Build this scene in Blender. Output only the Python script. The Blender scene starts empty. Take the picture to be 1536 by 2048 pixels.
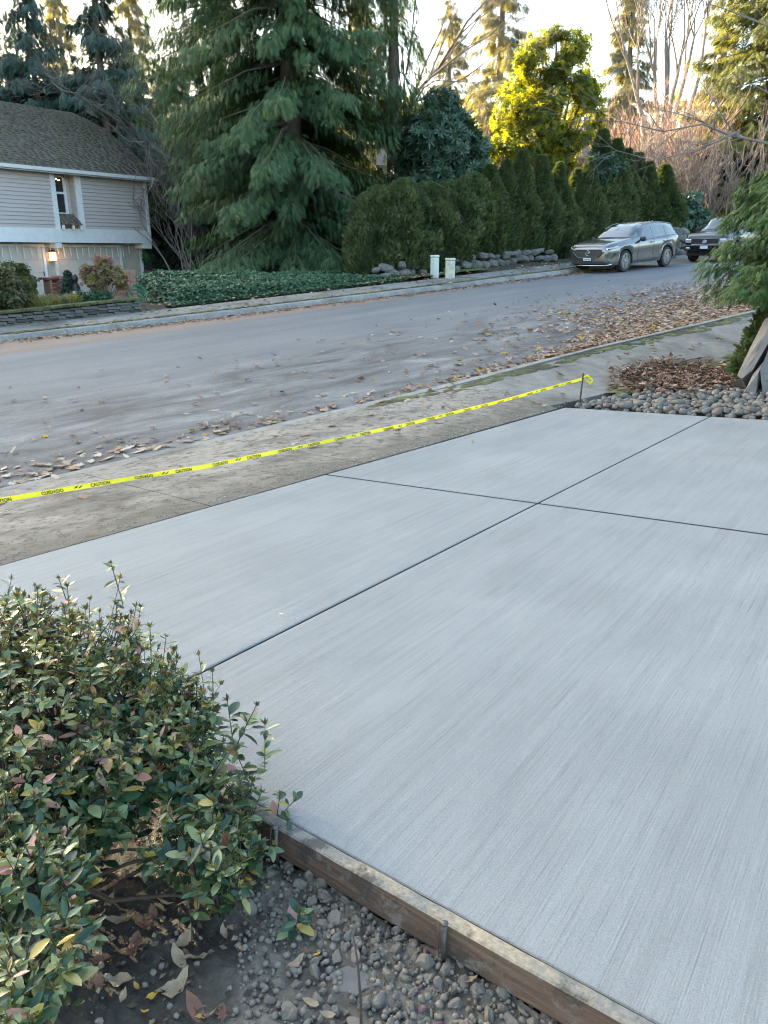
import bpy, math, random
import numpy as np
from mathutils import Vector, Matrix, Euler
import mathutils.noise as mnoise
random.seed(7); RNG = np.random.default_rng(7)
SC = bpy.context.scene
COL = SC.collection
# ---------------------------------------------------------------- camera, sky, sun, exposure
F = 1540.0; TH = math.radians(18.7); CH = 1.5
cam_data = bpy.data.cameras.new('camera')
cam = bpy.data.objects.new('camera', cam_data); COL.objects.link(cam)
cam.location = (0, 0, CH); cam.rotation_euler = (math.pi/2 - TH, 0, 0)
cam_data.sensor_fit = 'VERTICAL'; cam_data.sensor_height = 24.0; cam_data.lens = F/2048*24.0
cam_data.clip_start = 0.05; cam_data.clip_end = 2000
SC.camera = cam
SUN_AZ = math.radians(-50); SUN_EL = math.radians(16)      # azimuth from +Y, positive to the right
world = bpy.data.worlds.new('World'); SC.world = world; world.use_nodes = True
wn = world.node_tree; wn.nodes.clear()
sky = wn.nodes.new('ShaderNodeTexSky'); sky.sky_type = 'NISHITA'; sky.sun_disc = False
sky.sun_elevation = SUN_EL; sky.sun_rotation = SUN_AZ
sky.air_density = 1.0; sky.dust_density = 3.5; sky.ozone_density = 0.6; sky.altitude = 50
bg = wn.nodes.new('ShaderNodeBackground'); bg.inputs['Strength'].default_value = 0.15
wo = wn.nodes.new('ShaderNodeOutputWorld')
wmx = wn.nodes.new('ShaderNodeMix'); wmx.data_type = 'RGBA'; wmx.blend_type = 'MULTIPLY'; wmx.inputs[0].default_value = 1; wmx.inputs[7].default_value = (.955, 1.0, .965, 1)   # white balance tint multiplied into the sky colour
wn.links.new(sky.outputs[0], wmx.inputs[6]); wn.links.new(wmx.outputs[2], bg.inputs[0]); wn.links.new(bg.outputs[0], wo.inputs[0])
sl = bpy.data.lights.new('sun', 'SUN'); sl.energy = 5.0; sl.angle = math.radians(0.5); sl.color = (1.0, 0.83, 0.52)
sun = bpy.data.objects.new('sun', sl); COL.objects.link(sun)
sd = Vector((math.sin(SUN_AZ)*math.cos(SUN_EL), math.cos(SUN_AZ)*math.cos(SUN_EL), math.sin(SUN_EL)))
sun.rotation_euler = sd.to_track_quat('Z', 'Y').to_euler(); sun.location = (0, 0, 60)
SC.view_settings.view_transform = 'Standard'; SC.view_settings.look = 'None'
SC.view_settings.exposure = 2.75; SC.view_settings.gamma = 1; SC.view_settings.use_curve_mapping = False
SC.cycles.max_bounces = 6; SC.cycles.transparent_max_bounces = 8
SC.cycles.diffuse_bounces = 3; SC.cycles.glossy_bounces = 2; SC.cycles.transmission_bounces = 4
SC.cycles.use_denoising = True; SC.cycles.filter_width = 1.15; SC.render.filter_size = 1.15

# ---------------------------------------------------------------- measuring helpers
def ray(px, py):
    a = px-768.0; b = 1024.0-py
    return np.array([a, F*math.cos(TH)+b*math.sin(TH), b*math.cos(TH)-F*math.sin(TH)])
def at(px, py, Y):
    r = ray(px, py); s = Y/r[1]; return Vector((r[0]*s, Y, CH+r[2]*s))
def proj(x, y, z):
    z = z-CH; d = y*math.cos(TH)-z*math.sin(TH); up = z*math.cos(TH)+y*math.sin(TH)
    return (768+F*x/d, 1024-F*up/d)
def solve(px, py, f):
    r = ray(px, py); S_ = 1e-4*1.02**np.arange(400)
    for _ in range(3):
        g = CH+r[2]*S_-f(r[0]*S_, r[1]*S_); k = int(np.argmax(g <= 0))
        S_ = np.linspace(S_[max(k-1, 0)], S_[k], 40)
    s = float(S_[-1]+S_[0])/2
    return Vector((r[0]*s, r[1]*s, CH+r[2]*s))
# the street climbs to the right; u runs along it, v across it
UX, UY = .788, .616
_uu = np.arange(-120, 260, .5)
_rr = np.interp(_uu, [-120, -80, -40, -10, 0, 20, 24.4, 27.2, 33, 45, 70, 120, 260], [-5, -4.5, -3.3, -1.65, -.99, .454, .75, .91, 1.12, 1.42, 1.9, 2.6, 3.2])
_rr[3:-3] = np.convolve(_rr, np.ones(7)/7, 'valid')
def Rd(u): return np.interp(u, _uu, _rr)
def uv(x, y): return UX*x+UY*y, -UY*x+UX*y
def xy(u, v): return UX*u-UY*v, UY*u+UX*v
def vnear(u): return 8.62+0*u
def vfar(u): return np.interp(u, [-60, 4.5, 6.9, 9.5, 13.4, 18, 23.4, 28, 33, 60], [22.3, 21.5, 20.9, 20.5, 20.06, 19.55, 19.3, 19.7, 20.9, 30])
def sstep(a, b, x):
    t = np.clip((x-a)/(b-a), 0, 1); return t*t*(3-2*t)
def Dv(x, y):   # the driveway's own plane, and the yard that continues it
    w = (x-2.45)*.61+(y-10.31)*.786
    return .015*np.clip(x, -12, 30)-.052*np.clip(y, -8, 14) + .085*np.clip(w, 0, 40)
def vedge(u): return 4.45+.2585*np.clip(u, -8, 9)+0*u
def Zs(x, y):
    x = np.asarray(x, float); y = np.asarray(y, float)
    u, v = uv(x, y); R = Rd(u); vn = vnear(u); vf = vfar(u); ve = vedge(u)
    kerb_n = R+np.interp(u, [2, 8, 11], [.025, .05, .11])
    ex, ey = xy(u, ve)
    t = np.clip((v-ve)/(vn-.12-ve), 0, 1)
    near = np.where(v < ve, Dv(x, y), (1-t)*Dv(ex, ey)+t*kerb_n)
    near = near + (R-kerb_n)*sstep(vn-.12, vn, v)
    sw = R+.14*sstep(vf, vf+.12, v)+.03*np.clip(v-vf, 0, 2.6)
    T = np.interp(u, [-20, 12, 16, 20, 26, 40, 80], [-1.2, -.45, -.3, .45, 1.3, 2.0, 3.0])
    k = sstep(vf+2.6, vf+15, v)
    far = (1-k)*sw+k*T
    return np.where(v < vn, near, np.where(v < vf, R, far))
def hit(px, py, off=0.0):
    return solve(px, py, lambda x, y: Zs(x, y)+off)

# ---------------------------------------------------------------- object helpers
def tag(o, label=None, cat=None, group=None, kind=None, category=None):
    cat = cat or category
    if label: o['label'] = label
    if cat: o['category'] = cat
    if group: o['group'] = group
    if kind: o['kind'] = kind
    return o
def empty(name, loc=(0, 0, 0), rz=0.0, **k):
    o = bpy.data.objects.new(name, None); COL.objects.link(o)
    o.location = loc; o.rotation_euler = (0, 0, rz); o.empty_display_size = .2
    return tag(o, **k)
def link(name, me, mats=None, parent=None, loc=None, smooth=None, **k):
    o = bpy.data.objects.new(name, me); COL.objects.link(o)
    if mats is not None and len(me.materials) == 0:
        for m in (mats if isinstance(mats, (list, tuple)) else [mats]): me.materials.append(m)
    if smooth is not None: me.polygons.foreach_set('use_smooth', [smooth]*len(me.polygons))
    if parent is not None: o.parent = parent
    if loc is not None: o.location = loc
    return tag(o, **k)
def npmesh(name, V, Fc, tint=None, matidx=None):
    """V (n,3); Fc (m,k) faces all of k corners"""
    V = np.asarray(V, np.float32); Fc = np.asarray(Fc, np.int32)
    me = bpy.data.meshes.new(name)
    me.vertices.add(len(V)); me.vertices.foreach_set('co', V.ravel())
    m, k = Fc.shape
    me.loops.add(m*k); me.loops.foreach_set('vertex_index', Fc.ravel())
    me.polygons.add(m); me.polygons.foreach_set('loop_start', np.arange(0, m*k, k, dtype=np.int32))
    try: me.polygons.foreach_set('loop_total', np.full(m, k, np.int32))
    except Exception: pass
    if matidx is not None: me.polygons.foreach_set('material_index', np.asarray(matidx, np.int32))
    me.update(calc_edges=True)
    if tint is not None:
        a = me.attributes.new('tint', 'FLOAT', 'POINT'); a.data.foreach_set('value', np.asarray(tint, np.float32))
    return me
def pymesh(name, V, Fc):
    me = bpy.data.meshes.new(name); me.from_pydata([tuple(v) for v in V], [], [tuple(f) for f in Fc]); me.update(); return me
class MB:
    """collects shapes and links them as one mesh"""
    def __init__(s): s.V = []; s.F = []
    def add(s, V, Fc):
        n = len(s.V); s.V += [tuple(v) for v in V]; s.F += [tuple(i+n for i in f) for f in Fc]; return s
    def box(s, a, b, M=None):
        x0, y0, z0 = a; x1, y1, z1 = b
        V = [Vector(p) for p in ((x0, y0, z0), (x1, y0, z0), (x1, y1, z0), (x0, y1, z0), (x0, y0, z1), (x1, y0, z1), (x1, y1, z1), (x0, y1, z1))]
        if M is not None: V = [M@p for p in V]
        return s.add(V, [(0, 3, 2, 1), (4, 5, 6, 7), (0, 1, 5, 4), (1, 2, 6, 5), (2, 3, 7, 6), (3, 0, 4, 7)])
    def tube(s, P, R, n=8, cap=True):
        P = [Vector(p) for p in P]
        if not isinstance(R, (list, tuple)): R = [R]*len(P)
        V = []; up = None
        for i, p in enumerate(P):
            d = (P[min(i+1, len(P)-1)]-P[max(i-1, 0)]).normalized()
            if up is None: up = d.orthogonal().normalized()
            a = (up-d*up.dot(d)).normalized(); up = a; b = d.cross(a)
            for k in range(n):
                t = 2*math.pi*k/n; V.append(p+(a*math.cos(t)+b*math.sin(t))*R[i])
        Fc = [(i*n+k, i*n+(k+1) % n, (i+1)*n+(k+1) % n, (i+1)*n+k) for i in range(len(P)-1) for k in range(n)]
        if cap: Fc += [tuple(range(n-1, -1, -1)), tuple((len(P)-1)*n+k for k in range(n))]
        return s.add(V, Fc)
    def lathe(s, prof, n=16, c=(0, 0, 0)):
        V = [(c[0]+r*math.cos(2*math.pi*k/n), c[1]+r*math.sin(2*math.pi*k/n), c[2]+z) for r, z in prof for k in range(n)]
        Fc = [(i*n+k, i*n+(k+1) % n, (i+1)*n+(k+1) % n, (i+1)*n+k) for i in range(len(prof)-1) for k in range(n)]
        Fc += [tuple(range(n-1, -1, -1)), tuple((len(prof)-1)*n+k for k in range(n))]
        return s.add(V, Fc)
    def prism(s, poly, z0, z1):
        n = len(poly)
        V = [(p[0], p[1], z0) for p in poly]+[(p[0], p[1], z1) for p in poly]
        return s.add(V, [tuple(range(n-1, -1, -1)), tuple(range(n, 2*n))]+[(i, (i+1) % n, n+(i+1) % n, n+i) for i in range(n)])
    def build(s, name, mat, parent=None, smooth=False, bevel=0, loc=None, **k):
        me = pymesh(name, s.V, s.F)
        o = link(name, me, mat, parent, loc, smooth, **k)
        if bevel:
            b = o.modifiers.new('bevel', 'BEVEL'); b.width = bevel; b.segments = 2; b.limit_method = 'ANGLE'; b.angle_limit = math.radians(40)
        return o

# ---------------------------------------------------------------- materials
def nmat(name):
    m = bpy.data.materials.new(name); m.use_nodes = True
    nt = m.node_tree; b = nt.nodes['Principled BSDF']; return m, nt, b
def N(nt, t, **k):
    n = nt.nodes.new(t)
    for a, v in k.items():
        if a in n.inputs: n.inputs[a].default_value = v
        else: setattr(n, a, v)
    return n
def L(nt, a, b): nt.links.new(a, b)
def ramp(nt, fac, stops, interp='LINEAR'):
    r = nt.nodes.new('ShaderNodeValToRGB'); e = r.color_ramp; e.interpolation = interp
    while len(e.elements) < len(stops): e.elements.new(.5)
    for q, (p, c) in zip(e.elements, stops):
        q.position = p; q.color = (c[0], c[1], c[2], 1) if hasattr(c, '__len__') else (c, c, c, 1)
    L(nt, fac, r.inputs[0]); return r.outputs[0]
def coord(nt, scale=(1, 1, 1), rot=(0, 0, 0), out='Object'):
    tc = nt.nodes.new('ShaderNodeTexCoord'); mp = nt.nodes.new('ShaderNodeMapping')
    mp.inputs['Scale'].default_value = scale; mp.inputs['Rotation'].default_value = rot
    if out == 'Position':
        g = nt.nodes.new('ShaderNodeNewGeometry'); L(nt, g.outputs['Position'], mp.inputs[0])
    else: L(nt, tc.outputs[out], mp.inputs[0])
    return mp.outputs[0]
def noise(nt, vec, scale, detail=4, rough=.6, dist=0):
    n = N(nt, 'ShaderNodeTexNoise', Scale=scale, Detail=detail, Roughness=rough, Distortion=dist)
    L(nt, vec, n.inputs['Vector']); return n.outputs[0]
def mixc(nt, fac, a, b, mode='MIX'):
    m = nt.nodes.new('ShaderNodeMix'); m.data_type = 'RGBA'; m.blend_type = mode
    for s, v in ((m.inputs[0], fac), (m.inputs[6], a), (m.inputs[7], b)):
        if hasattr(v, 'links') or isinstance(v, bpy.types.NodeSocket): L(nt, v, s)
        elif hasattr(v, '__len__'): s.default_value = (v[0], v[1], v[2], 1)
        else: s.default_value = v
    return m.outputs[2]
def math_(nt, op, a, b=0.5, clamp=False):
    m = nt.nodes.new('ShaderNodeMath'); m.operation = op; m.use_clamp = clamp
    for s, v in ((m.inputs[0], a), (m.inputs[1], b)):
        if isinstance(v, bpy.types.NodeSocket): L(nt, v, s)
        else: s.default_value = v
    return m.outputs[0]
def bump(nt, b, h, strength=.3, dist=.01):
    n = N(nt, 'ShaderNodeBump', Strength=strength, Distance=dist); L(nt, h, n.inputs['Height']); L(nt, n.outputs[0], b.inputs['Normal'])
def simple(name, c0, c1=None, scale=6, rough=.7, metal=0, bmp=.0, bd=.01, detail=5, stretch=(1, 1, 1), spec=None, coat=0):
    m, nt, b = nmat(name); c1 = c1 or tuple(x*.8 for x in c0)
    v = coord(nt, stretch); n = noise(nt, v, scale, detail)
    L(nt, ramp(nt, n, [(.35, c0), (.65, c1)]), b.inputs['Base Color'])
    b.inputs['Roughness'].default_value = rough; b.inputs['Metallic'].default_value = metal
    if spec is not None: b.inputs['Specular IOR Level'].default_value = spec
    if coat: b.inputs['Coat Weight'].default_value = coat
    if bmp: bump(nt, b, n, bmp, bd)
    return m
def leafmat(name, stops, rough=.5, trans=.35, spec=.5, objrand=False, interp='LINEAR', tcol=1.3):
    """foliage: colour from the per-leaf tint, light passes through"""
    m, nt, b = nmat(name)
    at_ = nt.nodes.new('ShaderNodeAttribute'); at_.attribute_name = 'tint'; f = at_.outputs['Fac']
    if objrand:
        oi = nt.nodes.new('ShaderNodeObjectInfo'); f = math_(nt, 'ADD', f, oi.outputs['Random'])
    c = ramp(nt, f, stops, interp)
    n = noise(nt, coord(nt, out='Object'), 60, 2)
    c = mixc(nt, .5, c, ramp(nt, n, [(.3, (.6, .6, .6)), (.7, (1.25, 1.25, 1.2))]), 'MULTIPLY')
    L(nt, c, b.inputs['Base Color']); b.inputs['Roughness'].default_value = rough
    b.inputs['Specular IOR Level'].default_value = spec
    if trans > 0:
        t = nt.nodes.new('ShaderNodeBsdfTranslucent'); mx = nt.nodes.new('ShaderNodeMixShader'); mx.inputs[0].default_value = trans
        L(nt, mixc(nt, 1, c, (tcol*1.1, tcol, .5), 'MULTIPLY'), t.inputs[0])
        out = nt.nodes['Material Output']; L(nt, b.outputs[0], mx.inputs[1]); L(nt, t.outputs[0], mx.inputs[2]); L(nt, mx.outputs[0], out.inputs[0])
    return m
white_paint = simple('white_paint', (.72, .72, .72), (.62, .62, .61), 3, .5)
dark_metal = simple('dark_metal', (.03, .03, .03), (.05, .045, .04), 30, .5, .6)
bark = simple('bark', (.09, .07, .055), (.16, .13, .10), 18, .9, bmp=.6, bd=.03, stretch=(1, 1, .2))
bark_grey = simple('bark_grey', (.16, .14, .13), (.09, .08, .07), 10, .9, bmp=.4, bd=.02, stretch=(1, 1, .3))
bark_moss = simple('mossy_bark', (.11, .09, .06), (.10, .12, .04), 6, .95, bmp=.5, bd=.02)
twig_mat = simple('twigs', (.13, .09, .07), (.08, .06, .05), 30, .8)
# ================================================================ GROUND, ROAD, SIDEWALKS, DRIVEWAY
def grid_surface(name, us, vs, off, mat, uvspace=True, **k):
    U, V = np.meshgrid(us, vs, indexing='ij')
    if uvspace: X, Y = xy(U, V)
    else: X, Y = U, V
    Z = Zs(X, Y)+off(U, V) if callable(off) else Zs(X, Y)+off
    P = np.stack([X, Y, Z], -1).reshape(-1, 3); n, m = U.shape
    i = np.arange((n-1)*(m-1)); a = (i//(m-1))*m+i % (m-1)
    q = np.stack([a, a+m, a+m+1, a+1], 1)
    return link(name, npmesh(name, P, q), mat, smooth=True, **k)
# --- ground materials
def m_ground():
    m, nt, b = nmat('ground_soil'); v = coord(nt, out='Position')
    n = noise(nt, v, 1.3, 6); n2 = noise(nt, v, 14, 5)
    c = ramp(nt, n, [(.35, (.035, .045, .02)), (.5, (.06, .05, .03)), (.65, (.09, .065, .04))])
    c = mixc(nt, .6, c, ramp(nt, n2, [(.35, (.5, .5, .5)), (.65, (1.5, 1.4, 1.3))]), 'MULTIPLY')
    L(nt, c, b.inputs['Base Color']); b.inputs['Roughness'].default_value = .95; bump(nt, b, n2, .8, .05); return m
ground_mat = m_ground()
def m_asphalt():
    m, nt, b = nmat('worn_asphalt'); v = coord(nt, out='Position')
    rot = math.atan2(UY, UX)
    vs_ = nt.nodes.new('ShaderNodeVectorRotate'); vs_.rotation_type = 'Z_AXIS'; vs_.inputs['Angle'].default_value = -rot; L(nt, v, vs_.inputs[0])
    mp = N(nt, 'ShaderNodeMapping'); mp.inputs['Scale'].default_value = (.42, 1, 1); L(nt, vs_.outputs[0], mp.inputs[0]); st = mp.outputs[0]
    fine = noise(nt, v, 160, 3, .7); mid = noise(nt, v, 22, 5, .7); big = noise(nt, st, .55, 5, .6, .4); patch = noise(nt, st, 1.6, 6, .65, .6)
    sp = nt.nodes.new('ShaderNodeSeparateXYZ'); L(nt, vs_.outputs[0], sp.inputs[0]); vv = sp.outputs[1]
    c = ramp(nt, big, [(.36, (.112, .119, .129)), (.5, (.130, .137, .146)), (.64, (.146, .152, .158))])
    # dusty, leaf-stained strip along the near gutter
    dn = math_(nt, 'ADD', vv, math_(nt, 'MULTIPLY', patch, 6.0))
    f = nt.nodes.new('ShaderNodeMapRange'); f.inputs[1].default_value = 18.0; f.inputs[2].default_value = 14.0; L(nt, dn, f.inputs[0])
    dust = ramp(nt, patch, [(.36, (.060, .060, .062)), (.46, (.098, .098, .100)), (.55, (.132, .134, .136)), (.63, (.188, .188, .187)), (.72, (.265, .263, .258))])
    c = mixc(nt, f.outputs[0], c, dust)
    f2 = nt.nodes.new('ShaderNodeMapRange'); f2.inputs[1].default_value = 19.0; f2.inputs[2].default_value = 19.8; L(nt, math_(nt, 'ADD', vv, math_(nt, 'MULTIPLY', mid, .8)), f2.inputs[0])
    c = mixc(nt, math_(nt, 'MULTIPLY', f2.outputs[0], .9), c, mixc(nt, mid, (.15, .10, .075), (.26, .19, .15)))
    # faint wheel tracks and long tar lines
    wv = N(nt, 'ShaderNodeTexNoise', Scale=.9, Detail=3.0); mp2 = N(nt, 'ShaderNodeMapping'); mp2.inputs['Scale'].default_value = (.02, 1.6, 1); L(nt, vs_.outputs[0], mp2.inputs[0]); L(nt, mp2.outputs[0], wv.inputs[0])
    c = mixc(nt, .8, c, ramp(nt, wv.outputs[0], [(.3, (.82, .82, .84)), (.7, (1.12, 1.12, 1.1))]), 'MULTIPLY')
    c = mixc(nt, .8, c, ramp(nt, mid, [(.3, (.8, .8, .8)), (.7, (1.16, 1.15, 1.14))]), 'MULTIPLY')
    c = mixc(nt, 1, c, ramp(nt, fine, [(.3, (.65, .65, .65)), (.7, (1.35, 1.35, 1.35))]), 'MULTIPLY')
    agg = noise(nt, v, 46, 3, .8); c = mixc(nt, .9, c, ramp(nt, agg, [(.34, (.78, .78, .79)), (.5, (1, 1, 1)), (.66, (1.25, 1.24, 1.22))]), 'MULTIPLY')
    # cracks
    vo = N(nt, 'ShaderNodeTexVoronoi', Scale=.3); vo.feature = 'DISTANCE_TO_EDGE'
    wob = mixc(nt, .12, vs_.outputs[0], N(nt, 'ShaderNodeTexNoise', Scale=1.5).outputs[1]); L(nt, wob, vo.inputs[0])
    cr = ramp(nt, vo.outputs[0], [(.0, .6), (.004, 1.0)])
    c = mixc(nt, .3, c, cr, 'MULTIPLY')
    L(nt, c, b.inputs['Base Color']); b.inputs['Roughness'].default_value = .82
    h = math_(nt, 'ADD', fine, math_(nt, 'MULTIPLY', mid, .6)); bump(nt, b, h, .7, .006); return m
def m_oldconc(name, base, stain, moss, mud):
    m, nt, b = nmat(name); v = coord(nt, out='Position')
    big = noise(nt, v, .9, 6, .62, .5); mid = noise(nt, v, 7, 6, .65); fine = noise(nt, v, 180, 3, .7)
    c = ramp(nt, big, [(.36, stain), (.5, base), (.66, tuple(x*1.18 for x in base))])
    c = mixc(nt, .85, c, ramp(nt, mid, [(.3, (.72, .72, .7)), (.68, (1.22, 1.2, 1.17))]), 'MULTIPLY')
    sp = N(nt, 'ShaderNodeTexVoronoi', Scale=26.0); L(nt, v, sp.inputs[0])
    n3 = noise(nt, v, 2.7, 5, .7)
    if mud:
        vr = nt.nodes.new('ShaderNodeVectorRotate'); vr.rotation_type = 'Z_AXIS'; vr.inputs['Angle'].default_value = -math.atan2(UY, UX); L(nt, v, vr.inputs[0])
        s = nt.nodes.new('ShaderNodeSeparateXYZ'); L(nt, vr.outputs[0], s.inputs[0])
        # mud from the building work lies in a band beside the new slab
        dd = math_(nt, 'SUBTRACT', s.outputs[1], math_(nt, 'MULTIPLY', s.outputs[0], .2585)); dd = math_(nt, 'ADD', dd, math_(nt, 'MULTIPLY', n3, 2.2))
        f = nt.nodes.new('ShaderNodeMapRange'); f.inputs[1].default_value = 6.6; f.inputs[2].default_value = 5.75; L(nt, dd, f.inputs[0])
        c = mixc(nt, math_(nt, 'MULTIPLY', f.outputs[0], .85), c, mixc(nt, mid, (.055, .047, .036), (.115, .10, .08)))
        c = mixc(nt, ramp(nt, noise(nt, v, 9, 6, .75), [(.52, 0.0), (.6, .85)]), c, (.05, .042, .033))
    c = mixc(nt, ramp(nt, n3, [(.58, 0.0), (.7, moss)]), c, (.10, .105, .045))
    c = mixc(nt, 1, c, ramp(nt, fine, [(.3, (.84, .84, .84)), (.7, (1.16, 1.16, 1.16))]), 'MULTIPLY')
    L(nt, c, b.inputs['Base Color']); b.inputs['Roughness'].default_value = .9
    bump(nt, b, math_(nt, 'ADD', fine, mid), .5, .006); return m
def m_newconc():
    m, nt, b = nmat('new_concrete'); v = coord(nt, out='Position')
    ang = math.atan2(.82, .566)
    vr = nt.nodes.new('ShaderNodeVectorRotate'); vr.rotation_type = 'Z_AXIS'; vr.inputs['Angle'].default_value = -ang; L(nt, v, vr.inputs[0])
    wobn = N(nt, 'ShaderNodeTexNoise', Scale=.5, Detail=2.0); L(nt, v, wobn.inputs[0])
    wob = mixc(nt, .04, vr.outputs[0], wobn.outputs[1], 'ADD')
    def st(sx, sy, sc, d=3):
        mp = N(nt, 'ShaderNodeMapping'); mp.inputs['Scale'].default_value = (sx, sy, 1); L(nt, wob, mp.inputs[0]); return noise(nt, mp.outputs[0], sc, d, .65)
    broom = st(2.2, 165, 1.0, 5); broom2 = st(.8, 22, 1.0, 4); big = noise(nt, v, .8, 4, .55, .3); grit = noise(nt, v, 260, 2, .8); mid = st(1.2, 3.0, 1.0, 5)
    c = ramp(nt, big, [(.34, (.196, .204, .206)), (.5, (.212, .220, .222)), (.66, (.228, .236, .237))])
    c = mixc(nt, .9, c, ramp(nt, mid, [(.32, (.92, .92, .92)), (.68, (1.06, 1.06, 1.06))]), 'MULTIPLY')
    c = mixc(nt, .9, c, ramp(nt, broom2, [(.32, (.90, .90, .90)), (.5, (1, 1, 1)), (.68, (1.07, 1.07, 1.07))]), 'MULTIPLY')
    c = mixc(nt, .9, c, ramp(nt, broom, [(.28, (.66, .66, .66)), (.42, (.97, .97, .97)), (.7, (1.08, 1.08, 1.08))]), 'MULTIPLY')
    c = mixc(nt, 1, c, ramp(nt, grit, [(.3, (.78, .78, .78)), (.7, (1.2, 1.2, 1.2))]), 'MULTIPLY')
    pit = N(nt, 'ShaderNodeTexVoronoi', Scale=34.0); L(nt, v, pit.inputs[0])
    c = mixc(nt, ramp(nt, pit.outputs[0], [(.035, .5), (.07, 0.0)]), c, (.16, .16, .16))
    L(nt, c, b.inputs['Base Color']); b.inputs['Roughness'].default_value = .72
    h = math_(nt, 'ADD', broom, math_(nt, 'MULTIPLY', grit, .35)); bump(nt, b, h, .85, .004); return m
asphalt = m_asphalt()
old_conc = m_oldconc('old_sidewalk_concrete', (.215, .195, .17), (.095, .083, .070), .25, True)
old_conc2 = m_oldconc('mossy_sidewalk_concrete', (.17, .165, .155), (.105, .10, .09), .8, False)
kerb_conc = m_oldconc('kerb_concrete', (.20, .20, .19), (.14, .138, .128), .2, False)
new_conc = m_newconc()

# --- ground sheet to the horizon (lies just under the roads and paths)
gx = np.concatenate([np.linspace(-400, -60, 12), np.arange(-56, 72, .8), np.linspace(76, 400, 12)])
gy = np.concatenate([np.linspace(-60, -10, 6), np.arange(-8, 100, .8), np.linspace(104, 700, 14)])
U, V_ = np.meshgrid(gx, gy, indexing='ij')
Zg = Zs(U, V_); gu, gv = uv(U, V_)
Zg = Zg-.14-.05*((gv > vnear(gu)-.5) & (gv < vfar(gu)+.5))
Zg = np.where((gv > vfar(gu)+3.4), Zg+.12, Zg)
P = np.stack([U, V_, Zg], -1).reshape(-1, 3); n_, m_ = U.shape
i_ = np.arange((n_-1)*(m_-1)); a_ = (i_//(m_-1))*m_+i_ % (m_-1)
link('ground', npmesh('ground', P, np.stack([a_, a_+m_, a_+m_+1, a_+1], 1)), ground_mat, smooth=True, kind='structure')

# --- road
ur = np.concatenate([np.arange(-60, -4, 2.0), np.arange(-4, 45, .5), np.arange(45, 110, 3.0)])
def strip(name, us, va, vb, n, off, mat, **k):
    """a sheet between two edges va(u), vb(u)"""
    T = np.linspace(0, 1, n); Uu, Tt = np.meshgrid(us, T, indexing='ij'); Vv = va(Uu)*(1-Tt)+vb(Uu)*Tt
    X, Y = xy(Uu, Vv); Z = Zs(X, Y)+off
    P = np.stack([X, Y, Z], -1).reshape(-1, 3); a, m = Uu.shape
    i = np.arange((a-1)*(m-1)); q = (i//(m-1))*m+i % (m-1)
    return link(name, npmesh(name, P, np.stack([q, q+m, q+m+1, q+1], 1)), mat, smooth=True, **k)
road = strip('road', ur, lambda u: vnear(u)-.02, lambda u: vfar(u)+.02, 24, 0, asphalt, kind='structure')
road['label'] = 'worn blue grey asphalt street climbing to the right'

# --- kerbs in cast lengths, with rounded tops
def kerb_piece(side, u0, u1, mat):
    us = np.linspace(u0+.006, u1-.006, 7)
    vv = vnear(us) if side < 0 else vfar(us)
    x, y = xy(us, vv); R = Rd(us)
    h = np.interp(us, [2, 8, 11], [.025, .05, .11]) if side < 0 else np.full(len(us), .14)
    if side > 0: h = np.where((us > 6) & (us < 10.5), .14, .14)
    prof = [(0.0, -.12), (.0, 0.0), (.05, .45), (.11, .8), (.18, .96), (.26, 1.02), (.30, 1.0), (.30, -.12)]
    V = []
    for i in range(len(us)):
        for d, t in prof:
            vv_ = vv[i]+side*d; X, Y = xy(us[i], vv_)
            V.append((X, Y, R[i]+(h[i]*t+.006 if t >= 0 else t)))
    n = len(prof); Fc = [(i*n+k, i*n+k+1, (i+1)*n+k+1, (i+1)*n+k) for i in range(len(us)-1) for k in range(n-1)]
    Fc += [tuple(range(n)), tuple((len(us)-1)*n+k for k in range(n-1, -1, -1))]
    return pymesh('kerb_stone', V, Fc)
for side, nm, lab in ((-1, 'near_kerb', 'low rolled concrete kerb beside the caution tape and leaf litter'), (1, 'far_kerb', 'pale concrete kerb along the far edge of the street')):
    k_ = empty(nm, kind='structure', label=lab)
    for i in range(-3, 15):
        link('kerb_stone', kerb_piece(side, i*3.05, (i+1)*3.05, kerb_conc), kerb_conc, k_)
# --- sidewalks as cast panels with open joints
def panels(name, us, va, vb, off, mat, label, gap=.012, n=10, rows=6):
    root = empty(name, kind='structure', label=label)
    for a, b in zip(us[:-1], us[1:]):
        uu = np.linspace(a+gap/2, b-gap/2, n); T = np.linspace(0, 1, rows)
        Uu, Tt = np.meshgrid(uu, T, indexing='ij'); Vv = va(Uu)*(1-Tt)+vb(Uu)*Tt
        X, Y = xy(Uu, Vv); Z = Zs(X, Y)+off
        P = np.stack([X, Y, Z], -1).reshape(-1, 3); m = rows
        Fc = [(i*m+j, (i+1)*m+j, (i+1)*m+j+1, i*m+j+1) for i in range(n-1) for j in range(m-1)]
        rim = [i*m for i in range(n)]+[(n-1)*m+j for j in range(1, m)]+[i*m+m-1 for i in range(n-2, -1, -1)]+[j for j in range(m-2, 0, -1)]
        b0 = len(P); P = np.concatenate([P, P[rim]-[0, 0, .09]])
        Fc += [(rim[i], b0+i, b0+(i+1) % len(rim), rim[(i+1) % len(rim)]) for i in range(len(rim))]
        link('concrete_panel', pymesh('concrete_panel', P, Fc), mat, root, smooth=False)
    return root
panels('near_sidewalk', [-8, -5.2, -2.4, .2, 2.35, 4.1, 6.1, 8.1], lambda u: vedge(u)+.05, lambda u: vnear(u)-.31, .004, old_conc, 'dirty tan concrete sidewalk between new driveway and kerb')
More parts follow.
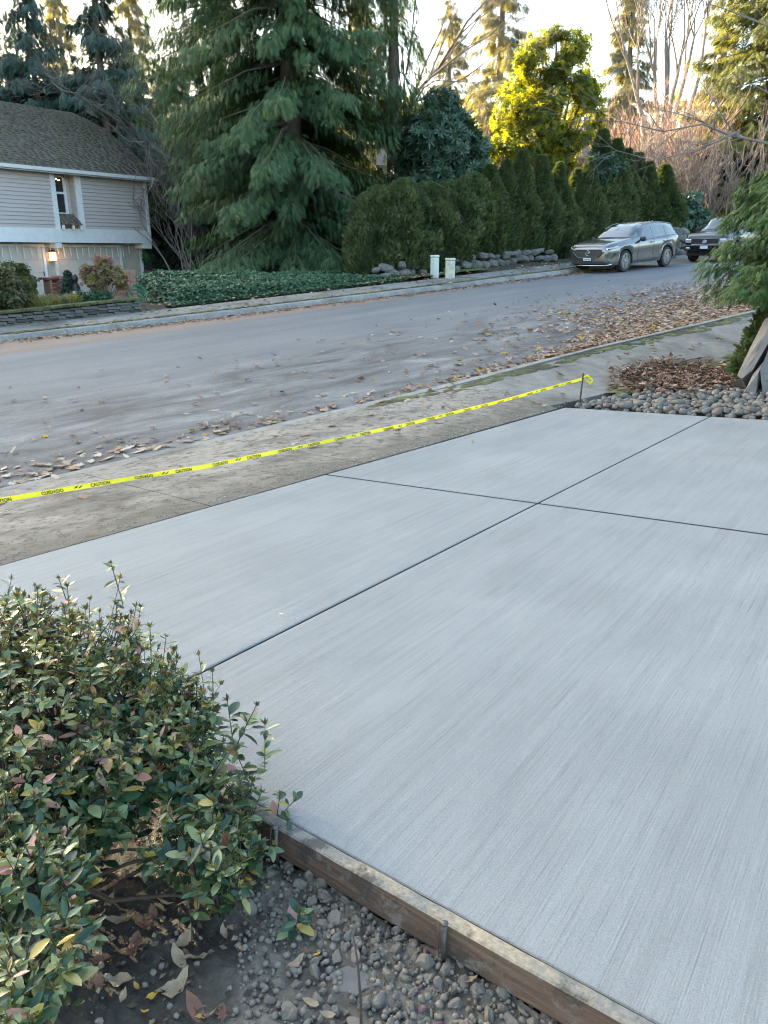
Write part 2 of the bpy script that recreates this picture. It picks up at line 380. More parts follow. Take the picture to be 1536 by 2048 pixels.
panels('near_sidewalk', [8.1, 10.3, 12.6, 14.8, 17, 19.2, 21.5, 24, 28, 32], lambda u: 6.75+0*u, lambda u: vnear(u)-.31, .004, old_conc2, 'grey sidewalk with moss beyond the cobble bed')
panels('far_sidewalk', [-6]+list(np.arange(-3.5, 40, 1.9)), lambda u: vfar(u)+.42, lambda u: vfar(u)+1.85, .012, old_conc2, 'mossy concrete sidewalk across the street')
# moss strips
def m_moss():
    m, nt, b = nmat('moss'); v = coord(nt, out='Position'); n = noise(nt, v, 20, 5); n2 = noise(nt, v, 3, 4)
    c = ramp(nt, n2, [(.4, (.055, .05, .03)), (.5, (.085, .085, .03)), (.62, (.12, .13, .04))]); c = mixc(nt, .7, c, ramp(nt, n, [(.3, (.6, .6, .6)), (.7, (1.4, 1.4, 1.3))]), 'MULTIPLY')
    L(nt, c, b.inputs['Base Color']); b.inputs['Roughness'].default_value = 1; bump(nt, b, n, 1, .03); return m
moss = m_moss()
def moss_patch(u0, u1, v0, v1, k, seed, hgt=.02):
    r = np.random.default_rng(seed); V = []; Fc = []
    for _ in range(k):
        u = r.uniform(u0, u1); v = r.uniform(v0, v1)+.03*math.sin(u*3); ra = r.uniform(.03, .12)*min(1.6, (v1-v0)*5); x, y = xy(u, v)
        n = 9; b0 = len(V)
        for j in range(n):
            t = 2*math.pi*j/n; q = ra*r.uniform(.7, 1.2)
            X = x+UX*q*1.8*math.cos(t)-UY*q*.7*math.sin(t); Y = y+UY*q*1.8*math.cos(t)+UX*q*.7*math.sin(t); V.append((X, Y, float(Zs(X, Y))+.009))
        V.append((x, y, float(Zs(x, y))+.009+hgt*r.uniform(.5, 1)))
        Fc += [(b0+j, b0+(j+1) % n, b0+n) for j in range(n)]
    return pymesh('moss', V, Fc)
link('moss', moss_patch(6.3, 17, 8.1, 8.3, 170, 3), moss, smooth=True, kind='stuff', label='yellow green moss strip along the near kerb', category='moss')
link('moss', moss_patch(9.5, 13, 6.5, 6.85, 60, 5), moss, smooth=True, kind='stuff', label='moss at the sidewalk edge above the cobble bed', category='moss')
link('moss', moss_patch(4, 7, 21.55, 21.75, 10, 6), moss, smooth=True, kind='stuff', label='sparse moss by the far kerb', category='moss')

mp_f = []
rm_ = random.Random(8)
for _ in range(240):
    u_ = rm_.uniform(2.5, 30); mp_f.append((u_, float(vfar(u_))+rm_.uniform(.30, .42)))
Vm = []; Fm = []
for u_, v_ in mp_f:
    b0 = len(Vm); q = rm_.uniform(.05, .14)
    for j in range(7):
        t = 2*math.pi*j/7; X, Y = xy(u_+q*1.6*math.cos(t), v_+q*.6*math.sin(t)); Vm.append((X, Y, float(Zs(X, Y))+.012))
    X, Y = xy(u_, v_); Vm.append((X, Y, float(Zs(X, Y))+.04)); Fm += [(b0+j, b0+(j+1) % 7, b0+7) for j in range(7)]
link('moss', pymesh('moss', Vm, Fm), moss, smooth=True, kind='stuff', label='mossy seam between far kerb and far sidewalk', category='moss')
# --- the new driveway: four slabs
Dpl = lambda x, y: .015*x-.052*y
def dpt(px, py): p = solve(px, py, Dpl); return np.array([p[0], p[1]])
A0, A1 = dpt(0, 1130), dpt(1130, 815)      # street edge
B0, B1 = dpt(1130, 815), dpt(1536, 840)    # cobble edge
C0, C1 = dpt(560, 1635), dpt(1310, 2048)   # form board edge
J0, J1 = dpt(430, 1330), dpt(1410, 838)    # joint away from the house
K0, K1 = dpt(650, 948), dpt(1536, 1068)    # cross joint
def inter(p, q, r, s):
    d1 = q-p; d2 = s-r; M = np.array([d1, -d2]).T; t = np.linalg.solve(M, r-p); return p+d1*t[0]
cl = A0+(A0-A1)*.35                         # street edge carried on to the left
cr = B1+(B1-B0)*1.6
P_jA = inter(J0, J1, C0, C1); P_jB = inter(J0, J1, B0, B1); P_kA = inter(K0, K1, A0, A1); X_ = inter(J0, J1, K0, K1)
bl = C0+(C0-C1)/np.linalg.norm(C1-C0)*1.9   # board line carried on to the left
br = C1+(C1-C0)/np.linalg.norm(C1-C0)*2.2
kr = K0+(K1-K0)*2.0
driveway = empty('driveway', kind='structure', label='freshly poured broom finished pale concrete driveway')
polys = [[P_kA, A1, P_jB, X_], [P_jB, cr, kr, X_], [cl, P_kA, X_, P_jA, bl], [P_jA, X_, kr, br]]
joint_mat = simple('joint_dark', (.035, .035, .035), (.055, .053, .05), 40, .9)  # near-black colour for the joint walls and the sheet under the slabs
def slab(poly, gap=.006):
    poly = [np.array(p) for p in poly]; c = sum(poly)/len(poly)
    area = sum(poly[i][0]*poly[(i+1) % len(poly)][1]-poly[(i+1) % len(poly)][0]*poly[i][1] for i in range(len(poly)))
    if area < 0: poly = poly[::-1]
    def ef(a, b):   # the cross joint is tooled a little wider than the long one
        k = (K1-K0)/np.linalg.norm(K1-K0); q = lambda p: abs((p-K0)[0]*k[1]-(p-K0)[1]*k[0])
        return 2.1 if q(a) < .01 and q(b) < .01 else .85
    def inset(d):
        out = []
        n = len(poly)
        for i in range(n):
            a, b, q = poly[i-1], poly[i], poly[(i+1) % n]
            e1 = (b-a)/np.linalg.norm(b-a); e2 = (q-b)/np.linalg.norm(q-b); n1 = np.array([-e1[1], e1[0]]); n2 = np.array([-e2[1], e2[0]])
            M = np.array([n1, n2]); out.append(np.linalg.solve(M, [n1@b+d*ef(a, b), n2@b+d*ef(b, q)]))
        return out
    rings = [(inset(gap), -.13), (inset(gap), -.018), (inset(gap+.002), -.006), (inset(gap+.006), -.002), (inset(gap+.013), 0.0)]
    V = []; n = len(poly)
    for r, dz in rings:
        for p in r: V.append((p[0], p[1], Dpl(*p)+dz))
    Fc = [(k*n+i, k*n+(i+1) % n, (k+1)*n+(i+1) % n, (k+1)*n+i) for k in range(len(rings)-1) for i in range(n)]
    Fc.append(tuple((len(rings)-1)*n+i for i in range(n)))
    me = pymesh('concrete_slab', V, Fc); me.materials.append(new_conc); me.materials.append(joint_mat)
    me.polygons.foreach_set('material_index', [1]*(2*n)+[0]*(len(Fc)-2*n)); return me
for pl in polys:
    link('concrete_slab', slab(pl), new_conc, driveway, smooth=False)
mb = MB(); allp = [cl, A1, cr, kr, br, bl]
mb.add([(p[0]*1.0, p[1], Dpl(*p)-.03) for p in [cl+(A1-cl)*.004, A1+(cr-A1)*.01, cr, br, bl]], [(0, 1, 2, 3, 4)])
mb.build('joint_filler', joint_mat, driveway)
# ================================================================ HOUSE ACROSS THE STREET
O_h = at(303, 485, 41.0); E_R = Vector((.54, .84, 0)).normalized(); E_B = Vector((-E_R.y, E_R.x, 0))   # right along the front, back into the house
hz = math.atan2(E_R.y, E_R.x)
def fp(px, py, c=0.0):
    """where the sight line meets the upright plane c metres behind the upper front wall: local (x, z)"""
    r = Vector(ray(px, py)); n = E_B; o = Vector((0, 0, CH)); q = Vector((O_h.x, O_h.y, 0))+E_B*c
    s = (q-o).dot(n)/r.dot(n); p = o+r*s; d = p-Vector((O_h.x, O_h.y, 0)); return d.dot(E_R), p.z
def ep(px, py, c=0.0):
    """where it meets the plane of the right-hand end wall: local (y back, z)"""
    r = Vector(ray(px, py)); o = Vector((0, 0, CH)); q = Vector((O_h.x, O_h.y, 0))+E_R*c
    s = (q-o).dot(E_R)/r.dot(E_R); p = o+r*s; return (p-q).dot(E_B), p.z
house = empty('house', (O_h.x, O_h.y, 0), hz, label='two storey pink beige clapboard house with curved shingle roof across the street', cat='house')
siding = simple('clapboard_paint', (.52, .455, .445), (.46, .40, .395), 2, .65, bmp=.1, bd=.004, stretch=(.6, 1, 4))
siding_low = simple('groove_siding_paint', (.50, .44, .39), (.44, .39, .345), 2, .7)
door_paint = simple('garage_door_paint', (.58, .52, .48), (.53, .475, .44), 1.5, .55)
trim = simple('house_trim', (.76, .76, .77), (.68, .68, .69), 4, .5)
XL = -13.0; LOW = .62                       # how far left it runs; the lower wall stands back this far
bt = fp(303, 462)[1]; bb = fp(303, 487)[1]; zt = fp(296, 358)[1]; xr = fp(300, 400)[0]
cx_r = 0.0
zbase = fp(288, 582, LOW)[1]; lx_r = fp(287, 540, LOW)[0]
w1l, _ = fp(97, 400); w1r, _ = fp(113, 400); w2l, _ = fp(150, 400); w2r, _ = fp(165, 400)
w1l = (fp(98, 350)[0]+fp(113, 455)[0])/2; w1r = w1l+.22
w2l = (fp(149, 350)[0]+fp(160, 455)[0])/2; w2r = w2l+.28
# walls
MB().box((XL, .03, bb), (w1l, 9, zt+.25)).box((w2r, .03, bb), (-.03, 9, zt+.25)).box((w1l, 1.02, bb), (w2r, 9, zt+.25)).build('upper_wall', siding, house)
MB().box((XL, LOW, zbase-.5), (lx_r, 9, bb)).build('lower_wall', siding_low, house)
# clapboards, each one a board
nb = 15; sp_ = (zt-bt)/nb
def board(x0, x1, z, h, y=0.0):
    return MB().add([(x0, y+.004, z), (x1, y+.004, z), (x1, y+.028, z+h), (x0, y+.028, z+h), (x0, y+.05, z), (x1, y+.05, z), (x1, y+.05, z+h), (x0, y+.05, z+h), (x0, y-.012, z+.0), (x1, y-.012, z+.0)],
        [(8, 9, 2, 3), (0, 4, 5, 1), (0, 3, 7, 4), (1, 5, 6, 2), (3, 2, 6, 7), (8, 0, 1, 9), (8, 3, 0), (9, 1, 2)])
for i in range(nb):
    z = bt+i*sp_
    for x0, x1 in ((XL, w1l), (w2r, -.16)):
        board(x0, x1, z, sp_+.012).build('siding_board', siding, house)
    # the recess cheek, seen beyond the window
    MB().add([(w2l+.0, .06, z), (w2l, 1.0, z), (w2l-.02, 1.0, z), (w2l-.02, .06, z), (w2l, .06, z+sp_), (w2l, 1.0, z+sp_)], [(3, 2, 5, 4), (0, 3, 4), (1, 5, 2), (0, 1, 2, 3)]).build('siding_board', siding, house)
# trim
MB().box((XL, -.03, bb), (0.0, .03, bt)).build('belt_board', trim, house, bevel=.004)
MB().box((-.17, -.02, bt), (0, .03, zt)).build('corner_board', trim, house)
MB().box((w1l-.02, -.025, bt), (w1r, .03, zt)).build('window_casing', trim, house)
MB().box((w2l, -.025, bt), (w2r, .06, zt)).build('window_casing', trim, house)
b1x, b1z = fp(303, 497); b2 = fp(118, 500)[0]
MB().box((-.55, -.02, b1z), (-.03, LOW, bb-.003)).build('beam_end', trim, house)
MB().box((b2-.12, .0, b1z), (b2+.18, LOW, bb-.003)).build('beam_end', trim, house)
MB().box((lx_r-.16, LOW-.03, zbase), (lx_r+.01, LOW+.04, bb)).build('corner_board', trim, house)
# window in the recess: faces the street, stands back a little
wy = .42
wx0, wz1 = w1r, fp(110, 352, wy)[1]; wx1 = fp(131, 400, wy)[0]; wz0 = fp(135, 427, wy)[1]; wmz = fp(120, 386, wy)[1]
glass = simple('dark_window_glass', (.05, .055, .06), (.03, .035, .04), 2, .08, spec=.8)
win = MB().box((wx0, wy, wz0), (wx1, wy+.06, wz1)).build('window', glass, house)
fr = MB()
for a, b in (((wx0, wz0-.08), (wx1+.07, wz0+.03)), ((wx0, wz1-.04), (wx1, wz1+.04)), ((wx1-.06, wz0+.03), (wx1+.07, wz1-.04)), ((wx0, wmz-.045), (wx1-.06, wmz+.045))):
    fr.box((a[0], wy-.04, a[1]), (b[0], wy+.02, b[1]))
fr.build('frame', trim, win)
MB().box((wx1+.07, wy+.02, bt-.1), (w2l-.02, wy+.08, zt+.1)).box((wx0, wy+.02, bt-.1), (wx1+.08, wy+.08, wz0-.08)).build('recess_wall', siding, house)
warm = nmat('warm_bulbs'); warm[2].inputs['Emission Color'].default_value = (1, .72, .3, 1); warm[2].inputs['Emission Strength'].default_value = 2.2; warm[2].inputs['Base Color'].default_value = (.9, .7, .4, 1); warm = warm[0]
lm = MB(); rr = random.Random(3)
for i in range(8):
    c = (wx0+.1+rr.random()*(wx1-wx0-.3), wy-.012, wz1-.10-rr.random()*.13); lm.lathe([(.004, -.022), (.022, 0), (.004, .022)], 6, c)
lm.build('window_lights', warm, win, kind='stuff')
lm = MB()
for r_ in range(10):
    for q in (0, 1):
        lm.lathe([(.003, -.012), (.014, 0), (.003, .012)], 5, (wx0+.16+.15*q+rr.uniform(-.02, .02), wy-.01, wz1-.38-r_*.17+(.24 if r_ < 3 else 0)))
lm.build('window_beads', simple('white_beads', (.6, .6, .6), (.5, .5, .5), 3, .5), win, kind='stuff')
# little shingled lean-to roof under the window
shingle = simple('roof_shingle', (.150, .118, .098), (.082, .074, .066), 5, .95, bmp=.5, bd=.02)
def m_shingle():
    m, nt, b = nmat('weathered_shingle'); v = coord(nt); at_ = nt.nodes.new('ShaderNodeAttribute'); at_.attribute_name = 'tint'
    c = ramp(nt, at_.outputs['Fac'], [(0, (.12, .098, .085)), (.4, (.15, .124, .108)), (.75, (.175, .145, .126)), (1, (.135, .115, .10))])
    n = noise(nt, v, .7, 5); c = mixc(nt, ramp(nt, n, [(.45, 0.0), (.65, .55)]), c, (.12, .13, .075))
    n2 = noise(nt, v, 30, 4); c = mixc(nt, .8, c, ramp(nt, n2, [(.3, (.7, .7, .7)), (.7, (1.3, 1.3, 1.3))]), 'MULTIPLY')
    L(nt, c, b.inputs['Base Color']); b.inputs['Roughness'].default_value = .95; return m
shing = m_shingle()
def courses(prof, x0, x1, w, name, parent, seed=1, thick=.03, jit=.25):
    """prof: (y, z) points up the slope, one per course; each shingle is a thin tapered slab"""
    r = np.random.default_rng(seed); V = []; Fc = []; T = []
    for i in range(len(prof)-1):
        (y0, z0), (y1, z1) = prof[i], prof[i+1]; x = x0-r.uniform(0, w)
        dy, dz = y1-y0, z1-z0; l = math.hypot(dy, dz); ny, nz = -dz/l, dy/l; ey, ez = dy*.12, dz*.12
        while x < x1:
            ww = w*r.uniform(.6, 1.4); a = max(x, x0); b = min(x+ww-.012, x1); j = r.uniform(-jit, jit)*.03; th = thick*r.uniform(.7, 1.4)
            if b > a+.01:
                n = len(V); ya, za = y0-dy/l*j*1-0, z0-dz/l*j
                V += [(a, ya, za), (b, ya, za), (b, y1+ey, z1+ez), (a, y1+ey, z1+ez), (a, ya+ny*th, za+nz*th), (b, ya+ny*th, za+nz*th), (b, y1+ey+ny*.004, z1+ez+nz*.004), (a, y1+ey+ny*.004, z1+ez+nz*.004)]
                Fc += [(n, n+1, n+5, n+4), (n+4, n+5, n+6, n+7), (n+1, n+2, n+6, n+5), (n, n+4, n+7, n+3)]; T += [r.random()]*8
            x += ww
    return link(name, npmesh(name, V, Fc, T), shing, parent, kind='stuff')
pz0 = fp(150, 455)[1]; pz1 = fp(118, 434, wy)[1]
courses([(-.22+(wy+.2)*k/6, pz0+.1+(pz1-pz0+.05)*k/6) for k in range(7)], w1r+.02, w2l-.02, .3, 'sill_roof', house, 5)
for bx_0 in (w1r+.01, (w1r+w2l)/2, w2l-.1): MB().box((bx_0, -.2, pz0-.1), (bx_0+.09, -.1, pz0+.09)).build('sill_bracket', trim, house)
# curved roof: the profile of its right-hand rake read off, then run along the house
rk = [(314, 356), (300, 340), (271, 312), (240, 284), (210, 260), (180, 243), (150, 229), (120, 225)]
ov = .34
pr = [ep(px, py, ov) for px, py in rk]
y0r = -.42; z0r = fp(316, 357, y0r)[1]
pr = [(y0r, z0r)]+[p for p in pr if p[0] > y0r+.3]
L_ = [0]
for a, b in zip(pr[:-1], pr[1:]): L_.append(L_[-1]+math.hypot(b[0]-a[0], b[1]-a[1]))
nc = 46; t = np.linspace(0, L_[-1], nc)
py_ = np.interp(t, L_, [p[0] for p in pr]); pz_ = np.interp(t, L_, [p[1] for p in pr])
for _ in range(2):
    py_[1:-1] = (py_[:-2]+py_[1:-1]*2+py_[2:])/4; pz_[1:-1] = (pz_[:-2]+pz_[1:-1]*2+pz_[2:])/4
prof = list(zip(py_, pz_)); 
ridge = prof[-1]
under = MB(); n = len(prof)
V = [(XL-.4, y, z-.03) for y, z in prof]+[(ov-.02, y, z-.03) for y, z in prof]+[(XL-.4, y, z-.18) for y, z in prof]+[(ov-.02, y, z-.18) for y, z in prof]
Fc = [(i, n+i, n+i+1, i+1) for i in range(n-1)]+[(2*n+i, 2*n+i+1, 3*n+i+1, 3*n+i) for i in range(n-1)]+[(n+i, 3*n+i, 3*n+i+1, n+i+1) for i in range(n-1)]+[(0, 2*n, 3*n, n)]
roof = under.add(V, Fc).build('roof', trim, house)
courses(prof, XL-.4, ov, .34, 'shingle_courses', roof, 2, .055, .08)
# far slope and gable wall
bz = ridge[1]; by = ridge[0]
mbk = MB(); V = []
for i, (y, z) in enumerate(prof[::-1]):
    V.append((XL-.4, 2*by-y, z)); V.append((ov, 2*by-y, z))
mbk.add(V, [(2*i, 2*i+1, 2*i+3, 2*i+2) for i in range(n-1)]).build('rear_roof', shing, house)
gab = [(0.03, zt-.05), (0.03, zt+.1)]+[(y, z-.2) for y, z in prof if y > .05]+[(2*by-y, z-.2) for y, z in prof[::-1] if y > .05]+[(2*by-.03, zt-.05)]
gm = MB(); gn = len(gab); gm.add([(-.06, y, z) for y, z in gab]+[(-.12, y, z) for y, z in gab], [tuple(range(gn)), tuple(range(2*gn-1, gn-1, -1))]+[(i, gn+i, gn+(i+1) % gn, (i+1) % gn) for i in range(gn)]).build('gable_wall', siding, house)
MB().box((-.1, .05, bb), (-.04, 2*by, zt-.05)).build('end_wall', siding, house)
# gutter and downspout
gu_ = MB(); gz = z0r
for x0_, x1_ in ((XL-.4, ov+.02),):
    gu_.add([(x0_, y0r-.13, gz+.01), (x1_, y0r-.13, gz+.01), (x1_, y0r-.11, gz-.13), (x0_, y0r-.11, gz-.13), (x1_, y0r, gz-.13), (x0_, y0r, gz-.13), (x1_, y0r, gz+.02), (x0_, y0r, gz+.02), (x1_, y0r-.02, gz-.03), (x0_, y0r-.02, gz-.03), (x0_, y0r-.11, gz+.01), (x1_, y0r-.11, gz+.01)],
            [(0, 1, 2, 3), (3, 2, 4, 5), (5, 4, 6, 7), (1, 6, 4, 2), (0, 3, 5, 7), (0, 10, 11, 1), (10, 9, 8, 11)])
gu_.build('gutter', trim, house)
MB().box((XL, y0r, gz-.16), (ov-.03, .03, gz-.13)).build('soffit', trim, house)
MB().tube([(-.02, y0r-.06, gz-.12), (-.02, y0r-.05, gz-.3), (.05, -.1, gz-.5), (.06, .1, gz-.7), (.06, .12, gz-1.2)], .045, 8).tube([(.06, .12, gz-1.2), (.06, .12, bb+.05)], .045, 8).build('downspout', trim, house, smooth=True)
# grooved lower siding: battens as one piece; garage doors
gb = MB(); x = lx_r-.2
while x > XL:
    gb.box((x, LOW-.012, zbase-.3), (x+.13, LOW, bb)); x -= .155
gb.build('grooved_siding', siding_low, house, kind='stuff')
dz1 = fp(150, 494, LOW-.05)[1]
for (pl, pr_) in (((112, 500), (238, 500)), ((-150, 490), (83, 494))):
    xl = fp(pl[0], pl[1], LOW-.05)[0]; x_r = fp(pr_[0], pr_[1], LOW-.05)[0]
    d = MB().box((xl, LOW-.03, zbase-.3), (x_r, LOW-.02, dz1)).build('garage_door', door_paint, house)
    for k in range(4):
        h = (dz1-zbase+.1)/4; z = zbase-.1+k*h
        MB().box((xl+.005, LOW-.055, z+.008), (x_r-.005, LOW-.03, z+h-.008)).build('panel', door_paint, d, bevel=.008)
    tr = MB(); tr.box((xl-.12, LOW-.09, zbase-.3), (xl, LOW-.005, dz1+.11)).box((x_r, LOW-.09, zbase-.3), (x_r+.12, LOW-.005, dz1+.11)).box((xl, LOW-.09, dz1), (x_r, LOW-.005, dz1+.11))
    tr.build('door_casing', trim, d)
    MB().box((x_r-.08, LOW-.075, dz1-1.25), (x_r-.04, LOW-.05, dz1-1.05)).build('handle', dark_metal, d)
# things on and in front of the house
def hw(lx, ly, z): v = Vector((O_h.x, O_h.y, 0))+E_R*lx+E_B*ly; return Vector((v.x, v.y, z))
lx_, lz_ = fp(104, 512, LOW-.12)
lamp = empty('wall_lantern', hw(lx_, LOW-.012, lz_), hz, label='lit metal wall lantern between the two garage doors', cat='lantern')
MB().box((-.07, -.04, -.12), (.07, 0, .2)).build('back_plate', dark_metal, lamp)
MB().box((-.14, -.3, .18), (.14, -.02, .22)).box((-.09, -.25, .22), (.09, -.06, .27)).build('cap', dark_metal, lamp)
fm = MB()
for sx in (-.12, .11):
    for sy in (-.28, -.05): fm.box((sx, sy, -.22), (sx+.014, sy+.014, .18))
fm.box((-.125, -.285, -.24), (.125, -.03, -.22)).build('cage', dark_metal, lamp)
em, ent, eb = nmat('lamp_glow'); eb.inputs['Emission Color'].default_value = (1, .62, .25, 1); eb.inputs['Emission Strength'].default_value = 1.4; eb.inputs['Base Color'].default_value = (1, .8, .5, 1)
MB().lathe([(.015, -.2), (.05, -.1), (.055, .03), (.02, .1)], 10, (0, -.16, .0)).build('bulb', em, lamp, smooth=True)
gl2, gnt, gb2 = nmat('warm_lantern_glass'); gb2.inputs['Base Color'].default_value = (.95, .75, .5, 1); gb2.inputs['Transmission Weight'].default_value = .7; gb2.inputs['Roughness'].default_value = .4; gb2.inputs['Emission Color'].default_value = (1, .55, .2, 1); gb2.inputs['Emission Strength'].default_value = .22
MB().box((-.10, -.265, -.21), (.10, -.045, .17)).build('glass', gl2, lamp)
pl_ = bpy.data.lights.new('lantern_light', 'POINT'); pl_.energy = 2.2; pl_.color = (1, .6, .28); pl_.shadow_soft_size = .08
po = bpy.data.objects.new('lantern_light', pl_); COL.objects.link(po); po.parent = lamp; po.location = (0, -.36, -.02)
# icicle string lights
ic = empty('icicle_lights', hw(0, LOW-.2, bb), hz, label='unlit white icicle light string hanging under the belt board', cat='string lights')
x0i = fp(-60, 480, LOW-.2)[0]; x1i = fp(262, 481, LOW-.2)[0]; cb = MB(); pts = []; r3 = random.Random(5)
k = 0; x = x0i
drops = []
while x < x1i:
    ph = (k % 6)/6.0; z = -.05-.14*math.sin(math.pi*ph); pts.append((x, 0, z)); drops.append((x, z, .42+.13*(k % 2)+r3.uniform(-.05, .05))); x += .335; k += 1
cb.tube(pts, .016, 5).build('cable', white_paint, ic)
for x, z, l in drops:
    MB().tube([(x, 0, z), (x+r3.uniform(-.02, .05), -.005, z-l)], .022, 5).build('light_drop', white_paint, ic)
# hanging basket on the corner
hb = fp(293, 516, LOW-.05); hx = lx_r+.28
bask = empty("hanging_basket", hw(hx, LOW, hb[1]), hz, label='small terracotta hanging basket of ferns on the house corner', cat='hanging basket')
terra = simple('terracotta', (.35, .13, .07), (.28, .10, .06), 8, .8)
MB().lathe([(.06, -.2), (.17, -.12), (.21, .0)], 14).build('pot', terra, bask, smooth=True)
MB().tube([(0, 0, .0), (0, 0, .55)], .008, 5).tube([(0, 0, .55), (-.3, 0, .55)], .01, 5).build('hook', dark_metal, bask)
# ================================================================ FOLIAGE TOOLKIT
def norm(a): return a/np.maximum(np.linalg.norm(a, axis=-1, keepdims=True), 1e-9)
def frames(d, n):
    """columns: side, axis(d), normal"""
    d = norm(d); s = norm(np.cross(d, n)); n2 = np.cross(s, d); return np.stack([s, d, n2], -1)
def scatter_tpl(tv, tf, pos, fr, size, tint):
    """copies of a template (y = along, z = up) at each pos"""
    n = len(pos); k = len(tv)
    V = np.einsum('nij,kj->nki', fr, tv)*np.asarray(size).reshape(n, 1, -1)+pos[:, None, :]
    Fc = (np.asarray(tf)[None]+(np.arange(n)*k)[:, None, None]).reshape(-1, len(tf[0]))
    return V.reshape(-1, 3), Fc, np.repeat(tint, k)
def join(parts):
    V = []; Fc = []; T = []; o = 0
    for v, f, t in parts: V.append(v); Fc.append(f+o); T.append(t); o += len(v)
    return np.concatenate(V), np.concatenate(Fc), np.concatenate(T)
def leaf_tpl(w=.38, fold=.12, droop=.15):
    v = [(0, 0, 0), (-w/2, .45, fold), (0, .5, 0), (w/2, .45, fold), (-w*.33, .78, fold*.5-droop*.5), (w*.33, .78, fold*.5-droop*.5), (0, 1, -droop)]
    return np.array(v), np.array([(0, 2, 1), (0, 3, 2), (1, 2, 4), (2, 3, 5), (4, 2, 6), (2, 5, 6)])
def dia_tpl(w=.4): return np.array([(0, 0, 0), (-w/2, .5, .06), (0, 1, 0), (w/2, .5, .06)], float), np.array([(0, 2, 1), (0, 3, 2)])
def rosette_tpl(n, w, tilt, seed=0, l0=.8):
    r = np.random.default_rng(seed); V = []; Fc = []
    lv, lf = dia_tpl(w)
    for i in range(n):
        a = 2*math.pi*i/n+r.uniform(-.3, .3); t = tilt+r.uniform(-.3, .3); l = r.uniform(l0, 1.1)
        d = np.array([math.cos(a)*math.cos(t), math.sin(t), math.sin(a)*math.cos(t)]); up = np.array([-math.cos(a)*math.sin(t), math.cos(t), -math.sin(a)*math.sin(t)])
        fr = frames(d[None], up[None]); v = (fr[0]@(lv*l).T).T; Fc.append(lf+len(V)*1); V += list(v)
    return np.array(V), np.concatenate(Fc)
def frond_tpl(n=5, spread=.9, w=.05, droop=.3, seed=0):
    """flat spray with thin side shoots along y"""
    r = np.random.default_rng(seed); V = []; Fc = []
    def blade(a, b, w0):
        a = np.array(a); b = np.array(b); s = norm(np.cross(b-a, [0, 0, 1.0]))*w0; k = len(V)
        V.extend([a-s, a+s, b]); Fc.append((k, k+1, k+2))
    blade((0, 0, 0), (0, 1, -droop), w)
    for i in range(n):
        t = (i+.6)/(n+.6); y = t; l = .55*(1-t*.65)
        for s in (-1, 1):
            ll = l*r.uniform(.8, 1.15); blade((0, y*.9, -droop*t*t), (s*ll*spread*.7, y*.9+ll*.75, -droop*t*t-.25*ll-r.uniform(0, .12)), w*.9)
    return np.array(V), np.array(Fc)
def rand_dirs(n, r): return norm(r.normal(size=(n, 3)))
def conifer(h, rad, nb, seed, z0=1.0, sz=.45, n_fr=26, w=.055, droop=.35, tip=.15, hang=.6, shape=1.0, up=.0, lean=.0, gap=.0, frn=5, thin_top=0, bare_tip=1.0, full=0):
    """trunk mesh + foliage mesh. rad(t) radius at height fraction t"""
    r = np.random.default_rng(seed); tp = [frond_tpl(frn, .9, w, .3, s) for s in range(3)]
    acc = [[], [], []]; B = MB()
    nlev = nb
    for i in range(nlev):
        t = (i+r.uniform(0, 1))/nlev; z = z0+(h-z0)*t; R = rad(t)*r.uniform(.55, 1.15)
        if gap and r.random() < gap: continue
        a = r.uniform(0, 2*math.pi); z = z+r.uniform(-.35, .35); m = max(5, int(n_fr*R/3*(1-thin_top*t))); s = np.linspace(.12, 1, 9)
        ox, oy = math.cos(a), math.sin(a); dr = droop*R*r.uniform(.7, 1.3)
        cx = ox*R*s; cy = oy*R*s; cz = z+up*R*s-dr*s**1.6+tip*R*np.maximum(0, s-.65)**1.5*3
        side = np.array([-oy, ox, 0.])
        if R > .8: B.tube([(0, 0, z)]+[(cx[k], cy[k], cz[k]) for k in ((2, 5, 7) if bare_tip > .9 else (1, 2, 4))], [.012+.01*R, .012+.005*R, .011, .005], 4, cap=False)
        tt = r.uniform(.15, 1, m)**.8; px = np.interp(tt, s, cx); py = np.interp(tt, s, cy); pz = np.interp(tt, s, cz)
        lat = r.uniform(-1, 1, m)*(.16+.34*R*.35)*(1.1-tt*.6)
        P = np.stack([px, py, pz], 1)+side*lat[:, None]; P[:, 2] -= np.abs(lat)*.35+r.uniform(0, 1, m)*hang*.5
        d = np.array([ox, oy, 0])*r.uniform(.2, 1, m)[:, None]+side*np.sign(lat)[:, None]*r.uniform(0, .8, m)[:, None]+np.array([0, 0, -1.])*(r.uniform(.1, 1, m)*hang*1.6)[:, None]
        nn = np.array([0, 0, 1.])+np.array([ox, oy, 0])*.7+r.normal(size=(m, 3))*.35
        for k in range(3):
            q = np.arange(m) % 3 == k
            if q.any(): acc[k].append((P[q], d[q], nn[q], sz*r.uniform(.6, 1.25, q.sum()), np.clip(r.normal(.45, .16, q.sum())+.18*(tt[q]-.5), 0, 1)))
    parts = []
    for k in range(3):
        if not acc[k]: continue
        P, d, nn, S, T = [np.concatenate([x[j] for x in acc[k]]) for j in range(5)]
        parts.append(scatter_tpl(tp[k][0], tp[k][1], P, frames(d, nn), S, T))
    V, Fc, T = join(parts)
    trunk = MB().tube([(lean*q*q, 0, -.5+q*(h+.3)) for q in np.linspace(0, 1, 9)], [max(.03, (.022*h)*(1-q)**.8+.03) for q in np.linspace(0, 1, 9)], 9)
    return trunk, B, (V, Fc, T)
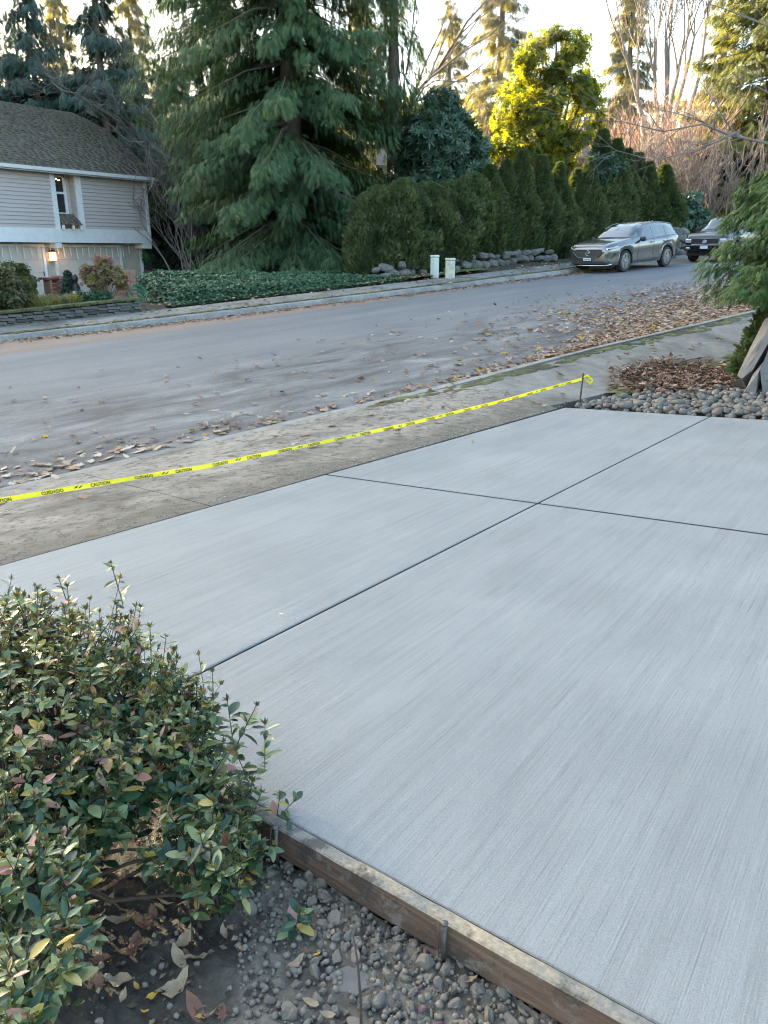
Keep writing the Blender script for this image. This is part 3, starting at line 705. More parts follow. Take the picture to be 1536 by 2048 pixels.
def crown(centers, radii, n, tpl, size, seed, tintf=None, shell=.55, updir=.7, jitter=.5, hole=.0):
    """leaf clusters filling the outer part of several blobs; cut by noise so that gaps stay open"""
    r = np.random.default_rng(seed); centers = np.array(centers, float); radii = np.array(radii, float)
    if radii.ndim == 1: radii = np.stack([radii]*3, 1)
    w = (radii.prod(1))**(2/3); idx = r.choice(len(centers), n, p=w/w.sum())
    d = rand_dirs(n, r); q = r.uniform(shell, 1.0, n)**.7
    q = q*(1+.14*np.sin(d[:, 0]*5+idx)*np.cos(d[:, 1]*6+idx*2)+.12*np.sin(d[:, 2]*9+idx*3))
    P = centers[idx]+d*radii[idx]*q[:, None]
    if hole:
        f = np.array([mnoise.noise(Vector(p)*1.1+Vector((seed, 0, 0))) for p in P*.9]); k = f > -hole; P = P[k]; d = d[k]; idx = idx[k]
    n = len(P)
    out = d+np.array([0, 0, updir])+r.normal(size=(n, 3))*jitter
    fr = frames(out, rand_dirs(n, r)); S = size*r.uniform(.65, 1.3, n)
    T = np.clip(r.normal(.5, .17, n), 0, 1) if tintf is None else tintf(P, r)
    return scatter_tpl(tpl[0], tpl[1], P, fr, S, T)
def bare(seed, h, r0, spread=.5, depth=5, nch=(2, 4), up=.25, first=.25, ratio=.72, start=None, sway=.12, nmin=3, thin=.004, kink=.3, segs=4):
    """bare branching skeleton as one mesh"""
    r = random.Random(seed); B = MB(); cnt = [0]
    def grow(p, d, l, rad, dep):
        pts = [p]; rs = [rad]; 
        for i in range(segs if dep > 1 else 3):
            d = (d+Vector((r.gauss(0, sway), r.gauss(0, sway), r.gauss(0, sway)+up*.12))).normalized(); p = p+d*l/segs; pts.append(p); rs.append(max(thin, rad*(1-.55*(i+1)/segs)))
        B.tube(pts, rs, 7 if dep >= depth-1 else (4 if dep > 1 else 3), cap=False); cnt[0] += 1
        if dep <= 0: return
        for c in range(r.randint(*nch)):
            k = r.randint(1, len(pts)-1) if c else len(pts)-1
            nd = (d+Vector((r.gauss(0, spread), r.gauss(0, spread), r.gauss(0, spread*.7)+up)))
            grow(pts[k], nd.normalized(), l*ratio*r.uniform(.75, 1.2), rs[k]*.75, dep-1)
    for (p, d, l) in (start or [((0, 0, 0), (0, 0, 1), h*first)]): grow(Vector(p), Vector(d).normalized(), l, r0, depth)
    return B
def copy_tree(o, parent=None, **k):
    c = o.copy(); COL.objects.link(c)
    if parent is not None: c.parent = parent
    for ch in list(o.children): copy_tree(ch, c)
    return tag(c, **k)

g_cedar = leafmat('cedar_foliage', [(0, (.022, .05, .026)), (.45, (.06, .12, .055)), (.8, (.12, .19, .08)), (1, (.18, .16, .07))], .6, .35, .35)
g_spruce = leafmat('spruce_foliage', [(0, (.02, .05, .045)), (.5, (.045, .095, .075)), (1, (.08, .14, .09))], .6, .2)
g_yellow_con = leafmat('sunlit_conifer_foliage', [(0, (.06, .08, .03)), (.5, (.14, .16, .05)), (1, (.22, .22, .07))], .6, .4)
g_hemlock = leafmat('hemlock_foliage', [(0, (.016, .045, .014)), (.5, (.045, .105, .026)), (1, (.11, .19, .045))], .55, .3, .3)
g_arb = leafmat('arborvitae_foliage', [(0, (.03, .055, .025)), (.45, (.085, .125, .055)), (1, (.17, .19, .085))], .65, .35)
g_rhodo = leafmat('rhododendron_leaves', [(0, (.035, .075, .055)), (.5, (.06, .12, .08)), (1, (.11, .18, .11))], .35, .2, .6)
g_yellow = leafmat('sunlit_evergreen_leaves', [(0, (.03, .06, .03)), (.4, (.07, .11, .04)), (.6, (.24, .24, .035)), (1, (.42, .36, .03))], .45, .6, tcol=2.2)
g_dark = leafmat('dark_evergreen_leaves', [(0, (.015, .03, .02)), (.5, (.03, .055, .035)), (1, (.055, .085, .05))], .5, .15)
g_mid = leafmat('hedge_leaves', [(0, (.03, .05, .02)), (.5, (.06, .085, .03)), (1, (.16, .13, .05))], .5, .25)
g_ivy = leafmat('ivy_leaves', [(0, (.014, .045, .025)), (.5, (.035, .095, .048)), (1, (.085, .15, .07))], .5, .15, .35)
g_blue = leafmat('blue_green_leaves', [(0, (.05, .10, .075)), (.5, (.09, .16, .12)), (1, (.16, .24, .17))], .5, .2)
g_far = leafmat('hazed_tree_foliage', [(0, (.16, .17, .12)), (.5, (.24, .23, .16)), (1, (.34, .30, .19))], .8, .5)  # pale stops put the haze of distance into the leaf colour
b_pink = simple('reddish_twigs', (.50, .31, .23), (.40, .25, .19), 3, .8)
b_thick = simple('grey_brown_twigs', (.24, .19, .175), (.17, .14, .13), 3, .85)
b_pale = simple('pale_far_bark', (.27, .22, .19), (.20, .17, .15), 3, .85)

def tree_obj(name, base, trunk, B, fol, fmat, bmat=bark, scale=1.0, rz=0.0, foliage_name='foliage', **k):
    t = empty(name, base, rz, **k); t.scale = (scale,)*3
    if trunk is not None: trunk.build('trunk', bmat, t, smooth=True)
    if B is not None and B.V: B.build('branches', bmat, t)
    if fol is not None: link(foliage_name, npmesh(foliage_name, *fol), fmat, t, smooth=False)
    return t
def gz_(x, y): return float(Zs(x, y))
def on_ground(px, Y, dz=0.0):
    x = (px-768)/F*(Y*math.cos(TH)+.2); return Vector((x, Y, gz_(x, Y)+dz))
# ---------------------------------------------------------------- big western red cedar, centre left
def pxX(px, Y, z=2.0): return (px-768)/F*(Y*math.cos(TH)-(z-CH)*math.sin(TH))
def pyZ(py, Y): return at(768, py, Y).z
tr_, br_, fo_ = conifer(24, lambda t: 5.9*(1-t)**.32+.2, 380, 11, z0=1.7, sz=.36, n_fr=200, w=.05, droop=.40, tip=.14, hang=1.0, thin_top=.5, gap=.08)
tree_obj('cedar_tree', (pxX(590, 37), 37, gz_(pxX(590, 37), 37)), tr_, br_, fo_, g_cedar, label='huge dark green cedar with drooping sprays in the centre left behind the ivy bed', cat='cedar tree')
tr_, br_, fo_ = conifer(23, lambda t: 4.4*(1-t)**.35+.3, 220, 12, z0=4.5, sz=.46, n_fr=100, w=.045, droop=.55, tip=.05, hang=1.1, thin_top=.6, gap=.12)
tree_obj('cedar_tree', (pxX(455, 43), 43, gz_(pxX(455, 43), 43)), tr_, br_, fo_, g_cedar, label='second weeping cedar standing between the house and the huge cedar', cat='cedar tree')
tr_, br_, fo_ = conifer(17, lambda t: 1.9*(1-t)**.5+.25, 120, 13, z0=6.0, sz=.42, n_fr=62, w=.045, droop=.9, tip=.0, hang=1.2, gap=.1)
tree_obj('cedar_tree', (pxX(786, 40), 40, gz_(pxX(786, 40), 40)), tr_, br_, fo_, g_cedar, label='slim drooping cedar right of the huge cedar, trunk bare low down', cat='cedar tree')
# spruces at the left, and an added belt of the same trees, mostly unseen, placed to shade the street
tr_, br_, fo_ = conifer(21, lambda t: 5.2*(1-t)**.75+.3, 190, 14, z0=1.5, sz=.62, n_fr=58, droop=.22, tip=.2, hang=.8, w=.05, frn=5)
sp0 = tree_obj('spruce_tree', (pxX(25, 60), 60, -.5), tr_, br_, fo_, g_spruce, label='tall blue green spruce at the far left edge behind the house', cat='spruce tree', group='spruces behind the house')
sp1 = copy_tree(sp0, label='tall spruce above the house ridge, second from the left edge'); sp1.location = (pxX(112, 55), 55, -.5); sp1.rotation_euler.z = 2; sp1.scale = (.85, .85, .92)
sp2 = copy_tree(sp0, label='broad spruce right of the sky gap, over the house roof end'); sp2.location = (pxX(238, 53), 53, -.3); sp2.rotation_euler.z = 4; sp2.scale = (.9, .9, .95)
perp = Vector((.643, .766)); sdir = Vector((-.766, .643))
rb = random.Random(4)
for row in (0, 1, 2, 3, 4):
    s = -46+row*1.7
    while s < (66 if row < 3 else 33):
        p = sdir*(68+row*5+rb.uniform(-1.5, 1.5))+perp*s
        hgt = float(np.interp(s, [-60, 30, 35, 38, 43, 46, 70], [27, 27, 21, 17.5, 17.5, 20.5, 22]))  # heights set to shade the street yet let sun reach the far crowns
        c = copy_tree(sp0, label='added spruce of the mostly unseen belt that shades the street'); c['group'] = 'added shade belt of spruces'
        c.location = (p.x, p.y, -1.5); k = hgt/21; c.scale = (k*1.05, k*1.05, k); c.rotation_euler.z = rb.uniform(0, 6)
        s += 5.4
# dark evergreens under and behind
def blob_tree(name, px, Y, blobs, n, tpl, size, seed, mat, trunkh=0, zoff=None, hole=.3, shell=.5, **k):
    """blobs: (px, py, radius in px) read off at distance Y; the plant itself stands on the ground"""
    x0 = pxX(px, Y); g = gz_(x0, Y); C = []; R = []
    kk = F/(Y*math.cos(TH)); r = random.Random(seed)
    for (bx, by, rad) in blobs:
        p = at(bx, by, Y); C.append((p.x-x0, r.uniform(-.8, .8)*rad/kk*.7, p.z-g)); R.append((rad/kk, rad/kk*1.05, rad/kk*.9))
    fol = crown(C, R, n, tpl, size, seed, shell=shell, hole=hole)
    B = MB()
    top = max(c[2] for c in C)
    B.tube([(0, 0, -.3), (.05, .05, top*.3), (.0, .1, top*.6)], [.06+.012*top, .05+.008*top, .03], 7)
    for c in C:
        a = Vector((0, 0, max(.1, min(c[2]*.35, top*.4)))); b = Vector(c); m = (a+b)/2+Vector((r.uniform(-.2, .2), 0, r.uniform(.0, .3))); B.tube([a, m, b], [.045+.006*top, .03+.004*top, .015], 5, cap=False)
        for _ in range(5):
            e = b+Vector((r.gauss(0, 1), r.gauss(0, 1), r.gauss(.2, .8))).normalized()*R[0][0]*.8; B.tube([m.lerp(b, r.random()), (b+e)/2+Vector((0, 0, .1)), e], [.02, .014, .006], 4, cap=False)
    t = empty(name, (x0, Y, g), **k); B.build('branches', bark, t); link('leaves', npmesh('leaves', *fol), mat, t); return t
R8 = rosette_tpl(8, .26, .25, 1); R6 = rosette_tpl(6, .45, .4, 2); R7 = rosette_tpl(7, .3, .1, 3)
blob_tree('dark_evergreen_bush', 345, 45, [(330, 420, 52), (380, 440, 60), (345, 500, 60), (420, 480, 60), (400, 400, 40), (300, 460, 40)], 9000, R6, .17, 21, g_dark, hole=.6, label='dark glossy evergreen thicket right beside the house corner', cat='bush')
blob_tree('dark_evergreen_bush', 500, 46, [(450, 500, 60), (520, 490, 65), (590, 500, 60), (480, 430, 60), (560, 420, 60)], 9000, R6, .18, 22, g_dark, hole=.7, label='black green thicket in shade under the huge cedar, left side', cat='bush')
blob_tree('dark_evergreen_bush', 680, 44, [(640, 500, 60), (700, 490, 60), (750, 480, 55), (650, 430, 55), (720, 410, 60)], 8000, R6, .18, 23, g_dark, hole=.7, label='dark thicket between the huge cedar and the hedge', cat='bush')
blob_tree('broadleaf_evergreen', 190, 56, [(60, 215, 45), (120, 205, 45), (170, 225, 42), (215, 270, 45), (250, 310, 42), (150, 270, 60), (285, 335, 36), (60, 280, 60), (230, 350, 60)], 9000, R6, .26, 24, g_dark, label='olive broadleaf evergreen rising behind the curved house roof', cat='tree')
# bare tree with mossy limb over the house end
def limb_tree(name, Y, trunkpx, limbs, seed, mat, depth, r0, spread=.5, ratio=.68, thin=.006, nch=(2, 4), up=.15, lw=.33, **k):
    x0 = pxX(trunkpx, Y); g = gz_(x0, Y); o = Vector((x0, Y, g)); t = empty(name, o, **k); B = MB()
    r = random.Random(seed)
    first = at(*limbs[0][0], Y)-o
    B.tube([(0, 0, -.3), (first.x*.3, .1, first.z*.5), first], [r0*1.5, r0*1.3, r0], 9)
    B.build('trunk', mat, t, smooth=True); B2 = MB()
    for i, pts in enumerate(limbs):
        P = [at(a, b, Y)-o+Vector((0, r.uniform(-.6, .6)*j, 0)) for j, (a, b) in enumerate(pts)]
        n = len(P); rs = [r0*(1-.75*j/(n-1)) if i == 0 else r0*.6*(1-.75*j/(n-1)) for j in range(n)]
        B2.tube(P, rs, 7, cap=False)
        tot = (P[-1]-P[0]).length
        for j in range(1, n):
            for _ in range(2 if j < n-1 else 3):
                q = P[j-1].lerp(P[j], r.random()) if j < n-1 else P[j]
                d = (P[j]-P[j-1]).normalized()+Vector((r.gauss(0, spread), r.gauss(0, spread), r.gauss(up, spread)))
                s = bare(r.randint(0, 9999), 1, rs[j]*.7, spread, depth, nch, up, 1, ratio, [(q, d, tot*lw*r.uniform(.6, 1.1))], thin=thin)
                B2.add(s.V, s.F)
    B2.build('branches', mat, t); return t
limb_tree('bare_tree', 40.5, 440, [[(440, 420), (395, 345), (345, 318), (290, 285), (240, 240), (190, 205)], [(345, 318), (320, 250), (285, 210), (300, 160)], [(395, 345), (420, 310), (445, 300)], [(360, 325), (330, 350), (300, 360)], [(290, 285), (255, 282), (220, 250)]], 31, bark_grey, 4, .11, .6, nch=(2, 4), thin=.007, lw=.42, label='leafless tree with mossy leaning limb over the house roof end', cat='bare tree')

# rhododendron and the tall sunlit evergreen behind the hedge
blob_tree('rhododendron', 880, 38, [(880, 215, 32), (862, 270, 50), (910, 285, 45), (830, 300, 42), (880, 330, 52), (935, 335, 42), (820, 345, 30), (950, 300, 28), (905, 240, 30)], 3800, R8, .34, 41, g_rhodo, hole=.28, label='large rhododendron with drooping leaves behind the olive hedge', cat='rhododendron')
blob_tree('evergreen_tree', 1095, 43, [(1085, 105, 44), (1140, 100, 38), (1112, 78, 24), (1108, 142, 34), (1152, 146, 34), (1178, 172, 24), (1060, 170, 46), (1125, 180, 54), (1172, 205, 38), (1020, 215, 40), (1085, 245, 64), (1155, 265, 50), (995, 270, 36), (1045, 300, 54), (1115, 315, 58), (972, 302, 30), (1170, 325, 30), (1190, 240, 22), (1000, 240, 20), (1045, 130, 22)], 11000, R7, .22, 42, g_yellow, shell=.25, hole=.16, label='tall broadleaf evergreen catching yellow sun above the hedge', cat='tree')
blob_tree('rhododendron', 1215, 39.5, [(1205, 345, 22), (1195, 325, 16), (1228, 330, 16)], 420, R8, .3, 43, g_rhodo, label='small rhododendron poking out between two pointed hedge trees', cat='rhododendron')
# ---------------------------------------------------------------- arborvitae hedge, every tree its own
def arb(seed, h, r0, n, point, lump):
    r = np.random.default_rng(seed); t = r.uniform(0, 1, n)**.85; a = r.uniform(0, 2*math.pi, n)
    prof = np.where(t < .12, .75+.25*t/.12, 1.0)*((1-t**point)**.75 if point > 3 else np.minimum(1, (1-t)*1.75)**1.05)
    f = np.array([mnoise.noise(Vector((math.cos(q)*1.4+seed, math.sin(q)*1.4, tt*h*1.1))) for q, tt in zip(a, t)])
    f2 = np.array([mnoise.noise(Vector((math.cos(q)*4+seed, math.sin(q)*4, tt*h*2.2))) for q, tt in zip(a, t)])
    R = r0*(prof*(1+lump*f+lump*.5*f2))*r.uniform(.8, 1.02, n)+.03
    P = np.stack([np.cos(a)*R, np.sin(a)*R, t*h], 1)
    out = np.stack([np.cos(a), np.sin(a), np.zeros(n)], 1)
    d = out*r.uniform(.15, .9, n)[:, None]+np.array([0, 0, 1.])*r.uniform(.5, 1.3, n)[:, None]+r.normal(size=(n, 3))*.25
    tp = frond_tpl(2, .8, .13, .05, seed)
    return scatter_tpl(tp[0], tp[1], P, frames(d, rand_dirs(n, r)), r.uniform(.10, .22, n), np.clip(.45+.5*f+r.normal(0, .13, n), 0, 1))
def arb_mesh(seed, h, r0, n, point, lump): return npmesh('foliage', *arb(seed, h, r0, n, point, lump))
arb_m = [arb_mesh(s, 4.0, .72, 14000, 1.9, .34) for s in (1, 2, 3)]; arb_r = [arb_mesh(s, 3.2, .92, 15000, 5, .42) for s in (4, 5)]
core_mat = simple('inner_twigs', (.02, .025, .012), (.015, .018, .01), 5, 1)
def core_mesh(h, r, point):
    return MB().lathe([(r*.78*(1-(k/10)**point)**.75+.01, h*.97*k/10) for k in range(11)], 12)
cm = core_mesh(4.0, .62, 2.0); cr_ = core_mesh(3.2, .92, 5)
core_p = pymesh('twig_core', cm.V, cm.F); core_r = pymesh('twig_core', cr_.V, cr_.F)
hedge = [(733, 425, 38), (760, 378, 62), (805, 364, 62), (852, 370, 62), (900, 366, 60), (940, 352, 56), (975, 335, 56), (1005, 325, 50), (1035, 306, 50), (1073, 316, 50), (1108, 330, 46), (1143, 342, 44), (1166, 320, 44), (1187, 266, 54), (1216, 284, 50), (1238, 303, 44), (1260, 311, 44), (1282, 328, 44), (1313, 334, 54), (1338, 392, 36)]
names = ['leftmost low rounded arborvitae against the cedar', 'rounded arborvitae, second from the left end of the hedge', 'rounded arborvitae, third from the left end of the hedge', 'rounded arborvitae right behind the left utility box', 'rounded arborvitae right behind the right utility box', 'last rounded arborvitae before the pointed ones', 'first pointed arborvitae of the hedge from the left', 'pointed arborvitae, second of the pointed row from left', 'taller pointed arborvitae below the yellow lit leaves', 'pointed arborvitae, fourth of the pointed row from left', 'pointed arborvitae left of the silver grey car nose', 'short pointed arborvitae above the car bonnet', 'pointed arborvitae just left of the tallest one', 'tallest pointed arborvitae with spire against the thicket', 'second tallest arborvitae spire, right of the tallest', 'pointed arborvitae above the front door of the car', 'pointed arborvitae above the rear door of the car', 'pointed arborvitae above the tail of the car', 'blunt topped arborvitae near the right end of the hedge', 'lowest arborvitae at the right end of the hedge']
for i, ((px, ty, wd), lab) in enumerate(zip(hedge, names)):
    vv_ = 24.4+(.5 if i in (13, 14, 15, 16) else 0)+(i % 2)*.15
    lo, hi = 5.0, 60.0
    for _ in range(40):
        m = (lo+hi)/2; x, y = xy(m, vv_)
        if proj(x, y, 1.5)[0] < px: lo = m
        else: hi = m
    x, y = xy(lo, vv_); g = gz_(x, y)-.05; top = pyZ(ty, y); wm = 1.14*wd/F*y*math.cos(TH)
    rnd = i <= 5
    t = empty('arborvitae', (x, y, g), random.uniform(0, 6), label=lab, cat='arborvitae', group='arborvitae hedge trees')
    hh = (3.2 if rnd else 4.0); r_ = (.92 if rnd else .72)
    s = (wm*.76/r_ if not rnd else wm*.85/r_); t.scale = (s, s, (top-g)/hh)
    link('foliage', (arb_r if rnd else arb_m)[i % (2 if rnd else 3)], g_arb, t)
    link('twig_core', core_r if rnd else core_p, core_mat, t)
    if rnd: pass
# ---------------------------------------------------------------- background: thicket, big bare tree, far conifers
def thicket(name, Y, x0, x1, n, seed, h, mat, depth=4, lean=0, **k):
    B = MB(); r = random.Random(seed)
    o = Vector((pxX((x0+x1)/2, Y), Y, gz_(pxX((x0+x1)/2, Y), Y))); xa = pxX(x0, Y)-o.x; xb = pxX(x1, Y)-o.x
    for i in range(n):
        x = r.uniform(xa, xb); y = r.uniform(-3, 3); hh = h*r.uniform(.7, 1.05)
        s = bare(r.randint(0, 99999), 1, .05, .42, depth, (2, 3), .35, 1, .72, [((x, y, 0), (r.gauss(lean, .3), r.gauss(0, .3), 1), hh*.36)], thin=.012)
        B.add(s.V, s.F)
    t = empty(name, o, **k); B.build('branches', mat, t); return t
thicket('bare_shrub', 52, 1215, 1345, 30, 51, 9.8, b_pink, 5, label='dense leafless shrub with reddish tips glowing in the sun', cat='bare shrub')
thicket('bare_shrub', 47, 1215, 1430, 46, 52, 7.0, b_thick, 5, .15, label='grey brown leafless thicket behind the pointed hedge', cat='bare shrub')
thicket('bare_shrub', 60, 890, 1010, 16, 53, 9.0, b_pink, 4, label='pale leafless shrub in the gap left of the yellow lit tree', cat='bare shrub')
blob_tree('blue_green_bush', 1380, 43, [(1378, 425, 30), (1358, 445, 24), (1400, 445, 24), (1385, 400, 18)], 1800, R6, .2, 54, g_blue, hole=.5, label='round blue green bush behind the second parked car', cat='bush')
blob_tree('dark_evergreen_bush', 1420, 50, [(1420, 350, 45), (1460, 320, 55), (1440, 390, 40), (1500, 360, 60), (1420, 410, 30)], 5000, R6, .24, 55, g_dark, hole=.4, label='dark evergreens low behind the right foreground branches', cat='bush')
x_ = pxX(1305, 64); g_ = gz_(x_, 64)
bt_ = empty('bare_tree', (x_, 64, g_), label='tall multi stemmed leafless tree against the white sky', cat='bare tree')
r6 = random.Random(8); st = []
TB = MB()
for tx, d in ((1262, -.30), (1283, -.12), (1298, -.04), (1312, .03), (1327, .10), (1345, .24)):
    a = Vector(((tx-1305)*.035*.4, r6.uniform(-.5, .5), 0)); b_ = Vector(((tx-1305)*.036, r6.uniform(-.8, .8), 9)); TB.tube([a, (a+b_)/2, b_], [.28, .24, .19], 8)
    st.append((b_, (d, r6.gauss(0, .1), 1), 5.2))
TB.build('trunk', b_pale, bt_, smooth=True)
bare(61, 1, .17, .30, 5, (3, 4), .35, 1, .74, st, thin=.016, sway=.06).build('branches', b_pale, bt_)
blobl = [((1240, 150), (-.5, 0, .6))]
x_ = pxX(835, 44); o_ = Vector((x_, 44, gz_(x_, 44)))
limb_tree('bare_tree', 41, 800, [[(800, 260), (826, 195), (880, 125), (930, 55), (975, 0), (1010, -60)], [(826, 195), (850, 130), (880, 70), (900, 0)], [(850, 165), (915, 115), (985, 60), (1030, 20)], [(805, 240), (850, 170), (870, 165), (960, 150)], [(815, 215), (870, 185), (930, 155), (990, 120)], [(812, 150), (822, 90), (830, 0), (835, -60)]], 62, b_thick, 3, .10, .42, thin=.007, nch=(2, 3), up=.1, label='leafless maple with thin limbs fanning right of the slim cedar', cat='bare tree')
tr_, br_, fo_ = conifer(34, lambda t: 6.5*(1-t)**.6+.3, 190, 63, z0=3, sz=.9, n_fr=60, droop=.35, w=.035, hang=.7, gap=.15)
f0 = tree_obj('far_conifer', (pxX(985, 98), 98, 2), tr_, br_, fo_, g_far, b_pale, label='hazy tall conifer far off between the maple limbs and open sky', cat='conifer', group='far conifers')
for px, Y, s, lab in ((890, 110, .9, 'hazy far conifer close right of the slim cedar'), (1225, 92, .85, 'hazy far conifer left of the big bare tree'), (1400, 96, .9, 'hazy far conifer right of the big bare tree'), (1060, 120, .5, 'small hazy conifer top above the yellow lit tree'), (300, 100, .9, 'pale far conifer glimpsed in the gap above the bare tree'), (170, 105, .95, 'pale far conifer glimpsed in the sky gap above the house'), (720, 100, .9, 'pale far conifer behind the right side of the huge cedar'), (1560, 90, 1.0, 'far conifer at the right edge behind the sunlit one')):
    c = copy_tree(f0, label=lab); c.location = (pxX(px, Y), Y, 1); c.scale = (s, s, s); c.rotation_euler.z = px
# a far wooded hillside closes the bottom of the view
hillb = [(px, 330+random.uniform(-40, 30), 90) for px in range(-100, 1700, 70)]
C = []; Rr = []
for px, py, rad in hillb:
    p = at(px, py, 125); C.append(p); Rr.append((8.5, 6, 8)); C.append(p-Vector((0, 0, 8))); Rr.append((9, 6, 8))
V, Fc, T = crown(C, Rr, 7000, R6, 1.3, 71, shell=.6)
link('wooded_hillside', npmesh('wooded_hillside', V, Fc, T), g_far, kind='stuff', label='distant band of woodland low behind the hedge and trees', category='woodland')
thicket('bare_shrub', 42.2, 365, 415, 14, 57, 7.2, b_thick, 4, -.15, label='tangle of fine purple grey twigs between house roof and cedar')
# right hand sunlit conifer
tr_, br_, fo_ = conifer(21, lambda t: 6.0*(1-t)**.6+.3, 230, 64, z0=2.5, sz=.55, n_fr=75, droop=.2, tip=.25, hang=.45, w=.05)
tree_obj('conifer_tree', (pxX(1500, 50), 50, 1.4), tr_, br_, fo_, g_yellow_con, label='big conifer top right with sun on its left side', cat='conifer')
limb_tree('bare_tree', 27, 1640, [[(1640, 330), (1580, 300), (1480, 262), (1400, 250), (1330, 262), (1250, 240)], [(1480, 262), (1400, 300), (1330, 312), (1260, 290)], [(1600, 120), (1530, 60), (1460, 20), (1420, -20)], [(1580, 250), (1520, 190), (1460, 170)]], 65, b_thick, 2, .055, .4, thin=.004, nch=(2, 3), up=.05, label='thin bare branches reaching in from the right edge', cat='bare tree')
limb_tree('bare_tree', 45, 1480, [[(1470, 420), (1462, 360), (1455, 300), (1440, 230)], [(1462, 360), (1490, 310), (1520, 260)], [(1462, 380), (1475, 330), (1500, 290), (1536, 270)], [(1455, 330), (1440, 290), (1400, 265)]], 66, b_pale, 2, .05, .35, thin=.006, nch=(2, 3), up=.2, label='pale leafless sapling below the sunlit conifer', cat='bare tree')
# neighbouring houses glimpsed behind the hedge
def far_house(name, pxa, pxb, pyt, pyb, Y, wallc, label, depth=8):
    a = at(pxa, pyb, Y); b = at(pxb, pyt, Y); h = empty(name, (a.x, Y, 0), label=label, cat='house'); w = b.x-a.x; z0 = gz_(a.x, Y)-.5; z1 = b.z
    wm = simple(name+'_wall', wallc, tuple(q*.85 for q in wallc), 2, .8)
    MB().box((0, 0, z0), (w, depth, z1)).build('wall', wm, h)
    MB().add([(-.4, -.5, z1), (w+.4, -.5, z1), (w+.4, depth/2, z1+2.6), (-.4, depth/2, z1+2.6), (-.4, depth+.5, z1), (w+.4, depth+.5, z1), (-.4, -.5, z1-.15), (w+.4, -.5, z1-.15)], [(0, 1, 2, 3), (3, 2, 5, 4), (0, 6, 7, 1), (0, 3, 4), (1, 5, 2)]).build('roof', shingle, h)
    for k in range(2):
        x = w*(.15+.45*k); wn_ = MB().box((x, -.03, z1-1.9), (x+w*.25, .02, z1-.6)).build('window', glass, h); MB().box((x-.08, -.06, z1-2.0), (x+w*.25+.08, -.035, z1-1.9)).build('sill', trim, wn_)
far_house('neighbour_house', 1085, 1182, 318, 470, 58, (.42, .26, .20), 'reddish brown house end glimpsed above the hedge by the tallest spire')
far_house('neighbour_house', 765, 925, 332, 470, 56, (.62, .56, .56), 'pale pinkish house glimpsed through the rhododendron')

# ---------------------------------------------------------------- ivy bed
def ivy_h(u, v):
    a = sstep(0, .6, v-(vfar(u)+2.75))*sstep(9.9, 10.6, u)*(1-sstep(17.3, 18.6, u))
    return a*(.35+.55*sstep(0, 4, v-(vfar(u)+2.75)))*np.interp(u, [9, 12, 15, 18], [.95, .85, .6, .35])
n = 26000; u_ = RNG.uniform(10.0, 18.4, n); v_ = vfar(u_)+2.75+RNG.uniform(0, 1, n)**1.3*5.5
X, Y = xy(u_, v_); lum = np.array([mnoise.noise(Vector((a*1.3, b*1.3, 0))) for a, b in zip(X, Y)])
Z = Zs(X, Y)+ivy_h(u_, v_)*(1+.3*lum)+RNG.uniform(-.06, .05, n)
nn = np.stack([RNG.normal(.1, .5, n), RNG.normal(-.5, .5, n), np.ones(n)], 1); dd_ = np.stack([RNG.normal(size=n), RNG.normal(size=n)-.5, RNG.normal(-.3, .3, n)], 1)
hv, hf = np.array([(0, 0, 0), (-.5, .35, .06), (0, 1, -.05), (.5, .35, .06)], float), np.array([(0, 2, 1), (0, 3, 2)])
V, Fc, T = scatter_tpl(hv, hf, np.stack([X, Y, Z], 1), frames(dd_, nn), RNG.uniform(.07, .14, n), np.clip(RNG.normal(.5, .2, n)+lum*.4, 0, 1))
link('ivy_ground_cover', npmesh('ivy', V, Fc, T), g_ivy, kind='stuff', label='thick bank of ivy between the far sidewalk and the cedar', category='ivy')
us = np.linspace(9.9, 18.5, 40); T_ = np.linspace(0, 1, 14); Uu, Tt = np.meshgrid(us, T_, indexing='ij'); Vv = vfar(Uu)+2.7+Tt*6
X, Y = xy(Uu, Vv); Zi = Zs(X, Y)+ivy_h(Uu, Vv)*.8-.04; Pm = np.stack([X, Y, Zi], -1).reshape(-1, 3)
i = np.arange(39*13); q = (i//13)*14+i % 13
link('ivy_bank_soil', npmesh('ivy_bank_soil', Pm, np.stack([q, q+14, q+15, q+1], 1)), ground_mat, kind='structure')
# ================================================================ PARKED VEHICLES
def paint(name, c, metal=.7, rough=.28):
    m, nt, b = nmat(name); b.inputs['Base Color'].default_value = (*c, 1); b.inputs['Metallic'].default_value = metal; b.inputs['Roughness'].default_value = rough
    b.inputs['Coat Weight'].default_value = .9; b.inputs['Coat Roughness'].default_value = .05
    n = noise(nt, coord(nt), 3, 4); L(nt, ramp(nt, n, [(.3, rough*.85), (.7, rough*1.2)]), b.inputs['Roughness']); return m
tyre_m = simple('tyre_rubber', (.02, .02, .021), (.03, .03, .03), 30, .85)
rim_m = simple('alloy_rim', (.22, .22, .23), (.3, .3, .31), 6, .35, .8)
car_glass = nmat('car_glass'); car_glass[2].inputs['Base Color'].default_value = (.015, .02, .022, 1); car_glass[2].inputs['Roughness'].default_value = .03; car_glass[2].inputs['Specular IOR Level'].default_value = 1.0; car_glass[2].inputs['Coat Weight'].default_value = 1; car_glass = car_glass[0]
blackp = simple('black_plastic', (.015, .015, .016), (.022, .022, .023), 40, .5)
chrome = simple('bright_trim', (.6, .6, .62), (.5, .5, .52), 5, .2, 1)
lens_m = nmat('headlight_lens'); lens_m[2].inputs['Base Color'].default_value = (.75, .78, .8, 1); lens_m[2].inputs['Roughness'].default_value = .08; lens_m[2].inputs['Metallic'].default_value = .6; lens_m = lens_m[0]
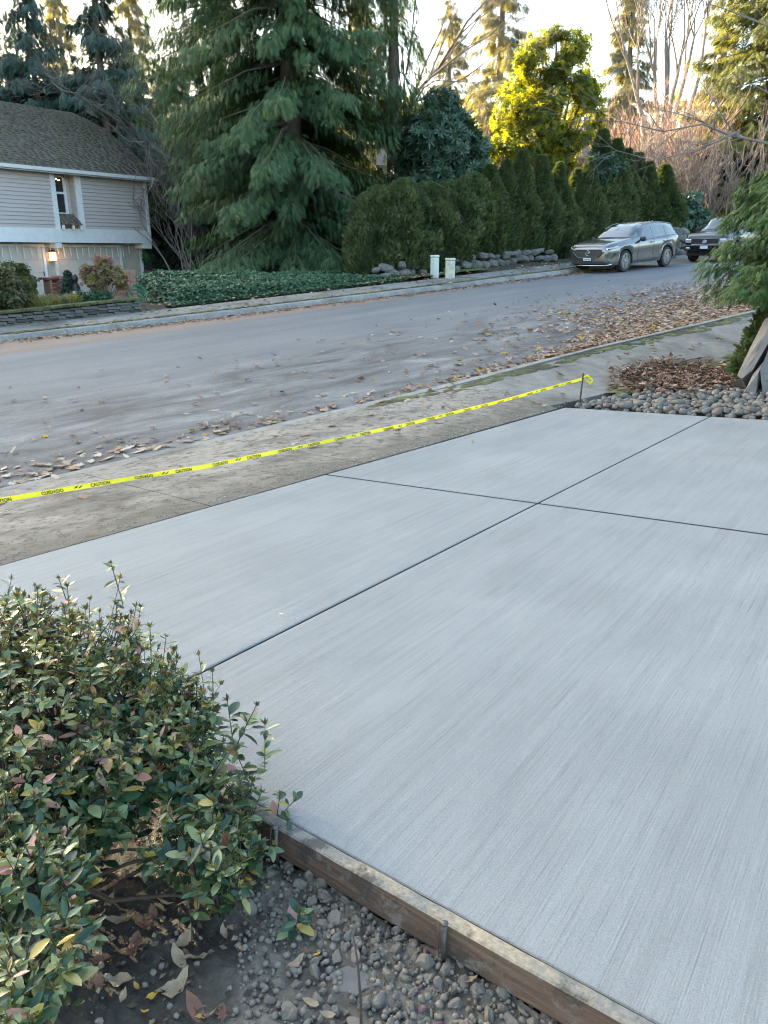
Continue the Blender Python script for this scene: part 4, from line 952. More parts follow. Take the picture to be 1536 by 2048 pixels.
red_m = simple('tail_light', (.35, .02, .02), (.3, .02, .02), 5, .2)
plate_m = simple('licence_plate', (.7, .72, .74), (.6, .62, .66), 20, .5)
def vehicle(name, S, body_m, **k):
    """x runs back from the nose, y to the car's left, z up; S holds the side profile and plan"""
    t = empty(name, **k); Ln = S['len']; wr = S['wr']; ax = (S['ax'], S['ax']+S['wb'])
    xs = np.unique(np.concatenate([np.linspace(0, .5, 14), np.arange(.5, Ln-.4, .055), np.linspace(Ln-.4, Ln, 10)]))
    top = lambda x: np.interp(x, *zip(*S['top'])); belt = lambda x: np.minimum(np.interp(x, *zip(*S['belt'])), top(x)-.05)
    hw = lambda x: np.interp(x, *zip(*S['half'])); bot0 = lambda x: np.interp(x, *zip(*S['bot'])); roofw = lambda x: np.interp(x, *zip(*S['roofw']))
    ar = wr+.055
    def bot(x):
        b = float(bot0(x))
        for a in ax:
            if abs(x-a) < ar: b = max(b, wr+math.sqrt(ar*ar-(x-a)**2)*.98)
        return b
    def ring(x):
        b, T, B, w = bot(x), float(top(x)), float(belt(x)), float(hw(x)); b = min(b, B-.12)
        cab = max(0, min(1, (T-B-.06)/.35)); rw = float(roofw(x))*w
        arch = max([0]+[1-abs(abs(x-a)-0)/(ar*1.35) for a in ax if abs(x-a) < ar*1.35])
        fl = .022*arch
        P = [(w*.80, b), (w*.955+fl, b+.01), (w*.985+fl, b+.05+(B-b)*.15), (w*.985-.018*(1-arch)+fl*.5, b+(B-b)*.36), (w+fl*.5, b+(B-b)*.60), (w*1.0, b+(B-b)*.78), (w*.985, B-.045), (w*.955, B-.005)]
        if cab > 0:
            g0 = (w*.925, B+.02); g1 = (rw+.07*(1-cab), T-.10*cab-.02)
            P += [g0, (g0[0]*.66+g1[0]*.34, g0[1]*.66+g1[1]*.34), (g0[0]*.33+g1[0]*.67, g0[1]*.33+g1[1]*.67), g1, (rw*.93, T-.045*cab-.006), (rw*.75, T-.015), (rw*.4, T-.003), (0, T)]
        else:
            for q in (.02, .06, .12, .2, .34, .55, .8): P.append((w*.955*(1-q), B+(T-B)*(1-(1-q)**3)**.9))
            P.append((0, T))
        return P
    rows = [ring(x) for x in xs]; n = len(rows[0]); V = []; 
    for x, P in zip(xs, rows):
        V += [(x, y, z) for y, z in P]+[(x, -y, z) for y, z in P[-2::-1]]
    m = 2*n-1; Fc = [(i*m+j, i*m+j+1, (i+1)*m+j+1, (i+1)*m+j) for i in range(len(xs)-1) for j in range(m-1)]
    Fc += [tuple(range(m-1, -1, -1)), tuple((len(xs)-1)*m+j for j in range(m))]
    me = pymesh('body', V, Fc); body = link('body', me, body_m, t, smooth=True)
    e = body.modifiers.new('edges', 'EDGE_SPLIT'); e.split_angle = math.radians(38)
    # dark underbody and wheel wells
    ub = MB().box((.25, -hw(1.5)*.86, .26), (Ln-.25, hw(1.5)*.86, .62)); ub.build('underbody', blackp, t)
    # glass lies on the cabin
    def side_patch(x0, x1, f0, f1, sgn, off=.006, curve=0):
        X = np.linspace(x0, x1, 14); Vv = []
        for q, x in enumerate(X):
            P = ring(x); a, b = np.array(P[8]), np.array(P[11]); s = q/13
            lo, hi = f0(s), f1(s)
            for f in (lo, hi):
                p = a*(1-f)+b*f; Vv.append((x, sgn*(p[0]+off), p[1]+.002))
        return Vv, [(2*i, 2*i+1, 2*i+3, 2*i+2) if sgn > 0 else (2*i, 2*i+2, 2*i+3, 2*i+1) for i in range(13)]
    for sgn in (1, -1):
        for (x0, x1, f0, f1) in S['side_windows']:
            Vv, Ff = side_patch(x0, x1, f0, f1, sgn); MB().add(Vv, Ff).build('side_window', car_glass, t, smooth=True)
    def top_patch(x0, x1, wfr, nm, mat=car_glass, off=.007, lo=8):
        X = np.linspace(x0, x1, 12); Vv = []; mm = 13
        for x in X:
            P = ring(x); P = P[lo:] if len(P) > lo else P; full = [(y, z) for y, z in P]+[(-y, z) for y, z in P[-2::-1]]
            ys = [p[0] for p in full][::-1]; zs = [p[1] for p in full][::-1]; W_ = max(ys)*wfr
            for yy in np.linspace(-W_, W_, mm): Vv.append((x-off if x < Ln/2 else x+off, yy, float(np.interp(yy, ys, zs))+off))
        Ff = [(i*mm+j, (i+1)*mm+j, (i+1)*mm+j+1, i*mm+j+1) for i in range(11) for j in range(mm-1)]
        return MB().add(Vv, Ff).build(nm, mat, t, smooth=True)
    ws = top_patch(S['ws'][0], S['ws'][1], .93, 'windscreen')
    top_patch(S['rw'][0], S['rw'][1], .86, 'rear_window')
    # wheels
    for a in ax:
        for sgn in (1, -1):
            yc = sgn*(hw(a)-.135)
            M = Matrix.Translation((a, yc, wr))@Matrix.Rotation(sgn*-math.pi/2, 4, 'X')
            wheel = MB(); prof = [(wr*.66, -.11), (wr*.93, -.115), (wr*.985, -.09), (wr, -.05), (wr, .05), (wr*.985, .09), (wr*.93, .115), (wr*.70, .11), (wr*.67, .08)]
            wheel.lathe(prof, 36); wheel.V = [tuple(M@Vector(v)) for v in wheel.V]; w = wheel.build('wheel', tyre_m, t, smooth=True); em_ = w.modifiers.new('e', 'EDGE_SPLIT'); em_.split_angle = .9
            rm = MB(); rm.lathe([(wr*.70, .085), (wr*.72, .118), (wr*.67, .12), (wr*.65, .06), (wr*.60, .03)], 36)
            for q in range(S['spokes']):
                for dq in (-.13, .13):
                    a1 = 2*math.pi*q/S['spokes']+dq*.5; a2 = 2*math.pi*q/S['spokes']+dq*1.6; c1 = Vector((math.cos(a1), math.sin(a1), 0)); c2 = Vector((math.cos(a2), math.sin(a2), 0)); s1 = Vector((-c1.y, c1.x, 0))*.022; s2 = Vector((-c2.y, c2.x, 0))*.018
                    p0 = c1*wr*.1; p1 = c2*wr*.68; z = Vector((0, 0, .105)); zb = Vector((0, 0, .06))
                    rm.add([p0-s1+z, p0+s1+z, p1+s2+z, p1-s2+z, p0-s1+zb, p0+s1+zb, p1+s2+zb, p1-s2+zb], [(0, 1, 2, 3), (0, 4, 5, 1), (1, 5, 6, 2), (2, 6, 7, 3), (3, 7, 4, 0)])
            rm.lathe([(wr*.15, .07), (wr*.15, .112), (wr*.08, .118)], 12); rm.V = [tuple(M@Vector(v)) for v in rm.V]; rm.build('rim', rim_m, w)
            bk = MB(); bk.lathe([(wr*.6, .0), (wr*.6, .02)], 20); bk.V = [tuple(M@Vector(v)) for v in bk.V]; bk.build('brake_disc', blackp, w)
            # arch lining
            al = MB(); pts = []
            for q in range(15):
                a_ = math.pi*q/14; pts.append((a+math.cos(a_)*(ar-.0), wr+math.sin(a_)*(ar-.0)))
            Vv = [(x, sgn*(float(hw(a))-.02), z) for x, z in pts]+[(x, sgn*(float(hw(a))-.42), z) for x, z in pts]
            al.add(Vv+[(a, sgn*(float(hw(a))-.42), wr)], [(i, i+1, 16+i, 15+i) for i in range(14)]+[(15+i, 16+i, 30) for i in range(14)]).build('wheel_arch', blackp, t)
    return t, ring, hw, top, belt, body

S = dict(len=4.95, wr=.375, ax=.93, wb=2.86, spokes=5,
    top=[(0, .80), (.04, .90), (.12, .97), (.3, 1.03), (.7, 1.09), (1.2, 1.135), (1.42, 1.15), (1.75, 1.36), (2.1, 1.545), (2.35, 1.625), (2.7, 1.675), (3.1, 1.695), (3.6, 1.685), (4.1, 1.645), (4.45, 1.595), (4.6, 1.56), (4.75, 1.33), (4.86, 1.10), (4.93, .98), (4.95, .9)],
    belt=[(0, .72), (.1, .88), (.4, .94), (.9, .985), (1.4, 1.02), (2.2, 1.04), (3.4, 1.09), (4.2, 1.15), (4.6, 1.16), (4.95, 1.0)],
    half=[(0, .70), (.04, .78), (.12, .86), (.25, .92), (.5, .965), (.95, .99), (1.5, .985), (2.4, .975), (3.3, .985), (3.9, .995), (4.4, .965), (4.7, .90), (4.88, .82), (4.95, .74)],
    bot=[(0, .36), (.2, .28), (.6, .25), (1.4, .27), (3.3, .27), (4.3, .3), (4.7, .38), (4.95, .48)],
    roofw=[(1.42, .80), (2.3, .715), (3.2, .72), (4.3, .70), (4.6, .70), (4.86, .80)],
    side_windows=[(1.92, 2.72, lambda s: .06, lambda s: min(.93, .20+s*1.5)), (2.80, 3.62, lambda s: .06, lambda s: .93), (3.70, 4.42, lambda s: .06+.30*s**2, lambda s: .93-.38*s**2)],
    ws=(1.47, 2.27), rw=(4.60, 4.80))
fn_, rn_ = hit(1246, 544), hit(1325, 534)
hd = (fn_-rn_); hd.z = 0; hd.normalize(); lf = Vector((-hd.y, hd.x, 0))      # forward, and the car's left (towards the street)
pitch_ = math.atan2(Rd(28)-Rd(25), 3.0)
def place(t, S, wheel_pt, hd, slope):
    lf = Vector((-hd.y, hd.x, 0)); bk = -hd
    xv = (bk+Vector((0, 0, slope))).normalized(); yv = -lf if False else lf
    # local x = back, local y = left ; right handed needs z = x cross y
    yv = lf; zv = xv.cross(yv)
    if zv.z < 0: yv = -yv; zv = xv.cross(yv)
    M = Matrix((xv, yv, zv)).transposed().to_4x4(); return M, yv
suv_paint = paint('silver_grey_metallic', (.17, .175, .177), .8, .24)
suv, ring, hw_, top_, belt_, body = vehicle('parked_car', S, suv_paint, label='silver grey metallic SUV parked facing left along the hedge', cat='car')
M, yv = place(suv, S, fn_, hd, math.tan(pitch_))
sg = 1 if yv.dot(lf) > 0 else -1            # which local side faces the street
off_ = M@Vector((S['ax'], sg*(float(hw_(S['ax']))-.10), 0)); suv.matrix_world = Matrix.Translation(Vector((fn_.x, fn_.y, fn_.z+.003))-off_)@M
def nose_z(y, z): return z
# front end
grille = MB().add([(-.012, -.52, .80), (-.012, .52, .80), (-.02, .60, .74), (-.03, .40, .56), (-.03, 0, .52), (-.03, -.40, .56), (-.02, -.60, .74), (.06, -.52, .80), (.06, .52, .80), (.06, .6, .74), (.06, .4, .56), (.06, 0, .52), (.06, -.4, .56), (.06, -.6, .74)],
    [(0, 1, 2, 3, 4, 5, 6), (0, 7, 8, 1), (1, 8, 9, 2), (2, 9, 10, 3), (3, 10, 11, 4), (4, 11, 12, 5), (5, 12, 13, 6), (6, 13, 7, 0)]).build('grille', blackp, suv)
gr2 = MB()
for P_ in ([(-.02, -.58, .815), (-.02, .58, .815)], [(-.025, .66, .74), (-.04, .42, .54), (-.04, 0, .495), (-.04, -.42, .54), (-.025, -.66, .74)]): gr2.tube(P_, .014, 6)
gr2.build('grille_frame', suv_paint, grille)
mesh_ = MB()
for j in range(7):
    z = .55+j*.034; w = .40+j*.028
    mesh_.box((-.036, -w, z), (-.03, w, z+.008))
mesh_.build('grille_bars', rim_m, grille, kind='stuff')
em = MB(); pts = [(-.055, .085*math.cos(a), .70+.085*math.sin(a)*1.05) for a in np.linspace(0, 2*math.pi, 25)]
em.tube(pts, .009, 6, cap=False).tube([(-.055, -.045, .635), (-.055, -.03, .70), (-.055, -.022, .755)], .010, 6).tube([(-.055, .045, .635), (-.055, .03, .70), (-.055, .022, .755)], .010, 6).tube([(-.055, -.034, .685), (-.055, .034, .685)], .007, 6)
em.build('emblem', chrome, suv, smooth=True)
MB().box((-.07, -.16, .44), (-.055, .16, .535)).build('licence_plate', plate_m, suv, bevel=.004)
pm = MB()
for q in range(7): pm.box((-.0725, -.125+q*.036, .462), (-.07, -.103+q*.036, .508))
pm.build('plate_characters', simple('plate_blue', (.08, .10, .2), (.07, .09, .18), 5, .6), suv, kind='stuff')
MB().add([(-.03, -.62, .42), (-.03, .62, .42), (-.035, .70, .33), (-.035, -.70, .33), (.1, -.62, .42), (.1, .62, .42), (.1, .7, .33), (.1, -.7, .33)], [(0, 1, 2, 3), (0, 4, 5, 1), (3, 2, 6, 7), (0, 3, 7, 4), (1, 5, 6, 2)]).build('lower_intake', blackp, suv)
MB().tube([(.14, -.90, .30), (.0, -.72, .275), (-.04, 0, .265), (.0, .72, .275), (.14, .90, .30)], .022, 6).build('lower_lip', chrome, suv, smooth=True)
for s in (1, -1):
    Vv = [(.02, s*.62, .80), (.05, s*.74, .80), (.16, s*.885, .83), (.40, s*.965, .90), (.42, s*.955, .935), (.16, s*.87, .885), (.03, s*.70, .845)]
    Vi = [(x+.1, y*.93, z) for x, y, z in Vv]; nn_ = len(Vv)
    hl = MB().add([(x-.012, y+s*.012, z) for x, y, z in Vv]+Vi, [tuple(range(nn_)), tuple(range(2*nn_-1, nn_-1, -1))]+[(i, nn_+i, nn_+(i+1) % nn_, (i+1) % nn_) for i in range(nn_)]).build('headlight', lens_m, suv)
    MB().box((.055, s*.80-.05, .815), (.12, s*.80+.05, .85)).build('lamp_insert', blackp, hl)
    Vv = [(.10, s*.86, .48), (.30, s*.955, .62), (.32, s*.955, .70), (.27, s*.94, .70), (.22, s*.92, .56), (.08, s*.84, .45)]
    MB().add([(x-.006, y+s*.008, z) for x, y, z in Vv], [tuple(range(6))]).build('side_vent', blackp, suv)
    MB().add([(.02, s*.70, .345), (.22, s*.93, .35), (.20, s*.925, .43), (.06, s*.80, .40)], [(0, 1, 2, 3)]).build('fog_lamp_trim', chrome, suv)
    # mirror, handles, tail light
    mr = MB().lathe([(.02, -.10), (.085, -.07), (.10, .0), (.085, .07), (.03, .09)], 12); mr.V = [(1.86+v[0]*.75, s*(1.05+v[2]*1.25), 1.10+v[1]*.85) for v in mr.V]
    mo = mr.build('wing_mirror', blackp, suv, smooth=True); MB().box((1.83, min(s*.92, s*1.0), 1.055), (1.9, max(s*.92, s*1.0), 1.085)).build('mirror_arm', blackp, mo)
    for hx in (2.62, 3.50):
        MB().box((hx-.10, min(s*.975, s*1.02), .955), (hx+.10, max(s*.975, s*1.02), .985)).build('door_handle', suv_paint, suv, bevel=.006)
    MB().add([(4.66, s*.915, .98), (4.80, s*.86, .98), (4.90, s*.80, 1.02), (4.88, s*.80, 1.09), (4.66, s*.91, 1.07)], [(0, 1, 2, 3, 4)]).build('tail_light', red_m, suv)
    MB().tube([(1.30, s*.985, .36), (2.2, s*.985, .34), (3.2, s*.995, .37)], .02, 6).build('sill_trim', blackp, suv)
    ln = MB()
    for X in (1.72, 2.76, 3.66):
        pts = []
        for f in np.linspace(0, 1, 7):
            P_ = ring(X); i0 = 2+int(f*6); pts.append((X+.05*(f-.5), s*(P_[i0][0]+.0015), P_[i0][1]))
        ln.tube(pts, .004, 4)
    ln.build('door_gap', blackp, suv, kind='stuff')
    wl = MB(); pts = []
    for X in np.linspace(1.75, 4.5, 22): P_ = ring(X); pts.append((X, s*(P_[8][0]+.008), P_[8][1]-.004))
    wl.tube(pts, .010, 5).build('window_trim', chrome if False else blackp, suv)
    pts = []
    for X in np.linspace(2.0, 4.5, 22): P_ = ring(X); pts.append((X, s*(P_[12][0]+.005), P_[12][1]+.012))
    MB().tube(pts, .014, 5).build('roof_rail', suv_paint, suv, smooth=True)
am = MB().add([(4.0, 0, 1.65), (4.22, -.03, 1.63), (4.22, .03, 1.63), (4.2, 0, 1.71)], [(0, 1, 3), (0, 3, 2), (1, 2, 3)]); am.build('antenna', suv_paint, suv)
# second car: dark body on frame SUV mostly behind the hemlock
S2 = dict(len=4.8, wr=.40, ax=.95, wb=2.8, spokes=6,
    top=[(0, .98), (.05, 1.06), (.3, 1.15), (.8, 1.2), (1.35, 1.24), (1.6, 1.42), (1.95, 1.70), (2.2, 1.77), (3.0, 1.82), (4.2, 1.8), (4.6, 1.76), (4.72, 1.4), (4.78, 1.1), (4.8, .95)],
    belt=[(0, .88), (.1, 1.0), (.6, 1.07), (1.4, 1.10), (3, 1.14), (4.5, 1.17), (4.8, 1.0)],
    half=[(0, .78), (.05, .86), (.2, .92), (.6, .955), (1, .97), (3.8, .97), (4.5, .94), (4.8, .84)],
    bot=[(0, .48), (.3, .38), (1.5, .36), (3.4, .36), (4.5, .42), (4.8, .52)],
    roofw=[(1.35, .82), (2.1, .76), (4.4, .75), (4.8, .8)],
    side_windows=[(1.8, 2.6, lambda s: .06, lambda s: min(.93, .2+s*1.6)), (2.68, 3.5, lambda s: .06, lambda s: .93), (3.6, 4.4, lambda s: .06, lambda s: .9)],
    ws=(1.42, 2.05), rw=(4.63, 4.75))
blk = paint('black_paint', (.012, .012, .013), .1, .25)
car2, ring2, hw2, _, _, _ = vehicle('parked_car', S2, blk, label='black SUV half hidden by the hemlock behind the silver grey car', cat='car')
f2 = hit(1384, 523); hd2 = Vector((-math.sin(math.radians(44)), -math.cos(math.radians(44)), 0))
M2, yv2 = place(car2, S2, f2, hd2, .035)
nose = hit(1372, 524); 
# the far front wheel stands at this pixel
off2 = M2@Vector((S2['ax'], -sg*(float(hw2(.95))-.1), 0)); car2.matrix_world = Matrix.Translation(Vector((f2.x, f2.y, f2.z+.003))-off2)@M2
MB().box((-.03, -.55, .72), (.06, .55, .94)).build('grille', blackp, car2)
MB().tube([(-.04, -.55, .72), (-.04, .55, .72)], .015, 6).build('grille_frame', chrome, car2)
MB().box((-.05, -.85, .48), (.1, .85, .70)).build('front_bumper', blk, car2, bevel=.03)
em = MB(); em.tube([(-.06, .09*math.cos(a), .83+.06*math.sin(a)) for a in np.linspace(0, 2*math.pi, 21)], .009, 5, cap=False).tube([(-.06, .035*math.cos(a), .83+.055*math.sin(a)) for a in np.linspace(0, 2*math.pi, 17)], .007, 5, cap=False).tube([(-.06, .065*math.cos(a), .86+.02*math.sin(a)) for a in np.linspace(0, 2*math.pi, 17)], .007, 5, cap=False)
em.build('emblem', chrome, car2)
MB().box((-.075, -.16, .55), (-.06, .16, .67)).build('licence_plate', plate_m, car2)
for s in (1, -1):
    MB().box((-.02, min(s*.58, s*.84), .78), (.2, max(s*.58, s*.84), .94)).build('headlight', lens_m, car2, bevel=.03)
    MB().box((-.065, min(s*.6, s*.78), .53), (.0, max(s*.6, s*.78), .61)).build('fog_lamp', lens_m, car2, bevel=.02)
    MB().box((1.7, min(s*.98, s*1.2), 1.15), (1.8, max(s*.98, s*1.2), 1.36)).build('wing_mirror', blackp, car2, bevel=.03)

# ================================================================ FAR SIDE FURNITURE
box_m = simple('utility_box_paint', (.56, .62, .57), (.50, .56, .52), 5, .6)
box_m2 = simple('weathered_utility_paint', (.56, .56, .46), (.36, .37, .30), 7, .7)
for (px, pb, pt, w, mt, lab) in ((869, 551, 510, .235, box_m, 'pale green utility pedestal on the left of the pair by the hedge'), (900, 557, 516, .255, box_m2, 'dirty cream green utility pedestal on the right of the pair')):
    p = hit(px, pb); hgt = (at(px, pt, p.y).z-p.z)
    t = empty('utility_pedestal', p, math.radians(-48), label=lab, cat='utility box')
    MB().box((-w/2, -w/2, -.1), (w/2, w/2, hgt-.09)).build('cabinet', mt, t, bevel=.025)
    MB().box((-w/2-.012, -w/2-.012, hgt-.088), (w/2+.012, w/2+.012, hgt)).build('lid', mt, t, bevel=.03)
    MB().box((-w/2-.006, -.07, hgt*.60), (-w/2-.001, .05, hgt*.72)).build('hazard_label', simple('faded_label', (.25, .27, .24), (.32, .33, .3), 20, .7), t)
# dry stacked rocks at the foot of the hedge, each its own stone
def rock_mesh(seed, sub=2, amp=.25, flat=.8):
    import bmesh
    bm = bmesh.new(); bmesh.ops.create_icosphere(bm, subdivisions=sub, radius=.5)
    for v in bm.verts:
        p = v.co.copy(); n_ = mnoise.noise(p*1.8+Vector((seed*3.1, 0, 0))); n2 = mnoise.noise(p*4.5+Vector((0, seed*2.3, 0)))
        v.co = p*(1+amp*n_*1.6+amp*.6*n2); v.co.z *= flat
        for ax_, lim in ((0, .42), (1, .40), (2, .33)):
            if abs(v.co[ax_]) > lim: v.co[ax_] = math.copysign(lim+(abs(v.co[ax_])-lim)*.25, v.co[ax_])
    me = bpy.data.meshes.new('rock'); bm.to_mesh(me); bm.free(); return me
grey_rock = simple('grey_garden_rock', (.185, .18, .165), (.10, .098, .088), 5, .9, bmp=.6, bd=.04)
rocks = [rock_mesh(s, 2, .22, .85) for s in range(6)]
for me in rocks: me.materials.append(grey_rock)
def rock_row(name, u0, u1, v0, step, size, label, rows=1, cat='rock wall', zb=.0, seed=1):
    r = random.Random(seed); x, y = xy((u0+u1)/2, v0); t = empty(name, (x, y, gz_(x, y)), label=label, cat=cat); o = Vector(t.location)
    for k in range(rows):
        u = u0+k*step*.4
        while u < u1:
            s = size*r.uniform(.6, 1.25); X, Y = xy(u, v0+r.uniform(-.12, .15)+k*.12); c = bpy.data.objects.new('rock', r.choice(rocks)); COL.objects.link(c); c.parent = t
            c.location = Vector((X, Y, gz_(X, Y)+zb+s*.22+k*size*.55))-o; c.rotation_euler = (r.uniform(-.3, .3), r.uniform(-.3, .3), r.uniform(0, 6)); c.scale = (s*1.25, s*r.uniform(.8, 1.1), s*r.uniform(.6, .95)); u += step*r.uniform(.8, 1.25)
rock_row('rock_edging', 17.8, 20.6, 23.4, .42, .48, 'low row of rocks under the rounded arborvitae left of the utility boxes', 2, seed=3)
rock_row('rock_edging', 21.3, 27.8, 23.3, .44, .50, 'row of grey rocks at the hedge foot between utility boxes and car', 2, seed=4)
# stone wall behind the two cars
rock_row('stone_wall', 32.2, 37, 22.3, .42, .55, 'rounded stone retaining wall under the blue green bush behind the cars', 4, seed=6)
# planter wall in front of the house: coursed stones with a mossy cap
wa, wb_ = hit(-60, 661), hit(281, 623); wd = (wb_-wa); wl_ = math.hypot(wd.x, wd.y); wz = math.atan2(wd.y, wd.x)
pw = empty('planter_wall', wa, wz, label='low grey stone planter wall with mossy cap in front of the house', cat='stone wall')
stone_m = simple('planter_stone', (.15, .15, .142), (.07, .07, .065), 6, .95, bmp=.5, bd=.03)
slope_w = wd.z/wl_; htop = .40; r9 = random.Random(12)
smeshes = []
for s_ in range(5):
    b = MB().box((0, 0, 0), (1, 1, 1)); me = pymesh('stone', [(v[0]+r9.uniform(-.03, .03), v[1]+r9.uniform(-.1, .1), v[2]+r9.uniform(-.05, .05)) for v in b.V], b.F); me.materials.append(stone_m); smeshes.append(me)
nrow = 4; hrow = (htop-.08)/nrow
for j in range(nrow):
    x = -r9.uniform(0, .3)
    while x < wl_:
        w = r9.uniform(.22, .5); o = bpy.data.objects.new('stone', r9.choice(smeshes)); COL.objects.link(o); o.parent = pw
        o.location = (x, -r9.uniform(-.01, .035), x*slope_w+j*hrow); o.scale = (min(w, wl_-x+.05)-.02, .3, hrow-.015); m_ = o.modifiers.new('bevel', 'BEVEL'); m_.width = .02; m_.segments = 1; x += w
MB().add([(0, .03, 0), (wl_, .03, slope_w*wl_), (wl_, .03, slope_w*wl_+htop-.1), (0, .03, htop-.1), (0, .25, 0), (wl_, .25, slope_w*wl_)], [(0, 1, 2, 3), (0, 4, 5, 1)]).build('mortar', simple('dark_mortar', (.03, .03, .028), (.02, .02, .02), 9, 1), pw)
x = 0
while x < wl_:
    w = r9.uniform(.6, .95); w = min(w, wl_-x)
    MB().add([(x+.008, -.05, x*slope_w+htop-.07), (x+w, -.05, (x+w)*slope_w+htop-.07), (x+w, .32, (x+w)*slope_w+htop-.07), (x+.008, .32, x*slope_w+htop-.07), (x+.008, -.05, x*slope_w+htop), (x+w, -.05, (x+w)*slope_w+htop), (x+w, .32, (x+w)*slope_w+htop+.01), (x+.008, .32, x*slope_w+htop+.01)], [(0, 3, 2, 1), (4, 5, 6, 7), (0, 1, 5, 4), (1, 2, 6, 5), (2, 3, 7, 6), (3, 0, 4, 7)]).build('cap_stone', moss, pw, bevel=.015); x += w
def wpt(f, back, dz=0): 
    n_ = Vector((-wd.y, wd.x, 0)).normalized(); p = wa+wd*f+n_*back; return Vector((p.x, p.y, wa.z+wd.z*f+htop-.08+dz))
# planter soil
sm = MB().add([wpt(0, .26)-wa, wpt(1, .26)-wa, wpt(1.0, 3.2)-wa, wpt(0, 3.2)-wa], [(0, 1, 2, 3)]); sm.build('planter_soil', ground_mat, None, loc=wa, kind='structure')
def wpx(px, back, dz=0):
    lo, hi = -.5, 1.5
    for _ in range(30):
        m = (lo+hi)/2; q = wpt(m, back); 
        if proj(*q)[0] < px: lo = m
        else: hi = m
    return wpt(lo, back, dz)
def plant(name, pos, blobs, n, tpl, size, seed, mat, stems=0, stem_m=twig_mat, sc=1.0, **k):
    t = empty(name, pos, **k); t.scale = (sc,)*3; C = [b[:3] for b in blobs]; R = [b[3] for b in blobs]
    fol = crown(C, R, n, tpl, size, seed, shell=.35, jitter=.5, updir=.9); link('leaves', npmesh('leaves', *fol), mat, t)
    B = MB(); r = random.Random(seed)
    for i in range(stems or 6):
        c = Vector(C[i % len(C)])+Vector((r.gauss(0, .5), r.gauss(0, .5), r.uniform(0, .8)))*R[i % len(C)]*.7; B.tube([(c.x*.15, c.y*.15, -.02), (c.x*.6, c.y*.6, c.z*.55), c], [.014, .011, .006], 4, cap=False)
    B.build('stems', stem_m, t); return t
g_box = leafmat('clipped_shrub_leaves', [(0, (.03, .045, .02)), (.45, (.06, .08, .03)), (.75, (.15, .12, .045)), (1, (.20, .13, .06))], .5, .2)
g_hyd = leafmat('hydrangea_leaves', [(0, (.16, .09, .08)), (.3, (.26, .14, .13)), (.5, (.20, .16, .08)), (.75, (.22, .22, .06)), (1, (.34, .27, .17))], .7, .3)
g_gr = leafmat('grass_tuft', [(0, (.10, .12, .04)), (.5, (.20, .20, .07)), (1, (.34, .30, .14))], .7, .3)
plant('clipped_shrub', wpx(8, .9), [(-.5, 0, .45, .62), (.25, .1, .45, .62), (0, .2, .6, .55), (-.9, .1, .5, .6)], 9000, R6, .075, 81, g_box, label='clipped bronze green shrub low at the left edge in the planter', cat='shrub')
plant('clipped_shrub', wpx(22, 2.6, .05), [(-.6, 0, .7, .55), (.1, .1, .75, .55), (.35, 0, .6, .5), (-1.2, 0, .7, .6)], 8000, R6, .08, 82, g_mid, label='rounder dark clipped shrub behind the bronze one at the left edge', cat='shrub')
hp = wpx(212, 1.1)
hy = plant('hydrangea', hp, [(-.45, 0, .75, .33), (0, 0, .95, .36), (.45, 0, .8, .34), (.1, 0, 1.2, .22), (.6, .1, .55, .22), (-.2, 0, .6, .3), (-.55, 0, 1.0, .2)], 1100, R6, .10, 83, g_hyd, stems=70, sc=.86, stem_m=simple('hydrangea_canes', (.26, .18, .13), (.20, .14, .10), 9, .8), label='faded hydrangea bush with dried pinkish heads before the garage', cat='hydrangea')
hd_m = leafmat('dried_flower_heads', [(0, (.22, .10, .10)), (.5, (.34, .19, .19)), (1, (.42, .30, .26))], .9, .2)
rh = random.Random(2)
for i in range(24):
    a = rh.uniform(0, 6.28); z = rh.uniform(.6, 1.42); rr_ = (.75-.45*max(0, z-.8)/.6)*rh.uniform(.3, 1)
    V, Fc, T = crown([(0, 0, 0)], [.085], 60, dia_tpl(.9), .06, i, shell=.8); link('flower_head', npmesh('flower_head', V, Fc, T), hd_m, hy, (math.cos(a)*rr_, math.sin(a)*.4*rr_, z))
def tuft(name, pos, n, l, seed, mat, spread=.5, **k):
    r = np.random.default_rng(seed); d = np.stack([r.normal(0, spread, n), r.normal(0, spread, n), np.ones(n)], 1)
    tv = np.array([(-.5, 0, 0), (.5, 0, 0), (.35, .5, .0), (-.35, .5, .0), (0, 1, -.22)], float)*[.03, 1, 1]; tf = np.array([(0, 1, 2), (0, 2, 3), (3, 2, 4)])
    V, Fc, T = scatter_tpl(tv, tf, np.stack([r.normal(0, .06, n), r.normal(0, .06, n), np.zeros(n)], 1), frames(d, rand_dirs(n, r)), l*r.uniform(.6, 1.1, n), r.uniform(0, 1, n))
    return link(name, npmesh(name, V, Fc, T), mat, None, pos, **k)
for px, bk, l, lab in ((66, .7, .55, 'yellow green grass tuft beside the clipped shrub in the planter'), (84, .5, .45, 'second yellowish grass tuft in the planter by the rocks'), (112, .6, .4, 'small dry grass tuft in the middle of the planter'), (150, .55, .42, 'dry grass tuft left of the hydrangea')):
    tuft('ornamental_grass', wpx(px, bk), 420, l, int(px), g_gr, label=lab, cat='grass', group='grass tufts in the planter')
plant('low_shrub', wpx(185, .65), [(-.3, 0, .12, .22), (.1, 0, .15, .25), (.4, 0, .12, .2)], 1600, R6, .05, 84, g_ivy, label='low green mound spilling over the planter wall by the hydrangea', cat='shrub')
plant('low_shrub', wpx(120, 1.0), [(-.3, 0, .1, .2), (.2, 0, .12, .22)], 900, R6, .06, 85, g_blue, label='low grey green planter plant before the pillar', cat='shrub')
